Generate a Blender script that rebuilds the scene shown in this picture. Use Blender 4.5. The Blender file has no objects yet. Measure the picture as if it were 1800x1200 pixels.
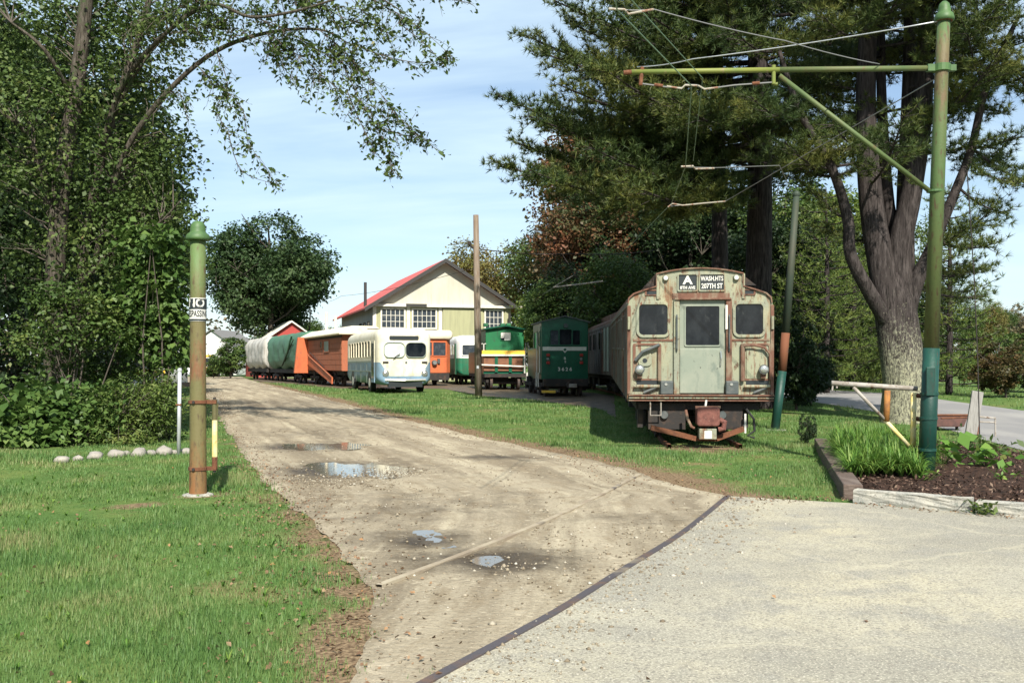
import bpy, bmesh, math, random
import numpy as np
from mathutils import Vector, Matrix
# ------------------------------------------------------------------ camera, sky, sun, exposure
sc = bpy.context.scene
col = sc.collection
R = math.radians
F, PXC, PYH, CAMZ = 1750.0, 900.0, 642.0, 1.7       # focal length in photo pixels, image centre, horizon row, eye height
cam = bpy.data.cameras.new('camera'); camo = bpy.data.objects.new('camera', cam); col.objects.link(camo)
camo.location = (0, 0, CAMZ); camo.rotation_euler = (R(90), 0, 0)
cam.sensor_width = 36; cam.lens = 35.0; cam.shift_y = 42 / 1800.0
cam.clip_start = 0.1; cam.clip_end = 3000
sc.camera = camo
SUN_AZ = math.atan2(0.17, -1.0)                     # direction to the sun, from +Y towards +X
SUN_EL = R(43)
world = bpy.data.worlds.new('World'); sc.world = world; world.use_nodes = True
wn = world.node_tree; wn.nodes.clear(); W = wn.nodes; WL = wn.links
wo = W.new('ShaderNodeOutputWorld'); bg = W.new('ShaderNodeBackground'); bg.inputs['Strength'].default_value = 0.088
sky = W.new('ShaderNodeTexSky'); sky.sky_type = 'NISHITA'; sky.sun_disc = False
sky.sun_elevation = SUN_EL; sky.sun_rotation = SUN_AZ; sky.air_density = 1.0; sky.dust_density = 0.6; sky.ozone_density = 2.2
tc = W.new('ShaderNodeTexCoord'); sep = W.new('ShaderNodeSeparateXYZ'); WL.new(tc.outputs['Generated'], sep.inputs[0])
zc = W.new('ShaderNodeMath'); zc.operation = 'ADD'; WL.new(sep.outputs['Z'], zc.inputs[0]); zc.inputs[1].default_value = 0.16
dv = W.new('ShaderNodeVectorMath'); dv.operation = 'DIVIDE'; WL.new(tc.outputs['Generated'], dv.inputs[0])
cz = W.new('ShaderNodeCombineXYZ')
for k in range(3): WL.new(zc.outputs[0], cz.inputs[k])
WL.new(cz.outputs[0], dv.inputs[1])
mp = W.new('ShaderNodeMapping'); mp.inputs['Scale'].default_value = (0.55, 1.5, 0.0); mp.inputs['Location'].default_value = (3.1, 1.7, 0); mp.inputs['Rotation'].default_value = (0, 0, R(12))
WL.new(dv.outputs[0], mp.inputs['Vector'])
nz = W.new('ShaderNodeTexNoise'); nz.inputs['Scale'].default_value = 1.1; nz.inputs['Detail'].default_value = 7; nz.inputs['Roughness'].default_value = 0.55; nz.inputs['Distortion'].default_value = 0.4
WL.new(mp.outputs[0], nz.inputs['Vector'])
cr = W.new('ShaderNodeValToRGB'); cr.color_ramp.elements[0].position = 0.36; cr.color_ramp.elements[1].position = 0.72
cr.color_ramp.elements[0].color = (0.12, 0.12, 0.12, 1); cr.color_ramp.elements[1].color = (0.95, 0.95, 0.95, 1)
WL.new(nz.outputs['Fac'], cr.inputs[0])
mx = W.new('ShaderNodeMix'); mx.data_type = 'RGBA'
WL.new(cr.outputs[0], mx.inputs[0]); WL.new(sky.outputs[0], mx.inputs[6]); mx.inputs[7].default_value = (5.6, 7.0, 7.8, 1)
WL.new(mx.outputs[2], bg.inputs['Color']); WL.new(bg.outputs[0], wo.inputs[0])
sl = bpy.data.lights.new('sun', 'SUN'); sl.energy = 5.0; sl.angle = R(0.53); sl.color = (1.0, 0.94, 0.84)
so = bpy.data.objects.new('sun', sl); col.objects.link(so)
sd = Vector((math.sin(SUN_AZ) * math.cos(SUN_EL), math.cos(SUN_AZ) * math.cos(SUN_EL), math.sin(SUN_EL)))
so.rotation_euler = sd.to_track_quat('Z', 'Y').to_euler(); so.location = sd * 60
vs = sc.view_settings; vs.view_transform = 'Standard'; vs.look = 'None'; vs.exposure = 0.8; vs.gamma = 1.0
sc.render.engine = 'CYCLES'
cy = sc.cycles; cy.use_denoising = True; cy.max_bounces = 6; cy.diffuse_bounces = 3; cy.glossy_bounces = 3; cy.transmission_bounces = 3; cy.transparent_max_bounces = 4
cy.sample_clamp_indirect = 6

rng = np.random.default_rng(7)
random.seed(7)
# ------------------------------------------------------------------ projection and terrain helpers
def sstep(a, b, x):
    t = np.clip((x - a) / (b - a), 0, 1); return t * t * (3 - 2 * t)
def gz(x, y):
    x = np.asarray(x, float); y = np.asarray(y, float)
    z = 0.42 * sstep(20, 46, y)
    z = z + 2.6 * sstep(60, 130, y) * sstep(18, 60, x)            # lawn and hillside past the road
    z = z + 0.10 * sstep(-3.5, -9, x) * sstep(4, 9, y) * (1 - sstep(16, 24, y))
    return z
def gzf(x, y): return float(gz(x, y))
def P(px, py, Y): return Vector(((px - PXC) / F * Y, Y, CAMZ + (PYH - py) / F * Y))
def G(px, py):
    Y = 20.0
    for _ in range(60):
        X = (px - PXC) / F * Y
        Y = 0.5 * Y + 0.5 * min(260, (CAMZ - gzf(X, Y)) * F / max(py - PYH, 1.5))
    X = (px - PXC) / F * Y
    return Vector((X, Y, gzf(X, Y)))
# ------------------------------------------------------------------ materials
MATS = {}
def cracks(m, scale, width, colr):
    nt = m.node_tree; N = nt.nodes; L = nt.links; b = N['Principled BSDF']; c = b.inputs['Base Color'].links[0].from_socket
    t = N.new('ShaderNodeTexCoord'); n = N.new('ShaderNodeTexNoise'); n.inputs['Scale'].default_value = 1.5; n.inputs['Detail'].default_value = 6; L.new(t.outputs['Object'], n.inputs['Vector'])
    va = N.new('ShaderNodeVectorMath'); va.operation = 'MULTIPLY_ADD'; va.inputs[1].default_value = (0.9, 0.9, 0); L.new(n.outputs['Color'], va.inputs[0]); L.new(t.outputs['Object'], va.inputs[2])
    v = N.new('ShaderNodeTexVoronoi'); v.feature = 'DISTANCE_TO_EDGE'; v.inputs['Scale'].default_value = scale; L.new(va.outputs[0], v.inputs['Vector'])
    mr = N.new('ShaderNodeMapRange'); mr.inputs[1].default_value = 0; mr.inputs[2].default_value = width; mr.inputs[3].default_value = 0.45; mr.inputs[4].default_value = 0; L.new(v.outputs['Distance'], mr.inputs[0])
    mi = N.new('ShaderNodeMix'); mi.data_type = 'RGBA'; L.new(mr.outputs[0], mi.inputs[0]); L.new(c, mi.inputs[6]); mi.inputs[7].default_value = (*colr, 1); L.new(mi.outputs[2], b.inputs['Base Color'])
def M(name, base, layers=(), rough=0.7, metal=0.0, bump=None, spec=0.4, coord='Object', roughvar=0.0):
    m = bpy.data.materials.new(name); m.use_nodes = True; nt = m.node_tree; N = nt.nodes; L = nt.links
    b = N['Principled BSDF']; b.inputs['Roughness'].default_value = rough; b.inputs['Metallic'].default_value = metal
    b.inputs['Specular IOR Level'].default_value = spec
    if coord.startswith('attr:'):
        t = N.new('ShaderNodeAttribute'); t.attribute_name = coord[5:]; src = t.outputs['Vector']
    else: t = N.new('ShaderNodeTexCoord'); src = t.outputs[coord]
    c = None
    for i, (colr, scale, stretch, lo, hi) in enumerate(layers):
        mpn = N.new('ShaderNodeMapping'); mpn.inputs['Scale'].default_value = stretch; mpn.inputs['Location'].default_value = (i * 7.3, i * 3.1, i * 5.7)
        L.new(src, mpn.inputs['Vector'])
        n = N.new('ShaderNodeTexNoise'); n.inputs['Scale'].default_value = scale; n.inputs['Detail'].default_value = 6; n.inputs['Roughness'].default_value = 0.62
        L.new(mpn.outputs[0], n.inputs['Vector'])
        mr = N.new('ShaderNodeMapRange'); mr.inputs['From Min'].default_value = lo; mr.inputs['From Max'].default_value = hi
        L.new(n.outputs['Fac'], mr.inputs['Value'])
        mi = N.new('ShaderNodeMix'); mi.data_type = 'RGBA'; L.new(mr.outputs[0], mi.inputs[0])
        if c is None: mi.inputs[6].default_value = (*base, 1)
        else: L.new(c, mi.inputs[6])
        mi.inputs[7].default_value = (*colr, 1); c = mi.outputs[2]
    if c is None: b.inputs['Base Color'].default_value = (*base, 1)
    else: L.new(c, b.inputs['Base Color'])
    if bump:
        n = N.new('ShaderNodeTexNoise'); n.inputs['Scale'].default_value = bump[1]; n.inputs['Detail'].default_value = 8; n.inputs['Roughness'].default_value = 0.65
        if len(bump) > 2:
            mpn = N.new('ShaderNodeMapping'); mpn.inputs['Scale'].default_value = bump[2]; L.new(src, mpn.inputs['Vector']); L.new(mpn.outputs[0], n.inputs['Vector'])
        else: L.new(src, n.inputs['Vector'])
        bp = N.new('ShaderNodeBump'); bp.inputs['Strength'].default_value = bump[0]; bp.inputs['Distance'].default_value = 0.03
        L.new(n.outputs['Fac'], bp.inputs['Height']); L.new(bp.outputs[0], b.inputs['Normal'])
    MATS[name] = m; return m
def MLEAF(name, stops, trans=0.3, rough=0.5, spec=0.25, clump=None):
    m = bpy.data.materials.new(name); m.use_nodes = True; nt = m.node_tree; N = nt.nodes; L = nt.links
    b = N['Principled BSDF']; out = N['Material Output']
    b.inputs['Roughness'].default_value = rough; b.inputs['Specular IOR Level'].default_value = spec
    g = N.new('ShaderNodeNewGeometry'); rp = N.new('ShaderNodeValToRGB')
    els = rp.color_ramp.elements
    while len(els) < len(stops): els.new(0.5)
    for e, (p, c) in zip(els, stops): e.position = p; e.color = (*c, 1)
    if clump:
        t = N.new('ShaderNodeTexCoord'); n = N.new('ShaderNodeTexNoise'); n.inputs['Scale'].default_value = clump; n.inputs['Detail'].default_value = 2
        L.new(t.outputs['Object'], n.inputs['Vector'])
        mr = N.new('ShaderNodeMapRange'); mr.inputs['From Min'].default_value = 0.3; mr.inputs['From Max'].default_value = 0.7; L.new(n.outputs['Fac'], mr.inputs['Value'])
        mi = N.new('ShaderNodeMix'); mi.inputs[0].default_value = 0.6; L.new(g.outputs['Random Per Island'], mi.inputs[2]); L.new(mr.outputs[0], mi.inputs[3])
        L.new(mi.outputs[0], rp.inputs[0])
    else: L.new(g.outputs['Random Per Island'], rp.inputs[0])
    L.new(rp.outputs[0], b.inputs['Base Color'])
    tr = N.new('ShaderNodeBsdfTranslucent'); L.new(rp.outputs[0], tr.inputs['Color'])
    ms = N.new('ShaderNodeMixShader'); ms.inputs[0].default_value = trans
    L.new(b.outputs[0], ms.inputs[1]); L.new(tr.outputs[0], ms.inputs[2]); L.new(ms.outputs[0], out.inputs[0])
    MATS[name] = m; return m
# ------------------------------------------------------------------ mesh builders
class B:
    def __init__(s): s.v = []; s.f = []
    def add(s, vs, fs):
        o = len(s.v); s.v += [tuple(v) for v in vs]; s.f += [tuple(i + o for i in f) for f in fs]; return s
    def box(s, cx, cy_, cz_, sx, sy, sz, rot=None):
        vs = [Vector((x * sx / 2, y * sy / 2, z * sz / 2)) for x in (-1, 1) for y in (-1, 1) for z in (-1, 1)]
        if rot is not None: vs = [rot @ v for v in vs]
        vs = [v + Vector((cx, cy_, cz_)) for v in vs]
        return s.add(vs, [(0, 1, 3, 2), (4, 6, 7, 5), (0, 4, 5, 1), (2, 3, 7, 6), (0, 2, 6, 4), (1, 5, 7, 3)])
    def span(s, x0, x1, y0, y1, z0, z1): return s.box((x0 + x1) / 2, (y0 + y1) / 2, (z0 + z1) / 2, x1 - x0, y1 - y0, z1 - z0)
    def tube(s, pts, rad, n=8, cap=True):
        pts = [Vector(p) for p in pts]
        if not hasattr(rad, '__len__'): rad = [rad] * len(pts)
        rings = []
        ref = None
        for i, p in enumerate(pts):
            d = (pts[min(i + 1, len(pts) - 1)] - pts[max(i - 1, 0)]).normalized()
            if ref is None: ref = d.orthogonal().normalized()
            a = (ref - d * ref.dot(d))
            a = a.normalized() if a.length > 1e-6 else d.orthogonal().normalized()
            ref = a; b_ = d.cross(a)
            rings.append([p + (a * math.cos(2 * math.pi * k / n) + b_ * math.sin(2 * math.pi * k / n)) * rad[i] for k in range(n)])
        vs = [v for r in rings for v in r]; fs = []
        for i in range(len(pts) - 1):
            for k in range(n): fs.append((i * n + k, i * n + (k + 1) % n, (i + 1) * n + (k + 1) % n, (i + 1) * n + k))
        if cap: fs += [tuple(range(n))[::-1], tuple((len(pts) - 1) * n + k for k in range(n))]
        return s.add(vs, fs)
    def lathe(s, prof, n=20, c=(0, 0, 0)):
        vs = [(c[0] + r * math.cos(2 * math.pi * k / n), c[1] + r * math.sin(2 * math.pi * k / n), c[2] + z) for r, z in prof for k in range(n)]
        fs = [(i * n + k, i * n + (k + 1) % n, (i + 1) * n + (k + 1) % n, (i + 1) * n + k) for i in range(len(prof) - 1) for k in range(n)]
        fs += [tuple(range(n))[::-1], tuple((len(prof) - 1) * n + k for k in range(n))]
        return s.add(vs, fs)
    def prism(s, pts, a, b, axis='y'):
        mk = {'y': lambda p, t: (p[0], t, p[1]), 'x': lambda p, t: (t, p[0], p[1]), 'z': lambda p, t: (p[0], p[1], t)}[axis]
        n = len(pts); vs = [mk(p, a) for p in pts] + [mk(p, b) for p in pts]
        fs = [(k, (k + 1) % n, n + (k + 1) % n, n + k) for k in range(n)] + [tuple(range(n))[::-1], tuple(range(n, 2 * n))]
        return s.add(vs, fs)
    def ring(s, po, pi, a, b, axis='y'):
        mk = {'y': lambda p, t: (p[0], t, p[1]), 'x': lambda p, t: (t, p[0], p[1])}[axis]
        n = len(po); vs = [mk(p, a) for p in po] + [mk(p, a) for p in pi] + [mk(p, b) for p in po] + [mk(p, b) for p in pi]; fs = []
        for k in range(n):
            j = (k + 1) % n
            fs += [(k, j, n + j, n + k), (2 * n + k, 3 * n + k, 3 * n + j, 2 * n + j), (k, 2 * n + k, 2 * n + j, j), (n + k, n + j, 3 * n + j, 3 * n + k)]
        return s.add(vs, fs)
def rrect(x0, x1, z0, z1, r, n=4):
    pts = []
    for cx, cz_, a0 in ((x1 - r, z1 - r, 0), (x0 + r, z1 - r, 90), (x0 + r, z0 + r, 180), (x1 - r, z0 + r, 270)):
        for k in range(n + 1):
            a = R(a0 + 90 * k / n); pts.append((cx + r * math.cos(a), cz_ + r * math.sin(a)))
    return pts
def link(name, me, mat, parent=None, kind=None):
    o = bpy.data.objects.new(name, me); col.objects.link(o)
    if mat is not None:
        me.materials.append(MATS[mat] if isinstance(mat, str) else mat)
    if parent is not None: o.parent = parent
    if kind: o['kind'] = kind
    return o
def obj(name, b, mat, parent=None, smooth=False, bevel=0.0, kind=None):
    me = bpy.data.meshes.new(name); me.from_pydata(b.v, [], b.f)
    bm = bmesh.new(); bm.from_mesh(me); bmesh.ops.recalc_face_normals(bm, faces=bm.faces); bm.to_mesh(me); bm.free()
    if smooth: me.shade_smooth()
    o = link(name, me, mat, parent, kind)
    if bevel:
        md = o.modifiers.new('bevel', 'BEVEL'); md.width = bevel; md.segments = 2; md.limit_method = 'ANGLE'; md.angle_limit = R(40)
    return o
def tag(o, label, cat, group=None):
    o['label'] = label; o['category'] = cat
    if group: o['group'] = group
    return o
def thing(name, label, cat, loc=(0, 0, 0), rz=0, group=None, rx=0):
    o = bpy.data.objects.new(name, None); col.objects.link(o); o.empty_display_size = 0.2
    o.location = loc; o.rotation_euler = (rx, 0, rz)
    return tag(o, label, cat, group)
def np_mesh(name, verts, faces, k, mat, parent=None, kind=None, smooth=False):
    """verts (n,3), faces (m,k) index array"""
    me = bpy.data.meshes.new(name)
    me.vertices.add(len(verts)); me.vertices.foreach_set('co', np.ascontiguousarray(verts, np.float32).ravel())
    m = len(faces); me.loops.add(m * k); me.loops.foreach_set('vertex_index', np.ascontiguousarray(faces, np.int32).ravel())
    me.polygons.add(m); me.polygons.foreach_set('loop_start', np.arange(0, m * k, k, dtype=np.int32))
    me.update(calc_edges=True)
    if smooth: me.shade_smooth()
    return link(name, me, mat, parent, kind)
def nrm(a): return a / np.maximum(np.linalg.norm(a, axis=-1, keepdims=True), 1e-9)
def leaf_geo(p, L, Wd, up=0.6, out=None, outw=0.5, hang=0.0):
    """rhombus leaves: p (n,3) -> verts, quads"""
    n = len(p); nor = rng.normal(size=(n, 3)); nor[:, 2] = np.abs(nor[:, 2]) * 0.6 + up
    if out is not None: nor += out * outw
    nor = nrm(nor); d = rng.normal(size=(n, 3)); d[:, 2] -= hang; d = nrm(d - nor * (d * nor).sum(1, keepdims=True)); s = np.cross(nor, d)
    k_ = rng.uniform(0.5, 1.4, n); l = (L * k_)[:, None]; w = (Wd * k_ * rng.uniform(0.8, 1.2, n))[:, None]
    fold = nor * w * 0.25
    v = np.stack([p, p + d * l * 0.5 + s * w * 0.5 + fold, p + d * l, p + d * l * 0.5 - s * w * 0.5 + fold], 1).reshape(-1, 3)
    f = (np.arange(n)[:, None] * 4 + np.arange(4)[None]); return v, f
def needle_geo(p, d, n, L, Wd, spread=0.75):
    m = len(p); pp = np.repeat(p, n, 0); dd = nrm(np.repeat(d, n, 0) + rng.normal(size=(m * n, 3)) * spread)
    s = nrm(np.cross(dd, rng.normal(size=(m * n, 3)))); l = (L * rng.uniform(0.6, 1.2, m * n))[:, None]
    v = np.stack([pp - s * Wd / 2, pp + s * Wd / 2, pp + dd * l], 1).reshape(-1, 3)
    return v, np.arange(m * n * 3).reshape(-1, 3)
def inpoly(x, y, poly):
    poly = np.asarray(poly); c = np.zeros(len(x), bool); n = len(poly); j = n - 1
    for i in range(n):
        xi, yi = poly[i]; xj, yj = poly[j]
        t = ((yi > y) != (yj > y)) & (x < (xj - xi) * (y - yi) / (yj - yi + 1e-12) + xi); c ^= t; j = i
    return c
def text_mesh(s, size, sx=1.0, align='CENTER', extr=0.0, bold=0.0):
    cu = bpy.data.curves.new('t', 'FONT'); cu.body = s; cu.size = size; cu.align_x = align; cu.align_y = 'CENTER'; cu.extrude = extr; cu.offset = bold; cu.resolution_u = 3
    o = bpy.data.objects.new('t', cu); col.objects.link(o)
    dg = bpy.context.evaluated_depsgraph_get(); me = bpy.data.meshes.new_from_object(o.evaluated_get(dg))
    bpy.data.objects.remove(o)
    for v in me.vertices: v.co.x *= sx
    me.materials.clear()
    return me
def text(name, s, size, mat, parent, x, y, z, sx=1.0, bold=0.0):
    me = text_mesh(s, size, sx, extr=0.002, bold=bold)
    for v in me.vertices: v.co = Vector((v.co.x + x, y - v.co.z, v.co.y + z))
    return link(name, me, mat, parent)
# ------------------------------------------------------------------ palette
M('lawn_soil', (0.075, 0.135, 0.034), [((0.14, 0.18, 0.05), 0.7, (1, 1, 1), 0.45, 0.7), ((0.20, 0.145, 0.075), 0.9, (1, 1, 1), 0.56, 0.74), ((0.045, 0.08, 0.02), 14, (1, 1, 1), 0.5, 0.75)], rough=0.95, bump=(0.6, 30), spec=0.1)
M('dirt', (0.335, 0.287, 0.205), [((0.205, 0.17, 0.118), 1.0, (1.5, 0.10, 1), 0.44, 0.60), ((0.44, 0.385, 0.275), 1.2, (1.7, 0.10, 1), 0.52, 0.66), ((0.185, 0.148, 0.10), 0.7, (1.8, 0.16, 1), 0.55, 0.70), ((0.24, 0.195, 0.13), 3.5, (1.2, 0.4, 1), 0.50, 0.68), ((0.46, 0.40, 0.29), 7, (1, 1, 1), 0.58, 0.72), ((0.15, 0.115, 0.075), 26, (1, 1, 1), 0.55, 0.72), ((0.52, 0.46, 0.36), 34, (1, 1, 1), 0.60, 0.74)], rough=0.95, bump=(1.0, 16), spec=0.15, coord='attr:road_uv')
M('old_asphalt', (0.345, 0.325, 0.255), [((0.45, 0.405, 0.28), 0.38, (1.3, 0.8, 1), 0.44, 0.66), ((0.44, 0.40, 0.29), 1.6, (1, 1, 1), 0.55, 0.75), ((0.235, 0.225, 0.185), 0.5, (0.75, 1.1, 1), 0.46, 0.66), ((0.26, 0.25, 0.21), 2.2, (1, 1, 1), 0.50, 0.66), ((0.25, 0.23, 0.18), 4, (1, 1, 1), 0.58, 0.75), ((0.19, 0.175, 0.145), 52, (1, 1, 1), 0.48, 0.62), ((0.54, 0.50, 0.40), 66, (1, 1, 1), 0.53, 0.66), ((0.12, 0.11, 0.085), 9, (1, 1, 1), 0.68, 0.73)], rough=0.92, bump=(0.4, 90), spec=0.2)
cracks(MATS['old_asphalt'], 0.27, 0.006, (0.46, 0.42, 0.31))
M('road_asphalt', (0.21, 0.205, 0.20), [((0.29, 0.28, 0.26), 0.6, (1, 0.3, 1), 0.45, 0.7)], rough=0.9, bump=(0.2, 40))
M('water', (0.15, 0.13, 0.10), rough=0.05, spec=0.5, bump=(0.015, 6))
M('mud', (0.075, 0.055, 0.035), [((0.16, 0.12, 0.075), 3, (1, 1, 1), 0.45, 0.65)], rough=0.55, bump=(0.6, 20), spec=0.4)
M('mulch', (0.060, 0.033, 0.022), [((0.02, 0.013, 0.010), 12, (1, 1, 1), 0.45, 0.6), ((0.12, 0.08, 0.06), 30, (1, 2, 1), 0.6, 0.75)], rough=0.95, bump=(1.0, 40), spec=0.15)
M('granite', (0.29, 0.285, 0.25), [((0.40, 0.38, 0.32), 9, (1, 1, 1), 0.42, 0.62), ((0.15, 0.165, 0.14), 13, (1, 1, 1), 0.54, 0.68), ((0.11, 0.10, 0.085), 45, (1, 1, 1), 0.57, 0.68), ((0.48, 0.46, 0.40), 70, (1, 1, 1), 0.56, 0.68)], rough=0.9, bump=(0.5, 60))
M('stone', (0.260, 0.242, 0.211), [((0.341, 0.310, 0.260), 5, (1, 1, 1), 0.45, 0.65), ((0.124, 0.112, 0.093), 10, (1, 1, 1), 0.58, 0.7)], rough=0.9, bump=(0.6, 15))
M('tie_wood', (0.098, 0.070, 0.056), [((0.154, 0.119, 0.098), 6, (1, 0.2, 6), 0.45, 0.65), ((0.035, 0.028, 0.021), 9, (1, 0.2, 6), 0.55, 0.7)], rough=0.95, bump=(0.6, 20))
M('grey_wood', (0.27, 0.26, 0.24), [((0.17, 0.16, 0.145), 8, (6, 6, 0.5), 0.45, 0.65)], rough=0.9, bump=(0.4, 14, (5, 5, 0.4)))
M('pole_wood', (0.160, 0.116, 0.080), [((0.216, 0.184, 0.144), 4, (4, 4, 0.4), 0.42, 0.62), ((0.056, 0.040, 0.032), 3, (5, 5, 0.25), 0.58, 0.7)], rough=0.9, bump=(0.4, 10, (6, 6, 0.3)))
M('rail_steel', (0.09, 0.08, 0.085), [((0.16, 0.10, 0.07), 4, (1, 1, 1), 0.5, 0.7), ((0.26, 0.22, 0.16), 1.3, (1, 1, 1), 0.58, 0.7)], rough=0.6, metal=0.3, bump=(0.2, 40))
M('dusty_rail', (0.25, 0.20, 0.14), [((0.36, 0.31, 0.22), 2, (1, 1, 1), 0.4, 0.6), ((0.10, 0.085, 0.075), 1.1, (1, 1, 1), 0.58, 0.66)], rough=0.85, bump=(0.3, 40))
M('post_green', (0.077, 0.115, 0.037), [((0.102, 0.108, 0.040), 1.2, (1, 1, 0.5), 0.42, 0.65), ((0.062, 0.099, 0.034), 3, (1, 1, 0.3), 0.5, 0.7), ((0.118, 0.062, 0.028), 5, (1, 1, 0.6), 0.60, 0.72)], rough=0.6, bump=(0.15, 25))
M('post_olive', (0.093, 0.090, 0.037), [((0.118, 0.084, 0.037), 2.2, (1, 1, 0.5), 0.42, 0.65), ((0.136, 0.059, 0.025), 3.5, (1, 1, 0.5), 0.55, 0.70), ((0.074, 0.099, 0.037), 4, (1, 1, 0.2), 0.55, 0.7)], rough=0.7, bump=(0.25, 30))
M('post_rust', (0.149, 0.081, 0.034), [((0.130, 0.112, 0.050), 5, (1, 1, 0.5), 0.5, 0.6), ((0.062, 0.031, 0.019), 8, (1, 1, 1), 0.58, 0.7)], rough=0.85, bump=(0.4, 35))
M('cap_green', (0.063, 0.127, 0.039), [((0.044, 0.094, 0.033), 6, (1, 1, 1), 0.45, 0.65)], rough=0.55)
M('teal_green', (0.006, 0.040, 0.030), [((0.010, 0.060, 0.042), 3, (1, 1, 0.5), 0.45, 0.65), ((0.02, 0.03, 0.022), 9, (1, 1, 0.3), 0.55, 0.7), ((0.05, 0.04, 0.03), 14, (1, 1, 0.5), 0.62, 0.7)], rough=0.5, bump=(0.15, 25))
M('shaded_green', (0.030, 0.045, 0.030), [((0.05, 0.05, 0.03), 3, (1, 1, 0.4), 0.45, 0.65)], rough=0.7)  # darker green for the leaning post's upper shaft, shade put into the colour
M('bright_arm', (0.167, 0.186, 0.037), [((0.124, 0.167, 0.037), 2, (1, 1, 1), 0.45, 0.6), ((0.236, 0.186, 0.093), 7, (1, 1, 1), 0.6, 0.7)], rough=0.6)
M('rust', (0.143, 0.056, 0.026), [((0.083, 0.034, 0.019), 8, (1, 1, 1), 0.45, 0.65), ((0.225, 0.105, 0.053), 14, (1, 1, 1), 0.58, 0.72)], rough=0.9, bump=(0.4, 40))
M('orange_band', (0.15, 0.055, 0.025), [((0.09, 0.045, 0.025), 5, (1, 1, 1), 0.5, 0.7)], rough=0.85)
M('gate_yellow', (0.60, 0.49, 0.17), [((0.62, 0.56, 0.33), 4, (1, 1, 1), 0.45, 0.6), ((0.25, 0.12, 0.05), 9, (1, 1, 1), 0.62, 0.7)], rough=0.6)
M('gate_grey', (0.248, 0.220, 0.182), [((0.330, 0.308, 0.275), 8, (1, 1, 1), 0.45, 0.6), ((0.121, 0.072, 0.044), 9, (1, 1, 1), 0.56, 0.66)], rough=0.8)
M('gate_orange', (0.330, 0.144, 0.036), [((0.180, 0.078, 0.030), 9, (1, 1, 1), 0.5, 0.7)], rough=0.8)
M('galvanised', (0.55, 0.57, 0.58), [((0.42, 0.44, 0.46), 12, (1, 1, 0.3), 0.45, 0.65)], rough=0.45, metal=0.4)
M('wire', (0.24, 0.24, 0.23), rough=0.5, metal=0.5)
M('wire_green', (0.16, 0.25, 0.16), rough=0.5, metal=0.3)
M('hanger', (0.30, 0.28, 0.22), [((0.2, 0.1, 0.06), 10, (1, 1, 1), 0.5, 0.62)], rough=0.6)
# rolling stock
M('train_paint', (0.258, 0.268, 0.182), [((0.21, 0.225, 0.17), 1.6, (1, 1, 0.6), 0.42, 0.62), ((0.31, 0.295, 0.19), 2.5, (1, 1, 0.6), 0.50, 0.68), ((0.20, 0.13, 0.07), 2.6, (2.2, 1, 0.28), 0.55, 0.68), ((0.14, 0.052, 0.03), 3.4, (2.0, 1, 0.3), 0.60, 0.68), ((0.10, 0.05, 0.03), 9, (1.2, 1, 0.6), 0.58, 0.68), ((0.05, 0.04, 0.03), 18, (1, 1, 0.5), 0.62, 0.72)], rough=0.72, bump=(0.25, 30), spec=0.3)
def band_rust(m, stops, z0, z1, colr, scale, stretch, amp, lo, hi):
    nt = m.node_tree; N = nt.nodes; L = nt.links; b = N['Principled BSDF']; c = b.inputs['Base Color'].links[0].from_socket
    t = N.new('ShaderNodeTexCoord'); s_ = N.new('ShaderNodeSeparateXYZ'); L.new(t.outputs['Object'], s_.inputs[0])
    mr = N.new('ShaderNodeMapRange'); mr.inputs[1].default_value = z0; mr.inputs[2].default_value = z1; L.new(s_.outputs[2], mr.inputs[0])
    rp = N.new('ShaderNodeValToRGB'); els = rp.color_ramp.elements
    while len(els) < len(stops): els.new(0.5)
    for e, (p_, v) in zip(els, stops): e.position = p_; e.color = (v, v, v, 1)
    L.new(mr.outputs[0], rp.inputs[0])
    mpn = N.new('ShaderNodeMapping'); mpn.inputs['Scale'].default_value = stretch; mpn.inputs['Location'].default_value = (3.3, 1.1, 9.1); L.new(t.outputs['Object'], mpn.inputs[0]); n = N.new('ShaderNodeTexNoise'); n.inputs['Scale'].default_value = scale; n.inputs['Detail'].default_value = 8; n.inputs['Roughness'].default_value = 0.7; L.new(mpn.outputs[0], n.inputs['Vector'])
    ad = N.new('ShaderNodeMath'); ad.operation = 'MULTIPLY_ADD'; ad.inputs[1].default_value = amp; L.new(rp.outputs[0], ad.inputs[0]); L.new(n.outputs['Fac'], ad.inputs[2])
    m2 = N.new('ShaderNodeMapRange'); m2.inputs[1].default_value = lo; m2.inputs[2].default_value = hi; L.new(ad.outputs[0], m2.inputs[0])
    mi = N.new('ShaderNodeMix'); mi.data_type = 'RGBA'; L.new(m2.outputs[0], mi.inputs[0]); L.new(c, mi.inputs[6]); mi.inputs[7].default_value = (*colr, 1); L.new(mi.outputs[2], b.inputs['Base Color'])
bands = [(0.0, 0.8), (0.10, 0.9), (0.18, 0.25), (0.36, 0.15), (0.44, 0.55), (0.47, 0.8), (0.49, 0.05), (0.66, 0.1), (0.72, 0.45), (0.78, 0.85), (0.86, 0.35), (0.95, 0.3), (1.0, 0.8)]
band_rust(MATS['train_paint'], bands, 0.95, 3.75, (0.17, 0.085, 0.045), 5.0, (2.2, 1, 0.45), 0.16, 0.62, 0.74)
band_rust(MATS['train_paint'], bands, 0.95, 3.75, (0.085, 0.032, 0.02), 9.0, (1.8, 1, 0.5), 0.165, 0.68, 0.77)
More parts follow.
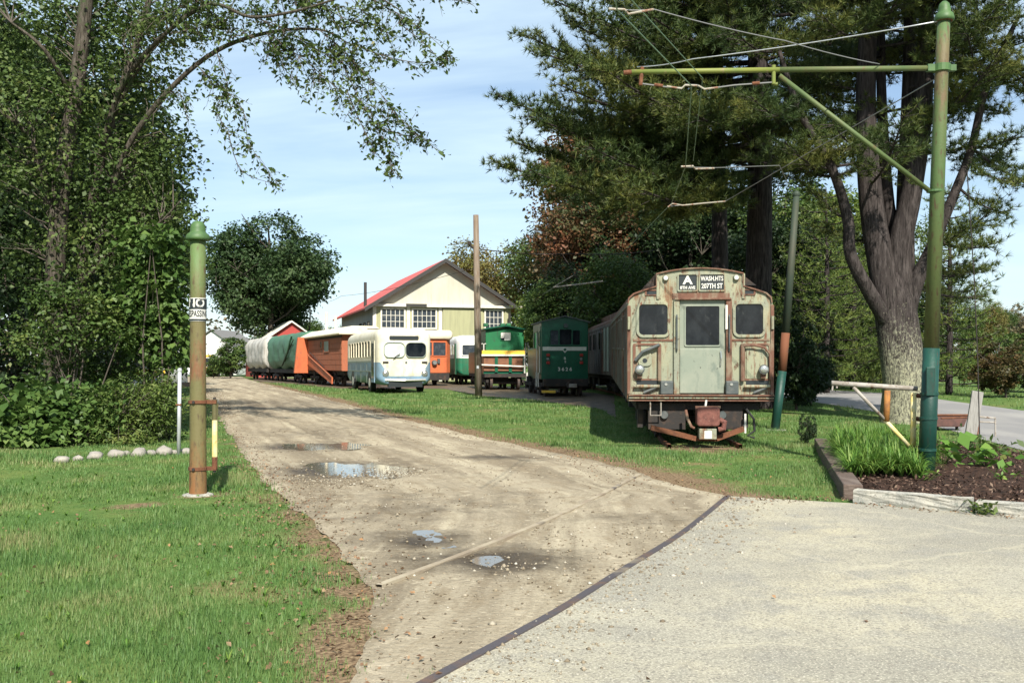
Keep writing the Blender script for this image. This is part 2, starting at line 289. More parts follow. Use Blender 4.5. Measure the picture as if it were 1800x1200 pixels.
M('train_side', (0.150, 0.139, 0.112), [((0.098, 0.079, 0.064), 2.4, (1, 2.5, 0.25), 0.42, 0.6), ((0.112, 0.053, 0.038), 2.0, (1, 1.5, 0.3), 0.55, 0.68), ((0.203, 0.195, 0.158), 4, (1, 3, 0.2), 0.6, 0.7)], rough=0.85, bump=(0.3, 20))
M('train_rust', (0.141, 0.069, 0.045), [((0.198, 0.150, 0.102), 4, (1, 1, 0.4), 0.5, 0.62), ((0.066, 0.030, 0.021), 6, (1, 1, 0.4), 0.55, 0.7)], rough=0.88, bump=(0.3, 30))
M('door_grey', (0.196, 0.224, 0.176), [((0.241, 0.258, 0.202), 2.2, (1, 1, 0.7), 0.45, 0.65), ((0.146, 0.174, 0.140), 5, (1, 1, 0.5), 0.56, 0.7), ((0.039, 0.042, 0.034), 5, (1, 1, 1), 0.66, 0.70)], rough=0.65)
M('dark_box', (0.060, 0.072, 0.072), [((0.096, 0.102, 0.096), 6, (1, 1, 1), 0.45, 0.65)], rough=0.6)
M('glass_dark', (0.006, 0.009, 0.013), [((0.022, 0.027, 0.032), 2.5, (1, 1, 0.6), 0.45, 0.7), ((0.05, 0.055, 0.055), 9, (1, 1, 0.4), 0.62, 0.75)], rough=0.08, spec=0.3)
M('glass_grey', (0.035, 0.045, 0.055), [((0.09, 0.10, 0.11), 3, (1, 1, 1), 0.5, 0.7)], rough=0.1, spec=0.4)
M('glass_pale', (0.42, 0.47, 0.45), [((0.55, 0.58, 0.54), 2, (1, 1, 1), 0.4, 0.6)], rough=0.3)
M('lens', (0.45, 0.46, 0.44), rough=0.12, metal=0.6)
M('chrome', (0.6, 0.6, 0.58), rough=0.25, metal=0.9)
M('sign_black', (0.018, 0.024, 0.026), rough=0.5)
M('white_paint', (0.592, 0.584, 0.528), [((0.480, 0.464, 0.400), 6, (1, 1, 1), 0.5, 0.7)], rough=0.6)
M('underframe', (0.028, 0.025, 0.023), [((0.07, 0.045, 0.032), 5, (1, 1, 1), 0.5, 0.7)], rough=0.9, bump=(0.3, 30))
M('wheel_steel', (0.06, 0.05, 0.045), [((0.12, 0.07, 0.05), 5, (1, 1, 1), 0.5, 0.7)], rough=0.75, metal=0.2)
M('coupler_rust', (0.172, 0.068, 0.052), [((0.104, 0.040, 0.032), 9, (1, 1, 1), 0.45, 0.65), ((0.240, 0.128, 0.096), 16, (1, 1, 1), 0.6, 0.7)], rough=0.85, bump=(0.3, 40))
M('loco_green', (0.006, 0.075, 0.040), [((0.010, 0.105, 0.055), 1.8, (1, 1, 0.7), 0.45, 0.65), ((0.03, 0.06, 0.04), 7, (1, 1, 0.4), 0.6, 0.75)], rough=0.35)
M('cab_green', (0.008, 0.13, 0.045), [((0.012, 0.10, 0.042), 2, (1, 1, 0.7), 0.45, 0.65), ((0.03, 0.06, 0.035), 6, (1, 1, 0.3), 0.58, 0.72)], rough=0.5)
M('yellow', (0.72, 0.46, 0.05), [((0.55, 0.36, 0.08), 5, (1, 1, 1), 0.5, 0.7)], rough=0.5)
M('brown_panel', (0.21, 0.095, 0.05), [((0.15, 0.065, 0.04), 4, (1, 1, 1), 0.45, 0.65)], rough=0.8)
M('red_paint', (0.33, 0.03, 0.02), rough=0.5)
M('trolley_orange', (0.50, 0.125, 0.045), [((0.40, 0.10, 0.04), 2, (1, 1, 0.6), 0.45, 0.65), ((0.28, 0.10, 0.05), 6, (1, 1, 0.3), 0.58, 0.72)], rough=0.6)
M('plow_orange', (0.36, 0.115, 0.055), [((0.30, 0.10, 0.05), 2, (1, 1, 0.5), 0.42, 0.62), ((0.22, 0.09, 0.055), 5, (1, 1, 0.3), 0.52, 0.70)], rough=0.8)
M('roof_cream', (0.72, 0.66, 0.50), [((0.60, 0.53, 0.38), 2, (1, 1, 1), 0.5, 0.7)], rough=0.7)
M('tarp_green', (0.054, 0.132, 0.078), [((0.072, 0.156, 0.096), 1.0, (1, 1, 1), 0.45, 0.65)], rough=0.6, bump=(0.7, 2.2, (0.5, 2.2, 0.5)))
M('tarp_white', (0.413, 0.398, 0.360), [((0.210, 0.180, 0.150), 1.3, (1, 3, 0.4), 0.5, 0.68)], rough=0.6, bump=(0.7, 2.5))
M('bus_rubber', (0.02, 0.02, 0.02), rough=0.85)
M('white_bus', (0.62, 0.64, 0.62), rough=0.5)
M('van_blue', (0.05, 0.09, 0.24), rough=0.4)
M('pcc_white', (0.66, 0.68, 0.66), [((0.5, 0.52, 0.5), 3, (1, 1, 1), 0.5, 0.7)], rough=0.55)
M('pcc_grey', (0.27, 0.31, 0.26), [((0.2, 0.24, 0.2), 3, (1, 1, 1), 0.5, 0.7)], rough=0.6)
M('pcc_green', (0.012, 0.16, 0.085), rough=0.45)
# buildings
M('barn_cream', (0.47, 0.455, 0.375), [((0.42, 0.40, 0.32), 0.8, (2, 2, 0.4), 0.45, 0.65), ((0.33, 0.30, 0.22), 1.5, (3, 3, 0.3), 0.62, 0.76)], rough=0.8, bump=(0.4, 1.0, (9, 9, 0.05)))
M('barn_olive', (0.33, 0.33, 0.19), [((0.27, 0.27, 0.16), 1.2, (3, 3, 0.3), 0.45, 0.65)], rough=0.85, bump=(0.4, 1.0, (9, 9, 0.05)))
M('barn_side', (0.30, 0.31, 0.30), [((0.25, 0.26, 0.25), 1, (3, 3, 0.3), 0.45, 0.65)], rough=0.85, bump=(0.5, 1.0, (10, 10, 0.05)))
M('red_roof', (0.50, 0.095, 0.075), [((0.42, 0.075, 0.06), 1, (1, 3, 1), 0.45, 0.65)], rough=0.6, bump=(0.4, 1.0, (0.2, 8, 0.2)))
M('trim_dark', (0.035, 0.034, 0.032), rough=0.7)
M('trim_white', (0.62, 0.60, 0.52), [((0.45, 0.42, 0.34), 4, (1, 1, 1), 0.55, 0.7)], rough=0.7)
M('shed_red', (0.36, 0.055, 0.045), [((0.30, 0.05, 0.04), 2, (5, 5, 0.4), 0.45, 0.65)], rough=0.8)
M('house_white', (0.70, 0.70, 0.68), rough=0.8)
M('house_roof', (0.16, 0.155, 0.15), rough=0.9)
# bark and foliage
M('bark_brown', (0.075, 0.064, 0.050), [((0.115, 0.10, 0.082), 5, (3, 3, 0.6), 0.45, 0.62), ((0.03, 0.026, 0.02), 7, (4, 4, 0.4), 0.48, 0.62), ((0.06, 0.08, 0.04), 3, (1, 1, 0.6), 0.54, 0.66)], rough=0.95, bump=(1.0, 9, (4, 4, 0.7)), spec=0.1)
M('bark_pine', (0.036, 0.030, 0.029), [((0.068, 0.058, 0.055), 4, (3, 3, 0.5), 0.45, 0.62), ((0.014, 0.012, 0.012), 6, (4, 4, 0.35), 0.50, 0.64)], rough=0.95, bump=(1.0, 7, (4, 4, 0.6)), spec=0.1)
M('bark_big', (0.042, 0.035, 0.033), [((0.075, 0.064, 0.06), 4, (3, 3, 0.5), 0.45, 0.62), ((0.016, 0.014, 0.013), 6, (4, 4, 0.35), 0.50, 0.64)], rough=0.95, bump=(1.0, 7, (4, 4, 0.6)), spec=0.1)
lich = [(0.0, 1.0), (0.30, 0.95), (0.48, 0.6), (0.66, 0.25), (1.0, 0.0)]
band_rust(MATS['bark_big'], lich, -0.3, 5.2, (0.17, 0.17, 0.125), 7, (2.4, 2.4, 1.0), 0.30, 0.66, 0.84)
band_rust(MATS['bark_big'], lich, -0.3, 5.2, (0.30, 0.295, 0.20), 15, (1.6, 1.6, 0.9), 0.26, 0.70, 0.80)
band_rust(MATS['bark_big'], lich, -0.3, 5.2, (0.022, 0.019, 0.017), 6, (4.5, 4.5, 0.4), 0.10, 0.62, 0.72)
M('dull_red', (0.11, 0.055, 0.045), [((0.07, 0.04, 0.035), 6, (1, 1, 1), 0.45, 0.65)], rough=0.9)
M('twig', (0.10, 0.085, 0.07), rough=0.9, spec=0.1)
def bare_nodes(m):
    nt = m.node_tree; N = nt.nodes; L = nt.links; b = N['Principled BSDF']; c = b.inputs['Base Color'].links[0].from_socket
    a = N.new('ShaderNodeAttribute'); a.attribute_name = 'bare'; t = N.new('ShaderNodeTexCoord'); n = N.new('ShaderNodeTexNoise'); n.inputs['Scale'].default_value = 3.0; n.inputs['Detail'].default_value = 8; n.inputs['Roughness'].default_value = 0.7; L.new(t.outputs['Object'], n.inputs['Vector'])
    ad = N.new('ShaderNodeMath'); ad.operation = 'ADD'; L.new(n.outputs['Fac'], ad.inputs[0]); L.new(a.outputs['Fac'], ad.inputs[1])
    mr = N.new('ShaderNodeMapRange'); mr.inputs[1].default_value = 0.75; mr.inputs[2].default_value = 1.1; L.new(ad.outputs[0], mr.inputs[0])
    n2 = N.new('ShaderNodeTexNoise'); n2.inputs['Scale'].default_value = 28; n2.inputs['Detail'].default_value = 5; L.new(t.outputs['Object'], n2.inputs['Vector'])
    rp = N.new('ShaderNodeValToRGB'); rp.color_ramp.elements[0].position = 0.35; rp.color_ramp.elements[1].position = 0.68; rp.color_ramp.elements[0].color = (0.075, 0.048, 0.028, 1); rp.color_ramp.elements[1].color = (0.29, 0.21, 0.125, 1); L.new(n2.outputs['Fac'], rp.inputs[0])
    mi = N.new('ShaderNodeMix'); mi.data_type = 'RGBA'; L.new(mr.outputs[0], mi.inputs[0]); L.new(c, mi.inputs[6]); L.new(rp.outputs[0], mi.inputs[7]); L.new(mi.outputs[2], b.inputs['Base Color'])
bare_nodes(MATS['lawn_soil'])
MLEAF('leaf_overhang', [(0.0, (0.038, 0.069, 0.020)), (0.5, (0.074, 0.119, 0.031)), (0.9, (0.135, 0.175, 0.050)), (1.0, (0.203, 0.163, 0.062))], clump=0.7)
MLEAF('leaf_mid', [(0.0, (0.031, 0.058, 0.016)), (0.5, (0.063, 0.111, 0.026)), (0.9, (0.126, 0.163, 0.039)), (1.0, (0.197, 0.143, 0.052))], clump=0.8)
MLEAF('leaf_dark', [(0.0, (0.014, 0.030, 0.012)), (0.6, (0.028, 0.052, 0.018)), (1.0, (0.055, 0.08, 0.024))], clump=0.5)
MLEAF('leaf_fresh', [(0.0, (0.032, 0.075, 0.018)), (0.5, (0.072, 0.131, 0.030)), (0.85, (0.131, 0.200, 0.050)), (1.0, (0.210, 0.237, 0.075))], clump=1.0)
MLEAF('leaf_weed', [(0.0, (0.056, 0.094, 0.022)), (0.6, (0.106, 0.156, 0.035)), (1.0, (0.200, 0.213, 0.062))], clump=1.0)
MLEAF('leaf_maple', [(0.0, (0.024, 0.050, 0.018)), (0.6, (0.046, 0.082, 0.028)), (1.0, (0.08, 0.115, 0.04))], clump=0.4)
MLEAF('leaf_red', [(0.0, (0.05, 0.07, 0.024)), (0.38, (0.07, 0.075, 0.028)), (0.55, (0.13, 0.07, 0.032)), (0.85, (0.19, 0.072, 0.036)), (1.0, (0.12, 0.085, 0.04))], clump=0.35)
MLEAF('leaf_rust', [(0.0, (0.045, 0.055, 0.020)), (0.5, (0.10, 0.075, 0.030)), (1.0, (0.17, 0.095, 0.04))], clump=0.4)
MLEAF('leaf_gold', [(0.0, (0.09, 0.11, 0.030)), (0.5, (0.16, 0.15, 0.040)), (0.85, (0.22, 0.17, 0.06)), (1.0, (0.26, 0.15, 0.06))], clump=0.4)
MLEAF('leaf_lime', [(0.0, (0.057, 0.098, 0.018)), (0.6, (0.127, 0.178, 0.032)), (1.0, (0.196, 0.218, 0.046))], clump=0.5)
MLEAF('leaf_far', [(0.0, (0.07, 0.085, 0.040)), (0.5, (0.14, 0.115, 0.060)), (1.0, (0.21, 0.15, 0.09))], clump=0.1)
MLEAF('needle', [(0.0, (0.024, 0.048, 0.016)), (0.45, (0.054, 0.083, 0.022)), (0.75, (0.115, 0.132, 0.030)), (1.0, (0.205, 0.190, 0.046))], trans=0.15, clump=0.55)
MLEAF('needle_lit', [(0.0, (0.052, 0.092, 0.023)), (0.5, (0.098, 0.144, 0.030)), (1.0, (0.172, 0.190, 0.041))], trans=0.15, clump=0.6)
MLEAF('grass', [(0.0, (0.060, 0.135, 0.036)), (0.45, (0.112, 0.205, 0.055)), (0.75, (0.18, 0.235, 0.078)), (1.0, (0.32, 0.28, 0.14))], trans=0.3, clump=0.9)
MLEAF('lily', [(0.0, (0.055, 0.13, 0.020)), (0.6, (0.11, 0.22, 0.035)), (1.0, (0.20, 0.28, 0.06))], trans=0.3)
MLEAF('dead_leaf', [(0.0, (0.10, 0.06, 0.035)), (0.5, (0.18, 0.105, 0.06)), (0.85, (0.27, 0.18, 0.105)), (1.0, (0.30, 0.15, 0.06))], trans=0.1)
MLEAF('gravel_mat', [(0.0, (0.12, 0.095, 0.065)), (0.6, (0.23, 0.19, 0.13)), (0.9, (0.33, 0.29, 0.22)), (1.0, (0.46, 0.43, 0.36))], trans=0.0, rough=0.9)
MLEAF('chip_mat', [(0.0, (0.03, 0.018, 0.012)), (0.6, (0.075, 0.042, 0.03)), (1.0, (0.20, 0.14, 0.10))], trans=0.0, rough=0.9)
# ------------------------------------------------------------------ the setting: ground, roads, beds, puddles
def grid_lines(lo, a, b, hi, step, grow=1.35):
    xs = list(np.arange(a, b + 1e-6, step)); d = step
    while xs[-1] < hi: d *= grow; xs.append(xs[-1] + d)
    d = step
    while xs[0] > lo: d *= grow; xs.insert(0, xs[0] - d)
    return np.array(xs)
gx = grid_lines(-700, -26, 26, 700, 0.5); gy = grid_lines(-60, 0, 62, 900, 0.5)
XX, YY = np.meshgrid(gx, gy)
ZZ = gz(XX, YY)
nx_, ny_ = len(gx), len(gy)
ii = np.arange(nx_ * ny_).reshape(ny_, nx_)
np_mesh('ground', np.stack([XX, YY, ZZ], -1).reshape(-1, 3), np.stack([ii[:-1, :-1], ii[:-1, 1:], ii[1:, 1:], ii[1:, :-1]], -1).reshape(-1, 4), 4, 'lawn_soil', kind='structure', smooth=True)
def resample(pts, n):
    pts = np.asarray(pts, float)[:, :2]; d = np.r_[0, np.cumsum(np.linalg.norm(np.diff(pts, axis=0), axis=1))]
    t = np.linspace(0, d[-1], n); return np.stack([np.interp(t, d, pts[:, 0]), np.interp(t, d, pts[:, 1])], 1)
def strip(name, left, right, n, m, mat, dz, wob=0.0, kind='structure'):
    l = resample(left, n); r = resample(right, n)
    if wob:
        for e in (l, r): e += np.convolve(rng.normal(size=n + 4), np.ones(5) / 5, 'valid')[:, None] * wob
    t = np.linspace(0, 1, m)[None, :, None]; p = l[:, None] * (1 - t) + r[:, None] * t
    z = gz(p[..., 0], p[..., 1]) + dz
    al = np.r_[0, np.cumsum(np.linalg.norm(np.diff((l + r) / 2, axis=0), axis=1))]; wid = np.linalg.norm(r - l, axis=1)
    uvw = np.stack([(np.linspace(-0.5, 0.5, m)[None] * np.minimum(wid, 5.5)[:, None]), np.repeat(al[:, None], m, 1), np.zeros((n, m))], -1)
    ii = np.arange(n * m).reshape(n, m)
    o = np_mesh(name, np.concatenate([p, z[..., None]], -1).reshape(-1, 3), np.stack([ii[:-1, :-1], ii[:-1, 1:], ii[1:, 1:], ii[1:, :-1]], -1).reshape(-1, 4), 4, mat, kind=kind, smooth=True)
    o.data.attributes.new('road_uv', 'FLOAT_VECTOR', 'POINT').data.foreach_set('vector', uvw.reshape(-1).astype(np.float32))
    return o, np.r_[l, r[::-1]]
def flat(name, pts, z, mat, kind='structure'):
    me = bpy.data.meshes.new(name); me.from_pydata([(x, y, z) for x, y in pts], [], [tuple(range(len(pts)))])
    bm = bmesh.new(); bm.from_mesh(me); bmesh.ops.recalc_face_normals(bm, faces=bm.faces)
    if bm.faces[:][0].normal.z < 0: bmesh.ops.reverse_faces(bm, faces=bm.faces)
    bmesh.ops.triangulate(bm, faces=bm.faces); bm.to_mesh(me); bm.free()
    return link(name, me, mat, None, kind)
g2 = lambda lst: [tuple(G(*p)[:2]) for p in lst]
def crom(pts, k=8):
    p = np.array(pts, float); n = len(p); o = []
    for i in range(n - 1):
        a, b_, c, d = p[max(i - 1, 0)], p[i], p[i + 1], p[min(i + 2, n - 1)]
        for j in range(k): t = j / k; o.append(0.5 * (2 * b_ + (c - a) * t + (2 * a - 5 * b_ + 4 * c - d) * t * t + (-a + 3 * b_ - 3 * c + d) * t ** 3))
    o.append(p[-1]); return [tuple(q) for q in o]
RAIL_R = [(-2.5, 1.2), (-1.8, 2.6), (-1.0, 4.2), (-.44, 5.35), (0, 6.22), (.357, 6.95), (.95, 8.31), (1.73, 10.08), (2.80, 12.9)]
RAIL_L = [(-1.02, 7.6), (-.16, 9.5), (.74, 11.76), (1.98, 15.4)]
left_edge = [(-2.6, 1.2), (-1.9, 2.5), (-1.15, 4.0)] + g2([(590, 1260), (622, 1200), (645, 1110), (652, 1030), (592, 962), (550, 918), (475, 855), (437, 810), (408, 770), (385, 730), (366, 703), (345, 682), (320, 670), (300, 662)])
right_edge = RAIL_R + g2([(1205, 857), (1130, 833), (1040, 808), (950, 790), (850, 770), (760, 748), (690, 733), (600, 708), (540, 693), (480, 678), (440, 668), (425, 662)])
road, ROADPOLY = strip('dirt_road', left_edge, right_edge, 1000, 84, 'dirt', 0.006, wob=0.06)
POOLS = [((540, 784), 75, 6, 1.5), ((600, 826), 105, 11, 1.5), ((752, 946), 66, 11, 0.75), ((866, 985), 46, 12, 0.9)]
def pool_d(x, y, c, rx, ry):
    g0 = G(*c); gx_ = abs(G(c[0] + rx, c[1]).x - g0.x); gy_ = abs(G(c[0], c[1] - ry).y - G(c[0], c[1] + ry).y) / 2; return np.sqrt(((x - g0.x - 0.25 * (y - g0.y) * -0.3) / gx_) ** 2 + ((y - g0.y) / gy_) ** 2)
_ph = [(rng.uniform(0, 6.3), rng.uniform(0, 2 * np.pi)) for _ in range(40)]
def relief(x, y):
    z = np.zeros(x.shape)
    for k, (ph, an) in enumerate(_ph):
        wl = 3.2 * 0.915 ** k; z = z + 0.0036 * (wl / 3.2) ** 0.45 * np.sin((x * math.cos(an) + y * math.sin(an)) * 2 * np.pi / wl + ph + 1.5 * np.sin(y * 0.8 + x * 1.3))
    return z
def sink(o, n, m):
    me = o.data; co = np.zeros(n * m * 3, np.float32); me.vertices.foreach_get('co', co); co = co.reshape(n, m, 3).astype(float); t = np.linspace(0, 1, m)[None]; wid = np.linalg.norm(co[:, -1, :2] - co[:, 0, :2], axis=1)[:, None]
    f = sstep(0.09, 0.2, t) * (1 - sstep(0.78, 0.88, t)) * sstep(1.6, 2.5, wid); x, y = co[..., 0], co[..., 1]; u = (t - 0.5) * np.minimum(wid, 5.5)
    d = relief(x, y) - 0.014 * np.exp(-((u - 0.75 - 0.2 * np.sin(y * 0.35)) / 0.22) ** 2) - 0.014 * np.exp(-((u + 0.8 - 0.2 * np.sin(y * 0.35)) / 0.22) ** 2) + 0.006
    for c, rx, ry, k in POOLS: d = d - 0.034 * k * np.exp(-pool_d(x, y, c, rx, ry) ** 2.2)
    df = (d * f).ravel(); safe = np.ones(df.shape, bool); xf, yf = x.ravel(), y.ravel()
    for ox, oy in ((.95, 0), (-.95, 0), (0, .95), (0, -.95), (.68, .68), (-.68, .68), (.68, -.68), (-.68, -.68)): safe &= inpoly(xf + ox, yf + oy, ROADPOLY[::3])
    df = np.where(safe, df, np.maximum(df, -0.0025)); d = df.reshape(d.shape); f = 1.0
    co[..., 2] += d * f; me.vertices.foreach_set('co', co.reshape(-1).astype(np.float32)); me.update()
sink(road, 1000, 84)
gob = bpy.data.objects['ground']; xr, yr = XX.ravel(), YY.ravel(); ins_ = np.ones(len(xr), bool)
for ox, oy in ((0, 0), (.5, 0), (-.5, 0), (0, .5), (0, -.5)): ins_ &= inpoly(xr + ox, yr + oy, ROADPOLY[::3])
zg = ZZ.ravel() - 0.12 * ins_; cog = np.stack([xr, yr, zg], 1); gob.data.vertices.foreach_set('co', cog.astype(np.float32).ravel()); gob.data.update()
WET_SHADE = [((750, 948), 90, 16, 0.9), ((720, 890), 230, 30, 0.38), ((560, 760), 150, 14, 0.35), ((525, 785), 85, 8, 0.8), ((600, 826), 115, 15, 1.0), ((700, 948), 120, 22, 0.55), ((870, 985), 150, 24, 1.0), ((870, 804), 70, 4.5, 0.8), ((1110, 912), 120, 12, 0.45), ((470, 712), 150, 14, 0.45), ((640, 905), 120, 22, 0.35), ((430, 740), 60, 8, 0.3), ((900, 870), 90, 10, 0.25)]  # damp patches, plus the trees' shadow painted across the far road
def set_wet_shade(o):
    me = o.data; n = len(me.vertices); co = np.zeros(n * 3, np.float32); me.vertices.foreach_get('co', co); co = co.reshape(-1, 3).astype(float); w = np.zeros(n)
    for c, rx, ry, k in WET_SHADE:
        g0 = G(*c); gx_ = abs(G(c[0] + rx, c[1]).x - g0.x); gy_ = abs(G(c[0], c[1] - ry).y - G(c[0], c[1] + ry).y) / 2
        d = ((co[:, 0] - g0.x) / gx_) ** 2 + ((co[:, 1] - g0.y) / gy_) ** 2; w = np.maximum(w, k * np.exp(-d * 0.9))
    at = me.attributes.new('wet_shade', 'FLOAT', 'POINT'); at.data.foreach_set('value', w.astype(np.float32))
set_wet_shade(road)
def wet_shade_nodes(m):
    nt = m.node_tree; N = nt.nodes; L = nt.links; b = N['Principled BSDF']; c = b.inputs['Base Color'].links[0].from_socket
    a = N.new('ShaderNodeAttribute'); a.attribute_name = 'wet_shade'; t = N.new('ShaderNodeTexCoord'); n = N.new('ShaderNodeTexNoise'); n.inputs['Scale'].default_value = 2.6; n.inputs['Detail'].default_value = 7; n.inputs['Roughness'].default_value = 0.6; L.new(t.outputs['Object'], n.inputs['Vector'])
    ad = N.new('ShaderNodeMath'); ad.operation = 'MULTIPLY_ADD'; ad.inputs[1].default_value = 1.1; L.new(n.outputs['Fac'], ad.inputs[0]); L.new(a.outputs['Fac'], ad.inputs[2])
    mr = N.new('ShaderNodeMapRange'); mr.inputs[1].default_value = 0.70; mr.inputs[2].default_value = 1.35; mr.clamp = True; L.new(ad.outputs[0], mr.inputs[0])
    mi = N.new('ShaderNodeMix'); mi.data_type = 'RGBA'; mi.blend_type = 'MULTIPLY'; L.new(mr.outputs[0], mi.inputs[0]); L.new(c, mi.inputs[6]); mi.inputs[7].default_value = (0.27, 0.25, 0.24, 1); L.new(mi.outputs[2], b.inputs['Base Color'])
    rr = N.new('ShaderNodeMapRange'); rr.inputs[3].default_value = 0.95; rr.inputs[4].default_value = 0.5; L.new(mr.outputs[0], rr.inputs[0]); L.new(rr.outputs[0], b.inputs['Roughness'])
wet_shade_nodes(MATS['dirt'])
def bare_at(x, y):
    x = np.asarray(x, float); y = np.asarray(y, float); out = np.zeros(x.shape)
    for edge, w in ((resample(left_edge, 160), np.interp(np.linspace(0, 1, 160), [0, 0.05, 0.10, 0.16, 0.3, 0.6, 1], [0.6, 0.62, 0.45, 0.24, 0.16, 0.3, 0.4])), (resample(right_edge[8:], 120), np.linspace(1.1, 0.6, 120))):
        d = np.full(x.shape, 9.0)
        for (ex, ey), ww in zip(edge, w): d = np.minimum(d, np.hypot(x - ex, y - ey) / ww)
        out = np.maximum(out, np.clip(1.15 - d, 0, 1))
    for bx, by, r in ((-4.55, 12.1, 0.35), (-4.1, 13.0, 0.3), (3.9, 20.3, 1.3), (4.6, 12.9, 0.6)): out = np.maximum(out, np.clip(1.2 - np.hypot(x - bx, y - by) / r, 0, 0.9))
    return out
gob = bpy.data.objects['ground']; at = gob.data.attributes.new('bare', 'FLOAT', 'POINT'); far_ = (np.abs(XX) < 30) & (YY < 120) & (YY > -5); bv = np.zeros(XX.shape); bv[far_] = bare_at(XX[far_], YY[far_]); at.data.foreach_set('value', bv.ravel().astype(np.float32))
lot_pts = [tuple(p) for p in resample(crom(RAIL_R), 40)] + [(3.4, 12.6), (4.16, 12.24), (5.29, 11.4), (6.6, 10.42), (9, 8.6), (13, 5.6), (40, 5), (40, -30), (-40, -30), (-40, -2), (-6, -1), (-3, 0.6)]
flat('parking_lot', lot_pts, 0.010, 'old_asphalt')
near = [(7.2, 8), (9.0, 14)] + g2([(1800, 792), (1700, 764), (1640, 748), (1530, 722), (1440, 708)]) + [(10.5, 52), (4, 66)]
far = [(16, 8), (18, 22), (18.9, 32)] + g2([(1800, 722), (1680, 706), (1560, 691)]) + [(16.0, 54), (12, 62), (8, 72)]
road2, ROAD2POLY = strip('paved_road', near, far, 90, 14, 'road_asphalt', 0.008)
bed_pts = [(4.42, 12.35), (4.62, 13.2), (6.45, 20.5), (9.4, 20.3), (9.3, 17.5), (8.8, 14.0), (7.6, 9.95), (6.7, 10.55), (5.39, 11.58)]
def mound(name, poly, z0, h, mat):
    poly = np.array(poly); c = poly.mean(0); vs = []; n = 60; rs = resample(np.r_[poly, poly[:1]], n + 1)[:-1]
    rings = [1.0, 0.9, 0.75, 0.5, 0.25]
    for r in rings:
        q = c + (rs - c) * r; hz = z0 + h * (1 - r ** 2) + rng.normal(size=n) * 0.01
        vs.append(np.c_[q, hz])
    v = np.concatenate(vs + [np.array([[*c, z0 + h]])]); fs = []
    for i in range(len(rings) - 1):
        for k in range(n): fs.append((i * n + k, i * n + (k + 1) % n, (i + 1) * n + (k + 1) % n, (i + 1) * n + k))
    o = len(v) - 1; b = (len(rings) - 1) * n
    for k in range(n): fs.append((b + k, b + (k + 1) % n, o))
    sk = len(v); base = np.c_[rs, np.full(n, -0.05)]; v = np.r_[v, base]
    for k in range(n): fs.append((sk + k, sk + (k + 1) % n, (k + 1) % n, k))
    me = bpy.data.meshes.new(name); me.from_pydata(v.tolist(), [], fs); me.shade_smooth()
    return link(name, me, mat, None, 'structure')
mound('mulch_bed', bed_pts, 0.10, 0.07, 'mulch')
bedge = [[(445, 669), (600, 683), (780, 683), (845, 696), (960, 706), (1060, 719), (1085, 735)], [(452, 662.5), (600, 668), (780, 670), (845, 676), (960, 684), (1040, 690), (1080, 696)]]
tb, TBPOLY = strip('track_bed', g2(bedge[0]), g2(bedge[1]), 60, 8, 'mud', 0.006, wob=0.05)
for c, rx, ry, k in POOLS:
    g0 = G(*c); gx_ = abs(G(c[0] + rx, c[1]).x - g0.x) * 1.5; gy_ = abs(G(c[0], c[1] - ry).y - G(c[0], c[1] + ry).y) / 2 * 1.5; an = np.linspace(0, 2 * np.pi, 49)[:-1]; pp = np.stack([g0.x + gx_ * np.cos(an), g0.y + gy_ * np.sin(an)], 1)
    flat('puddle', pp, g0.z - 0.0035, 'water')
# rails let into the road
def rail_sweep(path, w, h, n=140, dz=0.0):
    p = resample(path, n); b = B(); t = np.gradient(p, axis=0); t = t / np.linalg.norm(t, axis=1, keepdims=True); s = np.stack([t[:, 1], -t[:, 0]], 1); vs = []
    for i in range(n):
        z = gzf(*p[i]) + dz
        for k, zz in ((-1, -0.05), (-1, h), (1, h), (1, -0.05)): vs.append((p[i, 0] + s[i, 0] * k * w / 2, p[i, 1] + s[i, 1] * k * w / 2, z + zz))
    fs = [(i * 4 + k, i * 4 + (k + 1) % 4, i * 4 + 4 + (k + 1) % 4, i * 4 + 4 + k) for i in range(n - 1) for k in range(4)]
    return b.add(vs, fs)
t = thing('railway_track', 'pair of rusty steel rails curving across the dirt road to the rusty train', 'track', (0, 0, 0))
obj('rail', rail_sweep(crom(RAIL_R), 0.066, 0.020), 'rail_steel', t); obj('rail', rail_sweep(crom(RAIL_L), 0.062, 0.030), 'dusty_rail', t)
for pth in ([(3.21, 20.3), (3.27, 21.5), (4.65, 39), (4.4, 60)], [(4.66, 20.3), (4.72, 21.5), (6.1, 39), (5.9, 60)]): obj('rail', rail_sweep(pth, 0.07, 0.09), 'rust', t)

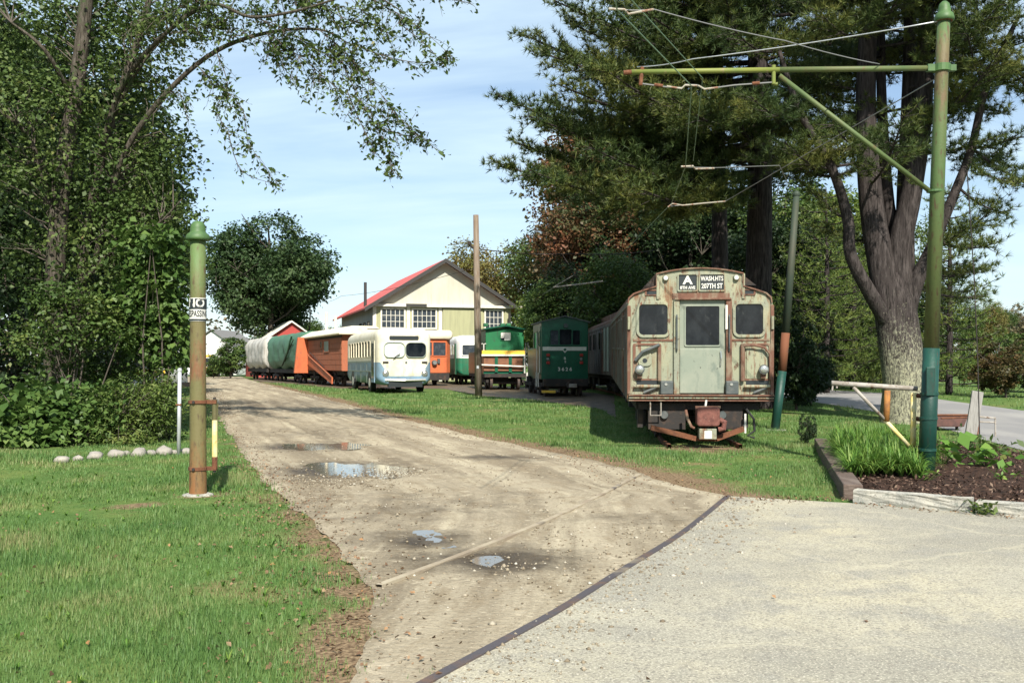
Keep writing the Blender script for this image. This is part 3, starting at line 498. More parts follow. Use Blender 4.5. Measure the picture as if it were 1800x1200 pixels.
# ------------------------------------------------------------------ rolling stock
def root_at(name, label, cat, x, y, axis, group=None, z=None, rx=0):
    return thing(name, label, cat, (x, y, gzf(x, y) if z is None else z), -math.atan2(axis[0], axis[1]), group, rx)
def truck(root, y, gauge=1.435, r=0.4, base=1.9, fw=2.0):
    b = B()
    for s in (-1, 1):
        x = s * fw / 2; b.box(x, y, r + 0.1, 0.12, base + 0.9, 0.16); b.box(x, y, r + 0.28, 0.16, 0.5, 0.3)
        for q in (-1, 1): b.box(x, y + q * base / 2, r, 0.16, 0.28, 0.3)
        b.tube([(x, y - 0.2, r + 0.1), (x, y - 0.2, r + 0.4)], 0.09); b.tube([(x, y + 0.2, r + 0.1), (x, y + 0.2, r + 0.4)], 0.09)
    b.box(0, y, r + 0.15, fw, 0.4, 0.25)
    tr = obj('truck', b, 'underframe', root)
    for q in (-1, 1):
        w = B()
        for s in (-1, 1):
            x = s * gauge / 2
            prof = [(0.02, -0.06), (r + 0.03, -0.06), (r + 0.03, -0.03), (r, -0.02), (r, 0.07), (r - 0.07, 0.07), (r - 0.09, 0.03), (0.12, 0.03), (0.1, 0.08), (0.02, 0.08)]
            bb = B().lathe(prof, 20)
            w.add([(x + s * v[2], y + q * base / 2 + v[0], r + v[1]) for v in bb.v], bb.f)
        w.tube([(-gauge / 2, y + q * base / 2, r), (gauge / 2, y + q * base / 2, r)], 0.07)
        obj('wheelset', w, 'wheel_steel', tr)
    return tr
def side_window(root, s, xw, y0, y1, z0, z1, glass='glass_dark', frame='train_rust', fr=0.05, name='window', proud=0.03, r=0.05):
    o = rrect(y0, y1, z0, z1, r, 3); i = rrect(y0 + fr, y1 - fr, z0 + fr, z1 - fr, r * 0.7, 3)
    a, c = s * (xw - 0.02), s * (xw + proud)
    f = obj(name, B().ring(o, i, min(a, c), max(a, c), 'x'), frame, root)
    a, c = s * (xw - 0.02), s * (xw + 0.006)
    obj('pane', B().prism(rrect(y0 + fr * .6, y1 - fr * .6, z0 + fr * .6, z1 - fr * .6, r * 0.7, 3), min(a, c), max(a, c), 'x'), glass, f)
    return f
def front_window(root, x0, x1, z0, z1, y=0.0, glass='glass_dark', frame='train_paint', fr=0.06, proud=0.035, r=0.08, name='window'):
    o = rrect(x0 - fr, x1 + fr, z0 - fr, z1 + fr, r + fr, 4); i = rrect(x0, x1, z0, z1, r, 4)
    f = obj(name, B().ring(o, i, y - proud, y + 0.02), frame, root, bevel=0.006)
    obj('pane', B().prism(rrect(x0 - fr * .4, x1 + fr * .4, z0 - fr * .4, z1 + fr * .4, r, 4), y - 0.008, y + 0.02), glass, f)
    return f
# --- rusty subway car
def subway_shell(root, Lc, lead):
    prof = [(-1.5, 0.95), (1.5, 0.95), (1.5, 2.98), (1.46, 3.10), (1.36, 3.19), (1.14, 3.27), (0.88, 3.34), (0.88, 3.60)]
    for k in range(1, 10): a = -1 + 2 * k / 10; prof.append((-0.88 * a, 3.60 + 0.115 * (1 - a * a)))
    prof += [(-0.88, 3.60), (-0.88, 3.34), (-1.14, 3.27), (-1.36, 3.19), (-1.46, 3.10), (-1.5, 2.98)]
    body = obj('body', B().prism(prof, 0.0, 0.06), 'train_paint' if lead else 'train_side', root, bevel=0.015)
    p2 = [(x * 0.985, z if z < 3 else z - 0.01) for x, z in prof]
    obj('side_wall', B().prism(p2, 0.063, Lc), 'train_side', root)
    rp = [(1.49, 3.01), (1.47, 3.12), (1.37, 3.21), (1.14, 3.29), (0.90, 3.36), (0.90, 3.62)]
    rp = rp + [(-0.9 * (-1 + 2 * k / 10), 3.62 + 0.115 * (1 - (-1 + 2 * k / 10) ** 2)) for k in range(1, 10)] + [(-x, z) for x, z in rp[::-1]]
    n = len(rp); vs = [(x, y, z) for y in (-0.05, Lc) for x, z in rp] + [(x * 0.985, y, z - 0.025) for y in (-0.05, Lc) for x, z in rp]; fs = []
    for k in range(n - 1):
        fs += [(k, k + 1, n + k + 1, n + k), (2 * n + k, 3 * n + k, 3 * n + k + 1, 2 * n + k + 1), (k, 2 * n + k, 2 * n + k + 1, k + 1)]
    obj('roof', B().add(vs, fs), 'train_rust', root)
    for s in (-1, 1):
        y = 0.25
        for q in range(22):                                    # vertical posts of the side
            yy = 0.35 + q * (Lc - 0.7) / 21
            obj('side_rib', B().span(s * 1.477 - 0.02, s * 1.477 + 0.02 + 0.02 * s, yy - 0.035, yy + 0.035, 0.97, 2.95), 'train_side', root)
        for q, yc in enumerate((2.1, 4.0, 6.3, 8.2, 10.1, 12.4, 14.3, 16.2)):
            side_window(root, s, 1.48, yc - 0.62, yc + 0.62, 2.0, 2.82, frame='train_side', proud=0.02)
        for yc in (3.05, 9.15, 15.25):
            for h in (-1, 1):
                yy = yc + h * 0.0
            d = obj('side_door', B().span(s * 1.49 - 0.02, s * 1.49 + 0.02, yc - 0.32, yc + 0.32, 1.0, 2.9), 'train_rust', root)
            side_window(d, s, 1.505, yc - 0.25, yc + 0.25, 2.0, 2.75, frame='train_side', fr=0.04)
        obj('letter_board', B().span(s * 1.475 - 0.03, s * 1.475 + 0.03, 0.1, Lc - 0.05, 2.92, 3.02), 'train_side', root)
    for y in (3.2, Lc - 3.2): truck(root, y, r=0.42, fw=2.1, base=2.1)
    ub = B()
    for q in range(6): ub.box((-1) ** q * 0.85, 6.0 + q * 1.2, 0.66, 0.7, 0.9, 0.5)
    ub.box(0, Lc / 2, 0.85, 2.6, Lc - 0.5, 0.16)
    obj('underfloor_gear', ub, 'underframe', root)
    return body
XT, YT = 3.91, 20.8
sub = root_at('subway_car', 'rusty pale green subway car with black destination signs and grey front door', 'train', XT, YT, (0.08, 1), group='old subway cars', rx=math.atan2(0.36, 18.3))
subway_shell(sub, 18.3, True)
# end fittings: everything below measured from the front face, metres
for nm, x0, x1 in (('destination_sign', -0.43, -0.06), ('destination_sign', 0.01, 0.50)):
    f = obj(nm, B().ring(rrect(x0 - 0.03, x1 + 0.03, 3.235, 3.615, 0.03, 2), rrect(x0, x1, 3.265, 3.585, 0.02, 2), -0.035, 0.01), 'train_paint', sub)
    obj('sign_face', B().prism(rrect(x0 - 0.01, x1 + 0.01, 3.255, 3.595, 0.02, 2), -0.012, 0.01), 'sign_black', f)
    if x0 < -0.1:
        text('lettering', 'A', 0.235, 'white_paint', f, -0.245, -0.0145, 3.465, 1.15, bold=0.009)
        text('lettering', '8TH AVE', 0.085, 'white_paint', f, -0.245, -0.0145, 3.315, 0.95, bold=0.003)
    else:
        text('lettering', 'WASH.HTS', 0.135, 'white_paint', f, 0.255, -0.0145, 3.50, 0.70, bold=0.003)
        text('lettering', '207TH ST', 0.145, 'white_paint', f, 0.255, -0.0145, 3.345, 0.72, bold=0.004)
hd = obj('header_panel', B().span(-0.56, 0.62, -0.022, 0.01, 3.08, 3.205), 'train_rust', sub, bevel=0.006)
for x in (-0.70, 0.75):
    m_ = obj('marker_lamp', B().tube([(x, -0.07, 3.52), (x, 0.02, 3.52)], [0.055, 0.075], 12), 'train_paint', sub, smooth=False)
    obj('lens', B().tube([(x, -0.075, 3.52), (x, -0.07, 3.52)], 0.045, 12), 'glass_pale', m_)
for x in (-0.86, 0.90):
    obj('corner_post', B().span(x - 0.03, x + 0.03, -0.03, 0.01, 3.08, 3.60), 'train_paint', sub, bevel=0.008)
    obj('hood_gap', B().prism([(x, 3.37), (x + (0.28 if x > 0 else -0.28), 3.36), (x, 3.58)], 0.08, 0.1), 'underframe', sub)
for x in (-0.98, 1.0):
    f = obj('vent', B().ring(rrect(x - 0.15, x + 0.15, 3.155, 3.285, 0.02, 2), rrect(x - 0.11, x + 0.11, 3.18, 3.255, 0.01, 2), -0.02, 0.01), 'train_rust', sub)
    obj('vent_opening', B().span(x - 0.115, x + 0.115, -0.006, 0.01, 3.175, 3.26), 'sign_black', f)
front_window(sub, -1.25, -0.66, 2.34, 2.97); front_window(sub, 0.74, 1.30, 2.34, 2.97)
for x in (-0.955, 1.02):                                          # belt strip under each window
    obj('belt_strip', B().span(x - 0.42, x + 0.42, -0.018, 0.005, 2.205, 2.245), 'train_rust', sub)
dr = obj('front_door', B().span(-0.41, 0.515, -0.02, 0.005, 1.11, 3.05), 'door_grey', sub, bevel=0.008)
obj('pane', B().prism(rrect(-0.285, 0.405, 2.12, 2.93, 0.03, 3), -0.026, -0.01), 'glass_dark', dr)
obj('window_gasket', B().ring(rrect(-0.315, 0.435, 2.09, 2.96, 0.04, 3), rrect(-0.285, 0.405, 2.12, 2.93, 0.03, 3), -0.042, -0.015), 'door_grey', dr)
obj('lower_panel', B().span(-0.405, 0.50, -0.035, -0.01, 1.12, 2.04), 'door_grey', dr, bevel=0.01)
obj('door_handle', B().tube([(0.43, -0.07, 2.0), (0.44, -0.08, 1.85), (0.43, -0.07, 1.7)], 0.014), 'chrome', dr)
for x in (-0.475, 0.60):
    obj('door_post', B().span(x - 0.06, x + 0.06, -0.075, 0.01, 1.1, 3.08), 'train_rust' if x > 0 else 'train_paint', sub, bevel=0.012)
    obj('grab_rail', B().tube([(x + (0.0), -0.10, 2.75), (x, -0.13, 2.7), (x, -0.13, 2.05), (x, -0.10, 2.0)], 0.016), 'dark_box', sub)
obj('door_hood', B().prism([(-0.52, 3.06), (0.64, 3.06), (0.64, 3.10), (-0.52, 3.10)], -0.11, 0.0), 'train_rust', sub, bevel=0.008)
obj('white_strip', B().span(0.525, 0.57, -0.09, -0.07, 2.45, 2.95), 'white_paint', sub)
for x in (-1.24, 1.30):
    h = obj('headlight', B().tube([(x, 0.0, 1.62), (x, -0.14, 1.62), (x, -0.17, 1.62)], [0.075, 0.10, 0.10], 16), 'dark_box', sub)
    obj('lens', B().lathe([(0.09, 0), (0.08, 0.03), (0.05, 0.05), (0.01, 0.058)], 16).__class__().tube([(x, -0.165, 1.62), (x, -0.19, 1.62), (x, -0.205, 1.62)], [0.092, 0.07, 0.02], 16), 'lens', h, smooth=True)
    obj('headlight_bracket', B().box(x, -0.05, 1.5, 0.1, 0.1, 0.12), 'train_rust', sub)
# folding safety gates either side of the door
obj('safety_gate', B().tube([(-0.83, -0.06, 2.12), (-0.83, -0.06, 1.38)], 0.04, 8), 'train_rust', sub)
obj('gate_link', B().tube([(-1.33, -0.06, 1.80), (-1.18, -0.09, 1.98), (-0.83, -0.09, 2.13)], 0.034, 8), 'dark_box', sub)
obj('gate_plate', B().prism(rrect(-1.27, -0.98, 1.68, 1.98, 0.1, 4), -0.03, 0.0), 'train_paint', sub, bevel=0.008)
obj('gate_plate_hole', B().tube([(-1.13, -0.034, 1.80), (-1.13, -0.02, 1.80)], 0.05, 12), 'sign_black', sub)
obj('safety_gate', B().tube([(0.88, -0.06, 2.14), (0.88, -0.06, 1.38)], 0.045, 8), 'train_rust', sub)
obj('gate_link', B().tube([(0.90, -0.08, 2.10), (1.1, -0.10, 2.12), (1.32, -0.10, 2.07), (1.43, -0.09, 1.93), (1.45, -0.08, 1.4)], 0.026, 8), 'train_rust', sub)
obj('gate_plate', B().span(0.96, 1.40, -0.025, 0.0, 1.42, 2.04), 'train_paint', sub, bevel=0.012)
for x0, x1 in ((-1.30, -0.85), (0.96, 1.42)):
    obj('coupler_slot', B().span(x0, x1, -0.012, 0.004, 1.30, 1.385), 'sign_black', sub)
    obj('slot_bar', B().tube([(x0 - 0.05, -0.07, 1.265), (x1 + 0.02, -0.07, 1.265)], 0.035, 8), 'train_paint', sub)
    obj('slot_strut', B().tube([(x0 + 0.15, -0.05, 1.13), (x1 - 0.05, -0.06, 1.24)], 0.03, 8), 'dark_box', sub)
    obj('panel_frame', B().ring(rrect(x0 - 0.08, x1 + 0.06, 1.385, 2.16, 0.04, 2), rrect(x0 - 0.02, x1 + 0.0, 1.42, 2.12, 0.03, 2), -0.02, 0.005), 'train_rust', sub)
for x in (-0.68, 0.66):
    bx = obj('junction_box', B().span(x - 0.13, x + 0.13, -0.16, 0.0, 1.10, 1.38), 'dark_box', sub, bevel=0.02)
    obj('bolt', B().tube([(x - 0.02, -0.175, 1.31), (x - 0.02, -0.155, 1.31)], 0.03, 10), 'lens', bx)
for k, z in enumerate((1.085, 1.03, 0.975)):
    obj('anticlimber', B().span(-1.47, 1.50, -0.20 + 0.015 * k, 0.02, z - 0.016, z + 0.010), ('train_rust', 'train_paint', 'train_rust')[k], sub, bevel=0.006)
obj('anticlimber_core', B().span(-1.44, 1.47, -0.13, 0.02, 0.955, 1.095), 'underframe', sub)
for x in (-1.46, 1.49):
    obj('corner_rib', B().span(x - 0.035, x + 0.035, -0.03, 0.02, 1.1, 2.95), 'train_rust', sub, bevel=0.01)
    obj('hinge', B().tube([(x, -0.05, 2.72), (x, -0.05, 2.45)], 0.03, 8), 'train_paint', sub)
# coupler and pilot beam
cb = B(); cb.add(*(lambda b: (b.v, b.f))(B().prism(rrect(-0.10, 0.36, 0.47, 0.86, 0.06, 3), -0.55, -0.15)))
cp = obj('coupler', cb, 'coupler_rust', sub, bevel=0.03)
obj('coupler_flange', B().span(-0.13, 0.38, -0.50, -0.44, 0.83, 0.88), 'train_rust', cp)
obj('coupler_knuckle', B().tube([(0.36, -0.45, 0.60), (0.46, -0.47, 0.55), (0.44, -0.47, 0.42), (0.34, -0.46, 0.40)], 0.06, 8), 'coupler_rust', cp)
obj('coupler_pin', B().tube([(0.08, -0.4, 0.84), (0.10, -0.4, 1.0)], 0.022, 8), 'white_paint', cp)
obj('air_hose', B().tube([(-0.30, -0.25, 0.78), (-0.27, -0.35, 0.6), (-0.2, -0.4, 0.45), (-0.14, -0.4, 0.42)], 0.03, 8), 'train_rust', cp)
obj('drawbar', B().tube([(0.13, -0.2, 0.66), (0.13, 1.6, 0.66)], 0.12, 8), 'underframe', cp)
obj('coupler_box', B().span(-0.05, 0.30, -0.50, -0.2, 0.20, 0.42), 'train_paint', cp, bevel=0.015)
obj('box_label', B().span(0.05, 0.2, -0.506, -0.5, 0.22, 0.38), 'white_paint', cp)
def bar(p0, p1, w, h):
    p0, p1 = Vector(p0), Vector(p1); d = p1 - p0; b = B(); yv = Vector((0, 1, 0)); zv = d.normalized().cross(yv)
    vs = [p + yv * (a * w / 2) + zv * (c * h / 2) for p in (p0, p1) for a, c in ((-1, -1), (1, -1), (1, 1), (-1, 1))]
    return b.add(vs, [(0, 1, 2, 3), (4, 7, 6, 5), (0, 4, 5, 1), (1, 5, 6, 2), (2, 6, 7, 3), (3, 7, 4, 0)])
obj('pilot_beam', bar((-1.02, -0.22, 0.42), (-0.1, -0.28, 0.20), 0.12, 0.10), 'rust', sub)
obj('pilot_beam', bar((0.32, -0.28, 0.20), (0.88, -0.22, 0.40), 0.12, 0.10), 'rust', sub)
obj('pilot_beam', B().span(-0.12, 0.34, -0.3, -0.16, 0.15, 0.205), 'rust', sub)
obj('buffer_plate', B().span(-1.05, -0.28, 0.05, 0.16, 0.36, 0.9), 'underframe', sub); obj('buffer_plate', B().span(0.48, 0.9, 0.05, 0.16, 0.36, 0.9), 'underframe', sub)
for x in (-0.72, 0.48): obj('hose_socket', B().tube([(x, -0.02, 0.66), (x, 0.06, 0.66)], [0.075, 0.09], 12), 'dark_box', sub)
obj('step_hanger', B().tube([(-1.02, -0.12, 0.96), (-1.02, -0.12, 0.66), (-0.80, -0.12, 0.66), (-0.80, -0.12, 0.96)], 0.016, 6), 'gate_grey', sub)
obj('trip_arm', B().tube([(0.93, -0.1, 0.70), (0.93, -0.1, 0.30)], 0.024, 6), 'white_paint', sub)
obj('hose', B().tube([(0.95, -0.1, 0.8), (1.1, -0.12, 0.6), (1.12, -0.12, 0.35), (0.98, -0.12, 0.25), (1.12, -0.12, 0.2)], 0.025, 6), 'bus_rubber', sub)
ub2 = B()
for x in (-1.2, -1.0, 1.0): ub2.box(x, 0.6, 0.62, 0.12, 0.5, 0.5)
ub2.box(0, 0.9, 0.84, 2.5, 1.6, 0.14); obj('end_frame', ub2, 'underframe', sub)
# second car coupled behind
v0 = Vector((3.91 + 0.08 * 18.9, 20.8 + 18.9, 0))
sub2 = root_at('subway_car', 'grey and rust subway car coupled behind the lead car, beside green locomotive', 'train', v0.x, v0.y, (-0.02, 1), group='old subway cars')
subway_shell(sub2, 18.3, False)
for yc in (0.9, 2.0): obj('side_panel', B().span(-1.52, -1.50, yc - 0.3, yc + 0.3, 1.1, 2.9), 'pcc_grey', sub2)
# --- green electric locomotive 3626
lo = root_at('electric_locomotive', 'dark green locomotive cab with white stripe and white number', 'locomotive', 2.23, 42.0, (-0.114, 1))
hw = 1.0
prof = [(-hw, 0.72), (hw, 0.72), (hw, 3.12), (0.6, 3.27), (0, 3.34), (-0.6, 3.27), (-hw, 3.12)]
obj('cab_body', B().prism(prof, 0, 2.6), 'loco_green', lo, bevel=0.03)
obj('cab_roof', B().prism([(-hw - 0.08, 3.10), (0, 3.36), (hw + 0.08, 3.10), (hw + 0.08, 3.15), (0, 3.41), (-hw - 0.08, 3.15)], -0.12, 2.75), 'dark_box', lo)
obj('hood', B().span(-0.8, 0.8, 2.6, 6.0, 0.72, 2.1), 'loco_green', lo, bevel=0.04)
front_window(lo, -0.62, -0.28, 2.18, 2.78, frame='loco_green', glass='glass_grey', r=0.05, fr=0.04)
front_window(lo, -0.22, 0.28, 2.18, 2.82, frame='loco_green', r=0.05, fr=0.04)
front_window(lo, 0.34, 0.64, 2.18, 2.78, frame='loco_green', r=0.05, fr=0.04)
obj('white_stripe', B().span(-0.95, 0.92, -0.012, 0.0, 1.93, 2.09), 'white_paint', lo)
obj('emblem', B().prism([(0, 1.83), (0.13, 1.97), (0, 2.1), (-0.13, 1.97)], -0.03, -0.01), 'white_paint', lo)
obj('emblem_core', B().prism([(0, 1.90), (0.07, 1.97), (0, 2.04), (-0.07, 1.97)], -0.034, -0.028), 'loco_green', lo)
text('number', '3 6 2 6', 0.20, 'white_paint', lo, 0.0, -0.010, 1.14, 1.05, bold=0.006)
text('lettering', 'B', 0.16, 'white_paint', lo, 0.0, -0.010, 1.60, 1.0, bold=0.004); text('lettering', 'E', 0.13, 'white_paint', lo, 0.02, -0.010, 1.46, 1.0, bold=0.004)
for x in (-0.72, 0.70):
    for z in (1.74, 1.42):
        h = obj('tail_lamp', B().box(x, -0.05, z, 0.14, 0.1, 0.12), 'red_paint', lo, bevel=0.02)
    obj('lamp', B().tube([(x - 0.02, -0.02, 1.58), (x - 0.02, -0.1, 1.58)], 0.06, 10), 'lens', lo)
obj('headlamp', B().tube([(0.02, 0.05, 2.98), (0.02, -0.14, 2.98)], 0.09, 12), 'dark_box', lo)
for z0, y in ((1.0, 0.1), (1.0, 0.95)): obj('handrail', B().tube([(-hw - 0.06, y, z0), (-hw - 0.06, y, 2.1 if y < 0.5 else 2.7)], 0.022, 6), 'white_paint', lo)
d = obj('cab_door', B().span(-hw - 0.02, -hw, 0.2, 0.85, 0.9, 2.95), 'loco_green', lo)
side_window(d, -1, hw + 0.02, 0.28, 0.78, 2.1, 2.75, frame='loco_green')
side_window(lo, -1, hw, 1.2, 2.2, 2.0, 2.8, frame='loco_green')
obj('step', B().span(-hw - 0.15, -hw, 0.1, 0.7, 0.35, 0.4), 'underframe', lo)
for y in (0.1, 0.7): obj('step_rail', B().tube([(-hw - 0.12, y, 0.4), (-hw - 0.12, y, 1.0)], 0.025, 6), 'white_paint', lo)
obj('buffer_beam', B().span(-0.95, 0.95, -0.25, 0.0, 0.42, 0.74), 'underframe', lo, bevel=0.03)
obj('coupler', B().tube([(0.1, -0.1, 0.5), (0.1, -0.55, 0.48)], [0.1, 0.13], 8), 'wheel_steel', lo)
obj('coupler_face', B().box(0.25, -0.5, 0.46, 0.34, 0.14, 0.16), 'gate_grey', lo, bevel=0.02)
obj('yellow_tread', B().span(-1.0, -0.45, -0.32, -0.05, 0.16, 0.26), 'yellow', lo)
truck(lo, 1.3, r=0.38, base=1.5, fw=1.8); truck(lo, 4.8, r=0.38, base=1.5, fw=1.8)
# --- green and yellow work car
wc = root_at('work_car', 'bright green work car with yellow band, white rails and brown panels', 'rail car', -0.35, 52.0, (-0.16, 1)); wc.scale = (1, 1, 0.92)
obj('cab', B().span(-1.0, 1.02, 0.25, 3.0, 2.2, 3.50), 'cab_green', wc, bevel=0.03)
obj('cab_roof', B().prism([(-1.15, 3.42), (0, 3.60), (1.15, 3.42), (1.15, 3.48), (0, 3.68), (-1.15, 3.48)], 0.05, 3.2), 'loco_green', wc)
front_window(wc, -0.2, 0.32, 2.82, 3.28, y=0.25, glass='white_paint', frame='cab_green', fr=0.03, r=0.04)
obj('broken_pane', B().span(-0.22, -0.02, 0.232, 0.24, 2.78, 2.95), 'glass_dark', wc)
obj('yellow_band', B().span(-1.22, 1.05, 0.05, 0.3, 2.02, 2.24), 'yellow', wc)
obj('deck_edge', B().span(-1.25, 1.08, 0.0, 0.3, 1.92, 2.02), 'white_paint', wc)
for k in range(3):
    x0 = -1.12 + k * 0.74; obj('side_panel', B().span(x0, x0 + 0.58, 0.12, 0.2, 1.08, 1.9), 'brown_panel', wc); obj('panel_post', B().span(x0 + 0.58, x0 + 0.74, 0.06, 0.2, 1.0, 1.92), 'loco_green', wc)
obj('rail_bar', B().tube([(-1.25, -0.02, 1.42), (1.05, -0.02, 1.32)], 0.045, 8), 'white_paint', wc)
obj('rail_bar', B().tube([(1.02, -0.02, 0.95), (1.02, -0.02, 1.95)], 0.04, 8), 'white_paint', wc)
obj('body', B().span(-1.12, 1.1, 0.2, 7.0, 0.9, 2.2), 'loco_green', wc)
for x in (-1.12, -1.28): obj('handrail', B().tube([(x, 0.1, 2.2), (x, 0.1, 2.6), (x + 0.12, 0.1, 2.62)], 0.03, 6), 'white_paint', wc)
for x in (1.08, 1.2): obj('handrail', B().tube([(x, 0.0, 1.3), (x, 0.0, 2.7)], 0.03, 6), 'dark_box', wc)
for x in (-0.9, 0.0, 0.3): obj('roof_gear', B().box(x, 1.0, 3.72, 0.24, 0.4, 0.2), 'cab_green', wc, bevel=0.03)
obj('step_leg', B().tube([(1.1, -0.1, 0.25), (1.15, -0.1, 1.0)], 0.05, 6), 'white_paint', wc); obj('step_leg', B().tube([(1.32, -0.1, 0.25), (1.32, -0.1, 1.0)], 0.05, 6), 'white_paint', wc)
obj('frame_beam', B().span(-1.1, 1.1, -0.05, 7.0, 0.72, 0.92), 'underframe', wc)
truck(wc, 1.2, r=0.4, base=1.6, fw=1.9); truck(wc, 5.8, r=0.4, base=1.6, fw=1.9)
# --- lofted streamlined shells for the bus and the streamlined trolley
def shell(x, z0, z1, r, ends, L, n=5):
    """rounded-rect section lofted along y; ends: list of (y, inset) at the front, mirrored at the back"""
    st = [(y, i) for y, i in ends] + [(L - y, i) for y, i in ends[::-1]]
    rings = []
    for y, i in st:
        pr = rrect(-x + i, x - i, z0 + i * 0.25, z1 - i * 0.8, max(r - i * 0.4, 0.05), n); rings.append([(p[0], y, p[1]) for p in pr])
    k = len(rings[0]); vs = [v for r_ in rings for v in r_]; fs = [(a * k + b_, a * k + (b_ + 1) % k, (a + 1) * k + (b_ + 1) % k, (a + 1) * k + b_) for a in range(len(rings) - 1) for b_ in range(k)]
    fs += [tuple(range(k)), tuple((len(rings) - 1) * k + b_ for b_ in range(k))]
    return B().add(vs, fs)
def M_two_tone(name, top, low, zside, zfront, x0, x1):
    m = M(name, top, [((top[0] * .85, top[1] * .82, top[2] * .75), 1.5, (1, 1, 1), 0.45, 0.65), ((top[0] * .6, top[1] * .55, top[2] * .45), 4, (1, 1, 0.3), 0.56, 0.72)], rough=0.5); nt = m.node_tree; N = nt.nodes; L = nt.links
    b = N['Principled BSDF']; c = b.inputs['Base Color'].links[0].from_socket
    t = N.new('ShaderNodeTexCoord'); s = N.new('ShaderNodeSeparateXYZ'); L.new(t.outputs['Object'], s.inputs[0])
    ab = N.new('ShaderNodeMath'); ab.operation = 'ABSOLUTE'; L.new(s.outputs[0], ab.inputs[0])
    mr = N.new('ShaderNodeMapRange'); mr.inputs[1].default_value = x0; mr.inputs[2].default_value = x1; mr.inputs[3].default_value = zfront; mr.inputs[4].default_value = zside; L.new(ab.outputs[0], mr.inputs[0])
    lt = N.new('ShaderNodeMath'); lt.operation = 'LESS_THAN'; L.new(s.outputs[2], lt.inputs[0]); L.new(mr.outputs[0], lt.inputs[1])
    mi = N.new('ShaderNodeMix'); mi.data_type = 'RGBA'; L.new(lt.outputs[0], mi.inputs[0]); L.new(c, mi.inputs[6]); ln = N.new('ShaderNodeTexNoise'); ln.inputs['Scale'].default_value = 2.5; ln.inputs['Detail'].default_value = 6; L.new(t.outputs['Object'], ln.inputs['Vector'])
    lr = N.new('ShaderNodeValToRGB'); lr.color_ramp.elements[0].position = 0.35; lr.color_ramp.elements[1].position = 0.7; lr.color_ramp.elements[0].color = (*low, 1); lr.color_ramp.elements[1].color = (low[0] * .6 + .05, low[1] * .55 + .04, low[2] * .5 + .03, 1); L.new(ln.outputs['Fac'], lr.inputs[0]); L.new(lr.outputs[0], mi.inputs[7])
    L.new(mi.outputs[2], b.inputs['Base Color']); return m
M_two_tone('bus_paint', (0.68, 0.65, 0.52), (0.19, 0.31, 0.42), 1.42, 0.80, 0.72, 1.12)
bax = Vector((-0.285, 0.958, 0)); bfl = Vector((-6.07, 44.8, 0)); side = Vector((0.958, 0.285, 0)); bc = bfl + side * 1.27
bus = root_at('trolley_bus', 'cream and blue old trolley bus parked on the grass', 'bus', bc.x, bc.y, (bax.x, bax.y))
BL = 11.0
obj('body', shell(1.27, 0.38, 2.98, 0.42, [(0, 0.34), (0.05, 0.2), (0.16, 0.09), (0.36, 0.025), (0.7, 0)], BL), 'bus_paint', bus, smooth=True)
bus.children[0].data.shade_smooth()
for x0, x1, gl in ((-0.94, -0.03, 'glass_pale'), (0.04, 0.95, 'glass_dark')):  # left pane's pale colour stands in for a reflection
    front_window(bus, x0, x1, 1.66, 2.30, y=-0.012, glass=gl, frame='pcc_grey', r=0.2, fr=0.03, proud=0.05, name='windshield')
obj('destination_sign', B().prism(rrect(-0.72, 0.62, 2.44, 2.62, 0.05, 3), -0.03, 0.1), 'sign_black', bus)
for x in (-0.88, 0.9):
    obj('turn_lamp', B().prism(rrect(x - 0.13, x + 0.13, 1.38, 1.46, 0.03, 2), -0.03, 0.2), 'underframe', bus)
    h = obj('headlight', B().tube([(x, 0.2, 0.92), (x, -0.02, 0.92)], 0.15, 14), 'chrome', bus); obj('lens', B().tube([(x, -0.02, 0.92), (x, -0.05, 0.92)], [0.12, 0.05], 14), 'lens', h)
obj('front_emblem', B().tube([(0.05, -0.03, 1.42), (0.05, 0.02, 1.42)], 0.05, 10), 'chrome', bus); obj('wiper', B().tube([(-0.55, -0.08, 1.6), (-0.25, -0.09, 1.8)], 0.02, 6), 'underframe', bus)
obj('bumper_recess', B().span(-0.75, 0.80, -0.02, 0.3, 0.3, 0.58), 'sign_black', bus); obj('bumper', B().tube([(-0.9, 0.0, 0.62), (0, -0.06, 0.6), (0.95, 0.0, 0.62)], 0.06, 8), 'chrome', bus)
for s in (-1, 1):
    for k in range(8):
        y = 2.05 + k * 0.98; side_window(bus, s, 1.265, y, y + 0.86, 1.66, 2.44, frame='roof_cream', fr=0.03, proud=0.025, r=0.08)
    obj('belt_moulding', B().span(s * 1.272 - 0.015, s * 1.272 + 0.015, 0.9, BL - 0.8, 1.42, 1.50), 'pcc_grey', bus)
    for yw in (2.3, 8.2):
        arch = obj('wheel_arch', B().prism([(yw + 0.60 * math.cos(R(a)), 0.42 + 0.62 * math.sin(R(a))) for a in range(0, 181, 15)], s * 1.266 - 0.012, s * 1.266 + 0.012, 'x'), 'sign_black', bus)
        w = obj('wheel', B().tube([(s * 1.02, yw, 0.46), (s * 1.27, yw, 0.46)], 0.46, 18), 'bus_rubber', bus, bevel=0.03); obj('rim', B().tube([(s * 1.2, yw, 0.46), (s * 1.285, yw, 0.46)], [0.26, 0.22], 14), 'white_paint', w)
dd = obj('door', B().span(-1.292, -1.25, 0.75, 1.65, 0.5, 2.4), 'bus_paint', bus)
for y in (0.82, 1.22): obj('door_pane', B().span(-1.30, -1.28, y, y + 0.34, 0.7, 2.3), 'glass_dark', dd)
for y in (3.2, 5.2, 7.0, 9.4): obj('panel_seam', B().span(-1.277, -1.268, y - 0.012, y + 0.012, 0.45, 1.4), 'pcc_grey', bus)
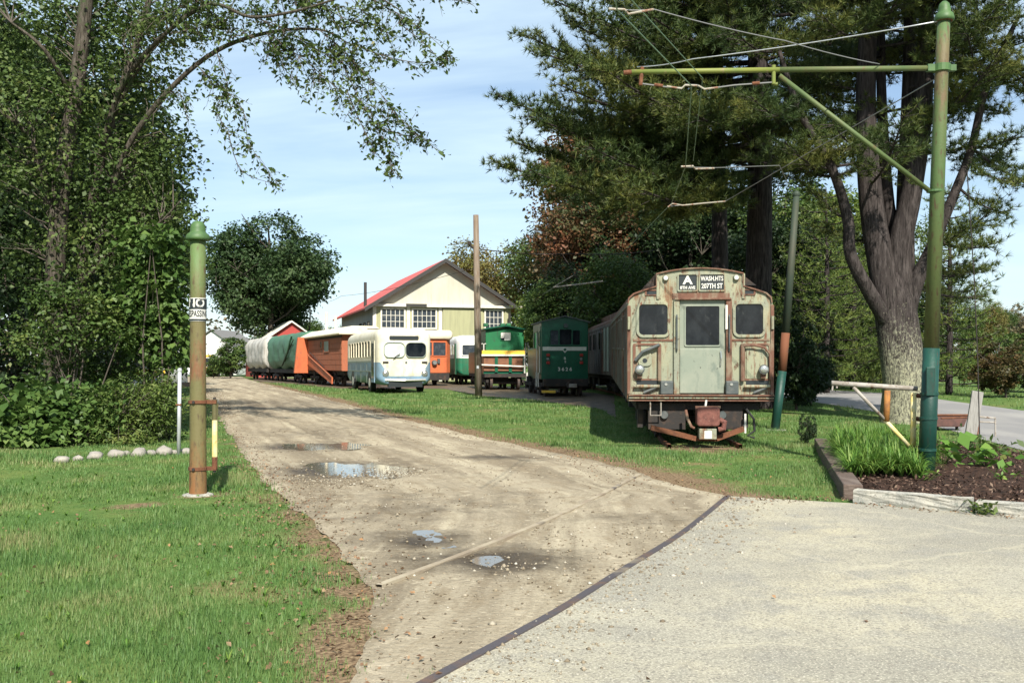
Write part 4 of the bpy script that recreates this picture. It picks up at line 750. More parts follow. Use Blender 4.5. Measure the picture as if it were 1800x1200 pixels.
obj('rub_rail', B().span(-1.285, -1.262, 1.8, BL - 0.8, 0.98, 1.03), 'pcc_grey', bus); obj('drip_rail', B().span(-1.25, -1.20, 0.9, BL - 0.9, 2.56, 2.59), 'pcc_grey', bus)
obj('front_seam', B().span(-0.9, 0.9, -0.006, 0.003, 1.585, 1.60), 'pcc_grey', bus)
obj('roof_hatch', B().span(-0.5, 0.5, 3.5, 6.0, 2.95, 3.06), 'roof_cream', bus, bevel=0.04)
for x in (-0.12, 0.12): obj('trolley_pole', B().tube([(x, 5.0, 3.1), (x, 10.8, 3.3)], 0.025, 6), 'underframe', bus)
# --- orange streetcar behind the bus
tax = (-0.387, 0.922)
oc = root_at('streetcar', 'orange streetcar with cream roof standing behind the trolley bus', 'streetcar', -5.1, 63.0, tax)
pr = [(-1.25, 0.75), (1.25, 0.75), (1.25, 2.9), (-1.25, 2.9)]
obj('body', B().prism([(-1.25, 0.0), (-0.9, -0.35), (0.9, -0.35), (1.25, 0.0), (1.25, 12), (-1.25, 12)], 0.8, 2.95, 'z'), 'trolley_orange', oc, bevel=0.03)
obj('roof', B().add(*(lambda b: (b.v, b.f))(shell(1.36, 2.9, 3.5, 0.26, [(-0.5, 0.25), (-0.4, 0.1), (-0.2, 0)], 12.2))), 'roof_cream', oc, smooth=True)
for x0, x1 in ((-0.85, -0.1), (0.0, 0.82)): front_window(oc, x0, x1, 1.9, 2.72, y=-0.36, glass='glass_grey', frame='trolley_orange', r=0.04, fr=0.05)
hl = obj('headlight', B().tube([(0.05, -0.3, 1.45), (0.05, -0.55, 1.45)], 0.16, 14), 'dark_box', oc); obj('lens', B().tube([(0.05, -0.55, 1.45), (0.05, -0.58, 1.45)], 0.12, 14), 'lens', hl)
for x in (0.35, -0.6): obj('marker_lamp', B().box(x, -0.4, 1.55, 0.16, 0.12, 0.3), 'dark_box', oc)
for s in (-1, 1):
    for k in range(8): side_window(oc, s, 1.25, 0.6 + k * 1.4, 1.75 + k * 1.4, 1.85, 2.7, frame='trolley_orange', glass='glass_grey')
obj('fender', B().span(-1.0, 1.0, -0.55, -0.3, 0.35, 0.8), 'underframe', oc); truck(oc, 2.5, fw=1.8); truck(oc, 9.5, fw=1.8)
# --- orange snow plough car
pl = Vector((-10.1, 59, 0)); ax2 = Vector((-0.387, 0.922, 0)); sd2 = Vector((0.922, 0.387, 0))
pc_ = pl + sd2 * 1.25
pw = root_at('plow_car', 'orange wooden snow plow car with slanted wing blade and cream roof', 'rail car', pc_.x, pc_.y, (ax2.x, ax2.y))
obj('body', B().span(-1.22, 1.22, 0, 11.2, 0.95, 3.1), 'plow_orange', pw)
obj('roof', B().prism([(-1.5, 3.1), (1.5, 3.1), (1.5, 3.22), (0.7, 3.62), (-0.7, 3.62), (-1.5, 3.22)], -0.4, 11.8), 'roof_cream', pw, bevel=0.05)
obj('painted_eave_shadow', B().span(-1.26, -1.22, 0, 11.2, 2.95, 3.09), 'underframe', pw)  # dark strip imitates the shade below the eave
for q in range(6):                                                        # wide siding boards
    obj('board', B().span(-1.245, -1.22, 0.05, 11.15, 0.98 + q * 0.33, 1.285 + q * 0.33), 'plow_orange', pw)
side_window(pw, -1, 1.25, 3.4, 4.9, 2.1, 2.85, glass='pcc_grey', frame='plow_orange'); side_window(pw, -1, 1.25, 5.4, 6.1, 2.35, 2.85, frame='plow_orange')
obj('nose_plow', B().prism([(-2.15, 0.75), (-1.2, 0.75), (-1.2, 3.2), (-1.9, 3.2)], 10.2, 10.5), 'trolley_orange', pw, bevel=0.02)
vs = [(-1.28, 9.6, 1.95), (-1.28, 9.6, 1.35), (-1.28, 2.2, 0.55), (-1.28, 2.2, 0.15)]
obj('wing_blade', B().add([(x - 0.08 * k, y, z) for k in (0, 1) for x, y, z in vs], [(0, 1, 3, 2), (4, 6, 7, 5), (0, 4, 5, 1), (2, 3, 7, 6), (0, 2, 6, 4), (1, 5, 7, 3)]), 'trolley_orange', pw)
obj('blade_rib', B().tube([(-1.38, 9.5, 1.98), (-1.38, 2.2, 0.58)], 0.05, 6), 'plow_orange', pw); obj('chain', B().tube([(-1.3, 9.4, 2.2), (-1.32, 4.5, 1.15)], 0.03, 6), 'underframe', pw)
for yy in (10.9, 8.0): obj('roof_stack', B().tube([(0.2, yy, 3.5), (0.2, yy, 5.0 if yy > 9 else 4.6)], 0.09, 8), 'roof_cream', pw)
obj('underbody', B().span(-1.0, 1.0, 0.3, 11, 0.7, 0.95), 'underframe', pw); truck(pw, 2.6); truck(pw, 8.8)
# --- tarpaulin covered cars
def tarp(name, label, x, y, L, wd, hz, mat, rope=True):
    r = root_at(name, label, 'rail car', x, y, (ax2.x, ax2.y))
    n, st = 28, 30; vs = []
    prof0 = rrect(-wd, wd, 0.95, hz, 0.75, 6); prof0 = resample(np.array(prof0 + prof0[:1]), n + 1)[:-1]
    for i in range(st):
        t = i / (st - 1); e = 0.0 if 0 < i < st - 1 else 0.25
        for k, p in enumerate(prof0):
            q = 0.05 * math.sin(k * 1.7 + i * 0.9) + 0.06 * math.sin(i * 1.3 + k * 0.2) + random.uniform(-0.03, 0.03)
            low = 0.12 * math.sin(i * 0.7) if p[1] < 1.1 else 0
            hh = -0.18 * math.sin(i * 0.45) ** 2 if p[1] > hz - 0.4 else 0
            vs.append((p[0] * (1 - e * 0.3) + q * (1 if abs(p[0]) > wd * .8 else 0), t * L, p[1] * (1 - e * 0.1) + low + hh))
    fs = [(a * n + b_, a * n + (b_ + 1) % n, (a + 1) * n + (b_ + 1) % n, (a + 1) * n + b_) for a in range(st - 1) for b_ in range(n)] + [tuple(range(n)), tuple((st - 1) * n + b_ for b_ in range(n))]
    obj('tarpaulin', B().add(vs, fs), mat, r, smooth=True)
    if rope: obj('fold', B().tube([(-wd - 0.06, L * 0.2, hz - 0.3), (-wd - 0.12, L * 0.3, 2.2), (-wd - 0.08, L * 0.45, 1.3)], [0.06, 0.1, 0.05], 6), mat, r); obj('rope', B().tube([(-wd - 0.1, L * 0.14, hz - 0.6), (-wd - 0.14, L * 0.45, 1.2)], 0.035, 5), 'underframe', r)
    obj('frame', B().span(-1.1, 1.1, 0.2, L - 0.2, 0.7, 1.0), 'underframe', r); truck(r, 2.6); truck(r, L - 2.6)
    return r
q0 = pc_ + ax2 * 12.0; tarp('covered_rail_car', 'rail car wrapped in a green tarpaulin behind the orange plow car', q0.x, q0.y, 15.0, 1.4, 3.75, 'tarp_green')
q1 = pc_ + ax2 * 28.2; tarp('covered_rail_car', 'rail car wrapped in dirty white sheeting beyond the green tarpaulin', q1.x, q1.y, 12.0, 1.4, 3.8, 'tarp_white', False)
# --- green and white streamlined trolley
pcx = root_at('streamlined_trolley', 'green and white streamlined trolley half hidden by the wooden utility pole', 'streetcar', -2.35, 65.0, (-0.2, 1))
M_two_tone('pcc_paint', (0.64, 0.66, 0.64), (0.012, 0.17, 0.09), 1.75, 1.75, 0.5, 0.6)
obj('body', shell(1.27, 0.6, 3.25, 0.45, [(0, 0.3), (0.08, 0.17), (0.25, 0.06), (0.6, 0)], 13), 'pcc_paint', pcx, smooth=True)
for x0, x1 in ((-0.9, -0.05), (0.05, 0.9)): front_window(pcx, x0, x1, 1.95, 2.6, y=-0.012, frame='pcc_white', glass='glass_grey')
for s in (-1, 1):
    for k in range(8): side_window(pcx, s, 1.265, 1.3 + k * 1.35, 2.4 + k * 1.35, 1.95, 2.65, frame='pcc_white', glass='glass_grey')
obj('door', B().span(-1.29, -1.26, 0.35, 1.1, 0.7, 2.7), 'pcc_green', pcx); obj('headlight', B().tube([(0, 0.1, 1.2), (0, -0.06, 1.2)], 0.16, 12), 'chrome', pcx)
truck(pcx, 3); truck(pcx, 10)
# --- vans by the far bend
def van(name, label, x, y, ax, L, wd, h, top, low, stripe=None):
    r = root_at(name, label, 'van', x, y, ax)
    obj('body', shell(wd / 2, 0.35, h, 0.25, [(0, 0.14), (0.06, 0.06), (0.2, 0)], L), top, r, smooth=True)
    front_window(r, -wd * .36, wd * .36, h * 0.58, h * 0.83, y=0.0, frame=top, fr=0.03)
    for s in (-1, 1):
        for k in range(4): side_window(r, s, wd / 2 - 0.005, 0.5 + k * (L - 0.9) / 4, 0.4 + (k + 0.92) * (L - 0.9) / 4, h * 0.56, h * 0.85, frame=top, fr=0.03)
        if stripe: obj('stripe', B().span(s * wd / 2 - 0.012, s * wd / 2 + 0.012, 0.1, L - 0.1, h * .42, h * .52), stripe[0], r); obj('stripe', B().span(s * wd / 2 - 0.012, s * wd / 2 + 0.012, 0.1, L - 0.1, h * .31, h * .37), stripe[1], r)
        for yw in (0.9, L - 1.0): w = obj('wheel', B().tube([(s * (wd / 2 - 0.2), yw, 0.34), (s * (wd / 2 + 0.01), yw, 0.34)], 0.34, 14), 'bus_rubber', r)
    obj('bumper', B().span(-wd / 2 + 0.05, wd / 2 - 0.05, -0.1, 0.05, 0.4, 0.6), low, r)
    return r
van('shuttle_van', 'white van with yellow and blue stripes parked behind the roadside bushes', -13.9, 41.5, (-1, 0.12), 5.6, 2.0, 2.2, 'white_bus', 'underframe', ('yellow', 'van_blue'))
v = van('yellow_van', 'small yellow and white van at the far bend of the dirt road', -33.9, 110, (0.2, 1), 5.0, 2.3, 2.5, 'white_bus', 'yellow')
obj('hood', B().span(-1.0, 1.0, -0.9, 0.0, 0.4, 1.1), 'yellow', v, bevel=0.1); obj('roof_band', B().span(-1.0, 1.0, -0.02, 0.3, 2.2, 2.45), 'yellow', v)

# ------------------------------------------------------------------ buildings
ba = Vector((-0.285, 0.9585, 0)); bs = Vector((0.9585, 0.285, 0)); BW, BLn, EH, PH = 11.5, 21.4, 6.2, 9.75
bl = Vector((-11.1, 80, 0)); bcn = bl + bs * (BW / 2)
barn = root_at('car_barn', 'cream gabled car barn with red metal roof', 'barn', bcn.x, bcn.y, (ba.x, ba.y))
h2 = BW / 2
obj('gable_wall', B().prism([(-h2, EH), (h2, EH), (0, PH)], 0, 0.2), 'barn_cream', barn)
obj('front_wall', B().span(-h2, h2, 0.03, 0.25, 0, EH - 0.003), 'barn_olive', barn)
obj('side_wall', B().span(-h2, -h2 + 0.2, 0.26, BLn, 0, EH), 'barn_side', barn); obj('side_wall', B().span(h2 - 0.2, h2, 0.26, BLn, 0, EH), 'barn_side', barn)
obj('rear_wall', B().prism([(-h2 + .2, 0), (h2 - .2, 0), (h2 - .2, EH), (0, PH - 0.1), (-h2 + .2, EH)], BLn - 0.2, BLn - 0.01), 'barn_side', barn)
sl_ = (PH - EH) / h2
for s in (-1, 1):
    xo = h2 + 0.85
    obj('roof_slope', B().prism([(0, PH + 0.06), (s * xo, PH + 0.06 - sl_ * xo), (s * xo, PH + 0.2 - sl_ * xo), (0, PH + 0.2)], -0.75, BLn + 0.5), 'red_roof', barn)
    obj('rake_board', B().prism([(0, PH - 0.12), (s * xo, PH - 0.12 - sl_ * xo), (s * xo, PH + 0.215 - sl_ * xo), (0, PH + 0.215)], -0.80, -0.753), 'trim_dark', barn)
obj('tie_beam', B().span(-h2 - 0.2, h2 + 0.9, -0.35, 0.0, EH - 0.18, EH + 0.02), 'trim_white', barn)
obj('door_track', B().span(-3.2, -1.5, -0.42, -0.36, EH - 0.12, EH + 0.06), 'trim_dark', barn)
def barn_window(x0, x1, z0, z1, nx, nz):
    f = obj('window', B().ring([(x0 - .12, z0 - .12), (x1 + .12, z0 - .12), (x1 + .12, z1 + .12), (x0 - .12, z1 + .12)], [(x0, z0), (x1, z0), (x1, z1), (x0, z1)], -0.06, 0.1), 'trim_white', barn)
    w_, h_ = (x1 - x0) / nx, (z1 - z0) / nz
    for i in range(nx):
        for j in range(nz): obj('pane', B().span(x0 + i * w_ + .018, x0 + (i + 1) * w_ - .018, 0.0, 0.026, z0 + j * h_ + .018, z0 + (j + 1) * h_ - .018), 'glass_grey', f)
    for i in range(1, nx): obj('muntin', B().span(x0 + i * w_ - .02, x0 + i * w_ + .02, -0.03, 0.026, z0, z1), 'trim_white', f)
    for j in range(1, nz): obj('muntin', B().span(x0, x1, -0.025, 0.024, z0 + j * h_ - .02, z0 + j * h_ + .02), 'trim_white', f)
barn_window(-5.1, -3.3, 4.35, 5.8, 5, 3); barn_window(-2.55, -0.7, 4.35, 5.8, 5, 3); barn_window(3.55, 4.95, 4.2, 5.8, 4, 3)
for x in (-5.7, -2.95, -0.3, 3.15, 5.35): obj('door_post', B().span(x - 0.14, x + 0.14, -0.05, 0.03, 0, EH - 0.2), 'trim_white' if x < 0 else 'barn_olive', barn)
obj('sliding_door', B().span(-0.1, 3.0, -0.12, 0.0, 0, EH - 0.25), 'barn_olive', barn)
for k in range(3): side_window(barn, -1, h2, 2.2 + k * 2.4, 3.6 + k * 2.4, 4.3, 4.95, frame='trim_dark')
obj('flue', B().tube([(-h2 - 0.4, 2.0, EH - 0.4), (-h2 - 0.4, 2.0, EH + 1.9)], 0.13, 10), 'trim_dark', barn)
obj('downpipe', B().tube([(h2 - 0.3, -0.6, EH - 0.6), (h2 - 0.25, -0.3, 3.4)], 0.12, 8), 'trim_dark', barn)
sh = root_at('red_shed', 'red gabled shed rising behind the tarpaulin covered cars', 'shed', *(P(512, 600, 108).xy), (-0.387, 0.922))
obj('wall', B().prism([(-3.6, 0), (3.6, 0), (3.6, 3.4), (0, 5.9), (-3.6, 3.4)], 0, 9), 'shed_red', sh)
for s in (-1, 1): obj('roof', B().prism([(0, 5.95), (s * 4.0, 3.17), (s * 4.0, 3.35), (0, 6.13)], -0.4, 9.4), 'trim_white', sh)
obj('door', B().span(-1, 1, -0.05, 0.0, 0, 2.6), 'trim_white', sh)
ho = root_at('white_house', 'white clapboard house glimpsed through the trees at the road bend', 'house', *(P(372, 610, 135).xy), (0.1, 1))
obj('wall', B().prism([(-3.5, 0), (3.5, 0), (3.5, 3.6), (0, 6), (-3.5, 3.6)], 0, 9), 'house_white', ho)
for s in (-1, 1): obj('roof', B().prism([(0, 6.05), (s * 3.9, 3.4), (s * 3.9, 3.55), (0, 6.2)], -0.3, 9.3), 'house_roof', ho)
for x in (-1.8, 1.0): f = obj('window', B().span(x, x + 0.9, -0.05, 0.0, 2.2, 3.6), 'trim_white', ho); obj('pane', B().span(x + .1, x + .8, -0.07, -0.04, 2.3, 3.5), 'glass_dark', f)
def M_post(name, stops, z0, z1):
    m = M(name, (0.1, 0.1, 0.05), rough=0.65, bump=(0.2, 30)); nt = m.node_tree; N = nt.nodes; L = nt.links; b = N['Principled BSDF']
    t = N.new('ShaderNodeTexCoord'); s_ = N.new('ShaderNodeSeparateXYZ'); L.new(t.outputs['Object'], s_.inputs[0])
    mpn = N.new('ShaderNodeMapping'); mpn.inputs['Scale'].default_value = (1.2, 1.2, 0.35); L.new(t.outputs['Object'], mpn.inputs[0])
    n = N.new('ShaderNodeTexNoise'); n.inputs['Scale'].default_value = 6; n.inputs['Detail'].default_value = 7; n.inputs['Roughness'].default_value = 0.65; L.new(mpn.outputs[0], n.inputs['Vector'])
    mr = N.new('ShaderNodeMapRange'); mr.inputs[1].default_value = z0; mr.inputs[2].default_value = z1; L.new(s_.outputs[2], mr.inputs[0])
    ad = N.new('ShaderNodeMath'); ad.operation = 'MULTIPLY_ADD'; ad.inputs[1].default_value = 0.55; L.new(n.outputs['Fac'], ad.inputs[0]); L.new(mr.outputs[0], ad.inputs[2])
    sb = N.new('ShaderNodeMath'); sb.operation = 'SUBTRACT'; sb.inputs[1].default_value = 0.275; L.new(ad.outputs[0], sb.inputs[0])
    rp = N.new('ShaderNodeValToRGB'); els = rp.color_ramp.elements
    while len(els) < len(stops): els.new(0.5)
    for e, (p_, c_) in zip(els, stops): e.position = p_; e.color = (*c_, 1)
    L.new(sb.outputs[0], rp.inputs[0])
    n2 = N.new('ShaderNodeTexNoise'); n2.inputs['Scale'].default_value = 18; n2.inputs['Detail'].default_value = 6; L.new(mpn.outputs[0], n2.inputs['Vector']); m2 = N.new('ShaderNodeMapRange'); m2.inputs[1].default_value = 0.55; m2.inputs[2].default_value = 0.7; L.new(n2.outputs['Fac'], m2.inputs[0])
    mi = N.new('ShaderNodeMix'); mi.data_type = 'RGBA'; L.new(m2.outputs[0], mi.inputs[0]); L.new(rp.outputs[0], mi.inputs[6]); mi.inputs[7].default_value = (0.075, 0.05, 0.025, 1); L.new(mi.outputs[2], b.inputs['Base Color'])
M_post('iron_post_paint', [(0.0, (0.208, 0.091, 0.033)), (0.10, (0.169, 0.098, 0.039)), (0.18, (0.137, 0.117, 0.047)), (0.42, (0.124, 0.114, 0.044)), (0.50, (0.169, 0.078, 0.036)), (0.58, (0.130, 0.111, 0.044)), (0.74, (0.130, 0.111, 0.044)), (0.88, (0.098, 0.130, 0.042)), (1.0, (0.091, 0.150, 0.047))], 0.0, 3.35)
M_post('pole_paint', [(0.0, (0.10, 0.105, 0.036)), (0.25, (0.085, 0.115, 0.036)), (0.5, (0.07, 0.12, 0.038)), (0.68, (0.08, 0.11, 0.036)), (0.78, (0.12, 0.085, 0.04)), (0.86, (0.11, 0.095, 0.04)), (0.92, (0.07, 0.12, 0.04)), (1.0, (0.07, 0.125, 0.042))], 1.8, 6.9)
# ------------------------------------------------------------------ posts, gates, wires
lp = G(348, 870); LY = lp.y
zz = lambda py, Y: CAMZ + (PYH - py) / F * Y - 0
po = thing('iron_post', 'short green and rust iron post with domed cap and no trespassing sign', 'post', (lp.x, lp.y, lp.z))
zb = lp.z; H = lambda py: zz(py, LY) - zb
obj('shaft', B().lathe([(0.116, -0.15), (0.112, 0.05), (0.106, H(790)), (0.104, H(700)), (0.100, H(520)), (0.098, H(414))], 20), 'iron_post_paint', po, smooth=True)
zc_ = H(420)
obj('cap', B().lathe([(0.098, zc_ - 0.02), (0.15, zc_ - 0.02), (0.155, zc_ + 0.01), (0.145, zc_ + 0.05), (0.105, zc_ + 0.085), (0.098, zc_ + 0.10), (0.098, zc_ + 0.14), (0.085, zc_ + 0.19), (0.055, zc_ + 0.225), (0.01, zc_ + 0.235)], 24), 'cap_green', po, smooth=True)
zs0, zs1 = H(565), H(524)
def arc_band(r, a0, a1, z0, z1, n=20):
    vs = []; 
    for k in range(n + 1):
        a = R(a0 + (a1 - a0) * k / n)
        for rr, z in ((r, z0), (r, z1), (r + 0.004, z1), (r + 0.004, z0)): vs.append((rr * math.sin(a), -rr * math.cos(a), z))
    fs = [(k * 4 + j, k * 4 + (j + 1) % 4, k * 4 + 4 + (j + 1) % 4, k * 4 + 4 + j) for k in range(n) for j in range(4)] + [(0, 1, 2, 3), (n * 4, n * 4 + 3, n * 4 + 2, n * 4 + 1)]
    return B().add(vs, fs)
sg = obj('warning_sign', arc_band(0.104, -100, 100, zs0, zs1), 'white_paint', po)
zm = zs0 + (zs1 - zs0) * 0.52
obj('sign_band', arc_band(0.1085, -98, 98, zm, zs1 - 0.012), 'sign_black', sg); obj('sign_band', arc_band(0.1085, -98, 98, zs0 + 0.008, zs0 + 0.03), 'sign_black', sg)
def curved_text(s, size, mat, r, z, sx, par, off=0.0, bold=0.0):
    me = text_mesh(s, size, sx, extr=0.0, bold=bold)
    for v_ in me.vertices:
        a = (v_.co.x + off) / r; v_.co = Vector((r * math.sin(a), -r * math.cos(a), z + v_.co.y))
    return link('lettering', me, mat, par)
curved_text('NO', 0.15, 'white_paint', 0.1145, (zm + zs1) / 2, 1.0, sg, 0.005, 0.004)
curved_text('TRESPASSING', 0.115, 'sign_black', 0.1105, (zm + zs0 + 0.03) / 2, 0.55, sg, 0.0, 0.003)
for py in (706, 823):
    z = H(py); c = obj('clamp', B().lathe([(0.112, z - 0.022), (0.122, z - 0.02), (0.122, z + 0.02), (0.112, z + 0.022)], 20), 'rust', po)
    obj('hinge_lug', B().box(0.17, 0.02, z, 0.14, 0.06, 0.05), 'rust', c); obj('bolt', B().tube([(-0.02, -0.135, z), (-0.02, -0.11, z)], 0.02, 8), 'underframe', c)
    obj('bolt', B().tube([(0.21, 0.02, z - 0.05), (0.21, 0.02, z + 0.06)], 0.02, 8), 'underframe', c)
obj('footing', B().lathe([(0.22, -0.1), (0.20, 0.012), (0.16, 0.025), (0.02, 0.03)], 14), 'granite', po)
gt = thing('swing_gate', 'yellow and rust pipe gate hinged on the capped iron post, folded back', 'gate', (lp.x + 0.21, lp.y + 0.03, lp.z), R(105.5))
obj('hinge_pipe', B().tube([(0, 0, 0.35), (0, 0, 0.5)], 0.036, 10), 'rust', gt); obj('hinge_pipe', B().tube([(0, 0, 0.5), (0, 0, 0.98)], 0.035, 10), 'gate_yellow', gt); obj('hinge_pipe', B().tube([(0, 0, 0.98), (0, 0, 1.25)], 0.034, 10), 'post_olive', gt)
obj('top_bar', B().tube([(0.0, 0, 1.2), (1.3, 0, 1.18)], 0.034, 10), 'gate_grey', gt); obj('brace', B().tube([(0.02, 0, 0.42), (1.0, 0, 1.17)], 0.028, 8), 'gate_yellow', gt)
# thin galvanised post and the cable to the iron post
tp = G(314, 799); tpo = thing('sign_post', 'thin galvanised steel post standing among the white stones', 'post', tp)
ht = zz(652, tp.y) - tp.z
obj('shaft', B().tube([(0, 0, -0.1), (0.02, 0, ht)], 0.036, 10), 'galvanised', tpo, smooth=True); obj('cap', B().lathe([(0.04, ht - 0.01), (0.045, ht + 0.01), (0.035, ht + 0.05), (0.005, ht + 0.06)], 10, (0.02, 0, 0)), 'galvanised', tpo)
obj('clip', B().box(0.01, -0.035, ht * 0.6, 0.10, 0.02, 0.03), 'rust', tpo)
# stones
for k, (px, py, wpx) in enumerate([(108, 813, 22), (138, 809, 20), (167, 806, 22), (205, 803, 22), (222, 801, 20), (244, 802, 26), (266, 800, 22), (288, 799, 26), (308, 798, 16), (328, 797, 18)]):
    g = G(px, py); s = wpx / F * g.y / 2 * random.uniform(0.95, 1.4)
    bm = bmesh.new(); bmesh.ops.create_icosphere(bm, subdivisions=2, radius=1)
    for v_ in bm.verts: v_.co *= 1 + random.uniform(-0.22, 0.22); v_.co.x *= s; v_.co.y *= s * 0.8; v_.co.z *= s * 0.6
    me = bpy.data.meshes.new('field_stone'); bm.to_mesh(me); bm.free(); me.shade_smooth()
    o = link('field_stone', me, 'stone'); o.location = (g.x, g.y, g.z + s * 0.3); o.rotation_euler = (0, 0, k * 0.35)
    tag(o, 'pale rounded stone in the row edging the lawn by the bushes', 'stone', 'stones edging the lawn')
# tall bracket pole
rp_ = Vector((6.1, 14.7, 0.15)); RY = 14.7
pole = thing('trolley_pole', 'tall green iron trolley pole with bracket arm standing in the mulch bed', 'pole', rp_)
def PL(px, py, dy=0.0): return P(px, py, RY + dy) - rp_
def seg(name, mat, a, b, r0, r1): return obj(name, B().tube([a, b], [r0, r1], 20), mat, pole, smooth=True)
seg('base_sleeve', 'teal_green', PL(1628, 832) - Vector((0, 0, .1)), PL(1637, 612), 0.122, 0.117)
obj('shaft', B().tube([PL(1637, 613), PL(1652, 215), PL(1655, 130), PL(1659, 36)], [0.108, 0.099, 0.095, 0.09], 20), 'pole_paint', pole, smooth=True)
c = PL(1660, 36)
obj('cap', B().lathe([(0.09, -0.02), (0.135, -0.01), (0.14, 0.03), (0.125, 0.09), (0.09, 0.12), (0.09, 0.17), (0.07, 0.24), (0.03, 0.28), (0.005, 0.285)], 20, c), 'cap_green', pole, smooth=True)
for py in (692, 735, 790):
    q = PL(1628 + (832 - py) * 0.041, py); obj('collar', B().lathe([(0.118, -0.022), (0.131, -0.018), (0.131, 0.018), (0.118, 0.022)], 20, q), 'teal_green', pole)
q = PL(1632, 670); obj('cover_plate', B().box(q.x - 0.02, q.y - 0.12, q.z, 0.13, 0.04, 0.42), 'teal_green', pole, bevel=0.01)
q = PL(1655.5, 120); cl = obj('arm_clamp', B().lathe([(0.098, -0.06), (0.125, -0.05), (0.125, 0.05), (0.098, 0.06)], 16, q), 'cap_green', pole); obj('clamp_lug', B().box(q.x + 0.14, q.y, q.z, 0.12, 0.08, 0.09), 'cap_green', cl); obj('clamp_lug', B().box(q.x - 0.15, q.y, q.z, 0.14, 0.09, 0.1), 'cap_green', cl)
for py in (36, 336): q = PL(1660 - (py - 36) * 0.055, py); obj('collar', B().lathe([(0.098, -0.02), (0.12, -0.015), (0.12, 0.015), (0.098, 0.02)], 16, q), 'rust' if py < 100 else 'cap_green', pole)
ab = -0.0
obj('bracket_arm', B().tube([PL(1652, 120), PL(1370, 123)], 0.040, 12), 'post_green', pole, smooth=True); obj('bracket_arm', B().tube([PL(1370, 123), PL(1110, 127)], 0.038, 12), 'bright_arm', pole, smooth=True)
obj('arm_end', B().tube([PL(1110, 127), PL(1096, 128)], 0.034, 10), 'rust', pole)
obj('arm_brace', B().tube([PL(1370, 133), PL(1633, 335)], 0.036, 10), 'post_green', pole, smooth=True)
obj('arm_clip', B().tube([PL(1360, 115), PL(1360, 148), PL(1366, 148)], 0.03, 8), 'bright_arm', pole); obj('arm_clip', B().tube([PL(1129, 118), PL(1126, 150)], 0.03, 8), 'rust', pole)
sp = obj('hanger_wire', B().tube([PL(1126, 147), PL(1170, 153), PL(1200, 155), PL(1205, 149), PL(1226, 150), PL(1240, 157), PL(1290, 150), PL(1358, 145)], 0.011, 6), 'wire', pole)
ins = B(); ins.tube([PL(1172, 152), PL(1198, 156), PL(1204, 150), PL(1228, 151), PL(1238, 157), PL(1262, 154)], 0.015, 8); obj('insulator', ins, 'hanger', sp); obj('insulator', B().tube([PL(1150, 149), PL(1165, 151)], 0.024, 8), 'rust', sp); obj('insulator', B().tube([PL(1322, 147), PL(1335, 146)], 0.024, 8), 'rust', sp)
# leaning post beside the train
g3 = G(1362, 756); lean = thing('leaning_post', 'leaning dark green post with an orange rusty band beside the rusty train', 'post', g3)
def L3(px, py): return P(px, py, g3.y) - g3
obj('shaft', B().tube([L3(1361, 765), L3(1375, 652)], [0.115, 0.11], 16), 'teal_green', lean, smooth=True); obj('shaft', B().tube([L3(1375, 652), L3(1381, 585)], [0.108, 0.106], 16), 'orange_band', lean, smooth=True)
obj('shaft', B().tube([L3(1381, 585), L3(1400, 345)], [0.105, 0.08], 16), 'shaded_green', lean, smooth=True); obj('cap', B().lathe([(0.09, 0), (0.10, 0.05), (0.07, 0.12), (0.01, 0.15)], 14, L3(1400, 345)), 'shaded_green', lean); obj('footing', B().lathe([(0.3, -0.05), (0.28, 0.02), (0.1, 0.03)], 12), 'stone', lean)
# pipe gate on the tall pole
gy_ = 14.95; g0 = Vector((P(1612, 700, gy_).x, gy_, 0.15))
ga = thing('swing_gate', 'short triangular pipe gate hung on the tall trolley pole over the lilies', 'gate', g0)
def GL(px, py, d=0): return P(px, py, gy_ + d) - g0
obj('upright', B().tube([GL(1606, 690), GL(1605, 782)], 0.042, 10), 'gate_yellow', ga, smooth=True); obj('top_bar', B().tube([GL(1612, 683), GL(1462, 673)], 0.038, 10), 'gate_grey', ga, smooth=True)
obj('brace', B().tube([GL(1500, 680), GL(1556, 738)], 0.026, 8), 'gate_grey', ga, smooth=True); obj('brace', B().tube([GL(1556, 738), GL(1597, 783)], 0.032, 8), 'gate_yellow', ga, smooth=True)
obj('stay', B().tube([GL(1560, 686), GL(1558, 740)], 0.045, 10), 'gate_orange', ga, smooth=True); obj('latch', B().tube([GL(1464, 674), GL(1463, 686)], 0.014, 6), 'gate_grey', ga); obj('latch', B().tube([GL(1471, 675), GL(1471, 682)], 0.014, 6), 'gate_grey', ga)
for py in (694, 735, 786): obj('hinge', B().tube([GL(1602, py), GL(1622, py + 2)], 0.035, 8), 'rust', ga)
# wooden utility pole
gu = G(841, 697); up = thing('utility_pole', 'weathered wooden utility pole standing in the grass in front of the barn', 'pole', gu)
def UL(px, py): return P(px, py, gu.y) - gu
obj('shaft', B().tube([UL(841.5, 702), UL(839, 540), UL(836.5, 378)], [0.155, 0.14, 0.115], 14), 'pole_wood', up, smooth=True)
br = obj('side_bracket', B().tube([UL(836, 437), UL(828, 433), UL(825, 426)], 0.05, 8), 'underframe', up); obj('insulator', B().tube([UL(825.5, 430), UL(824.5, 424)], 0.07, 8), 'underframe', br)
obj('tag_plate', B().box(*UL(840, 645), 0.1, 0.02, 0.14).__class__().box(UL(840, 645).x, -0.16, UL(840, 645).z, 0.09, 0.02, 0.12), 'galvanised', up)
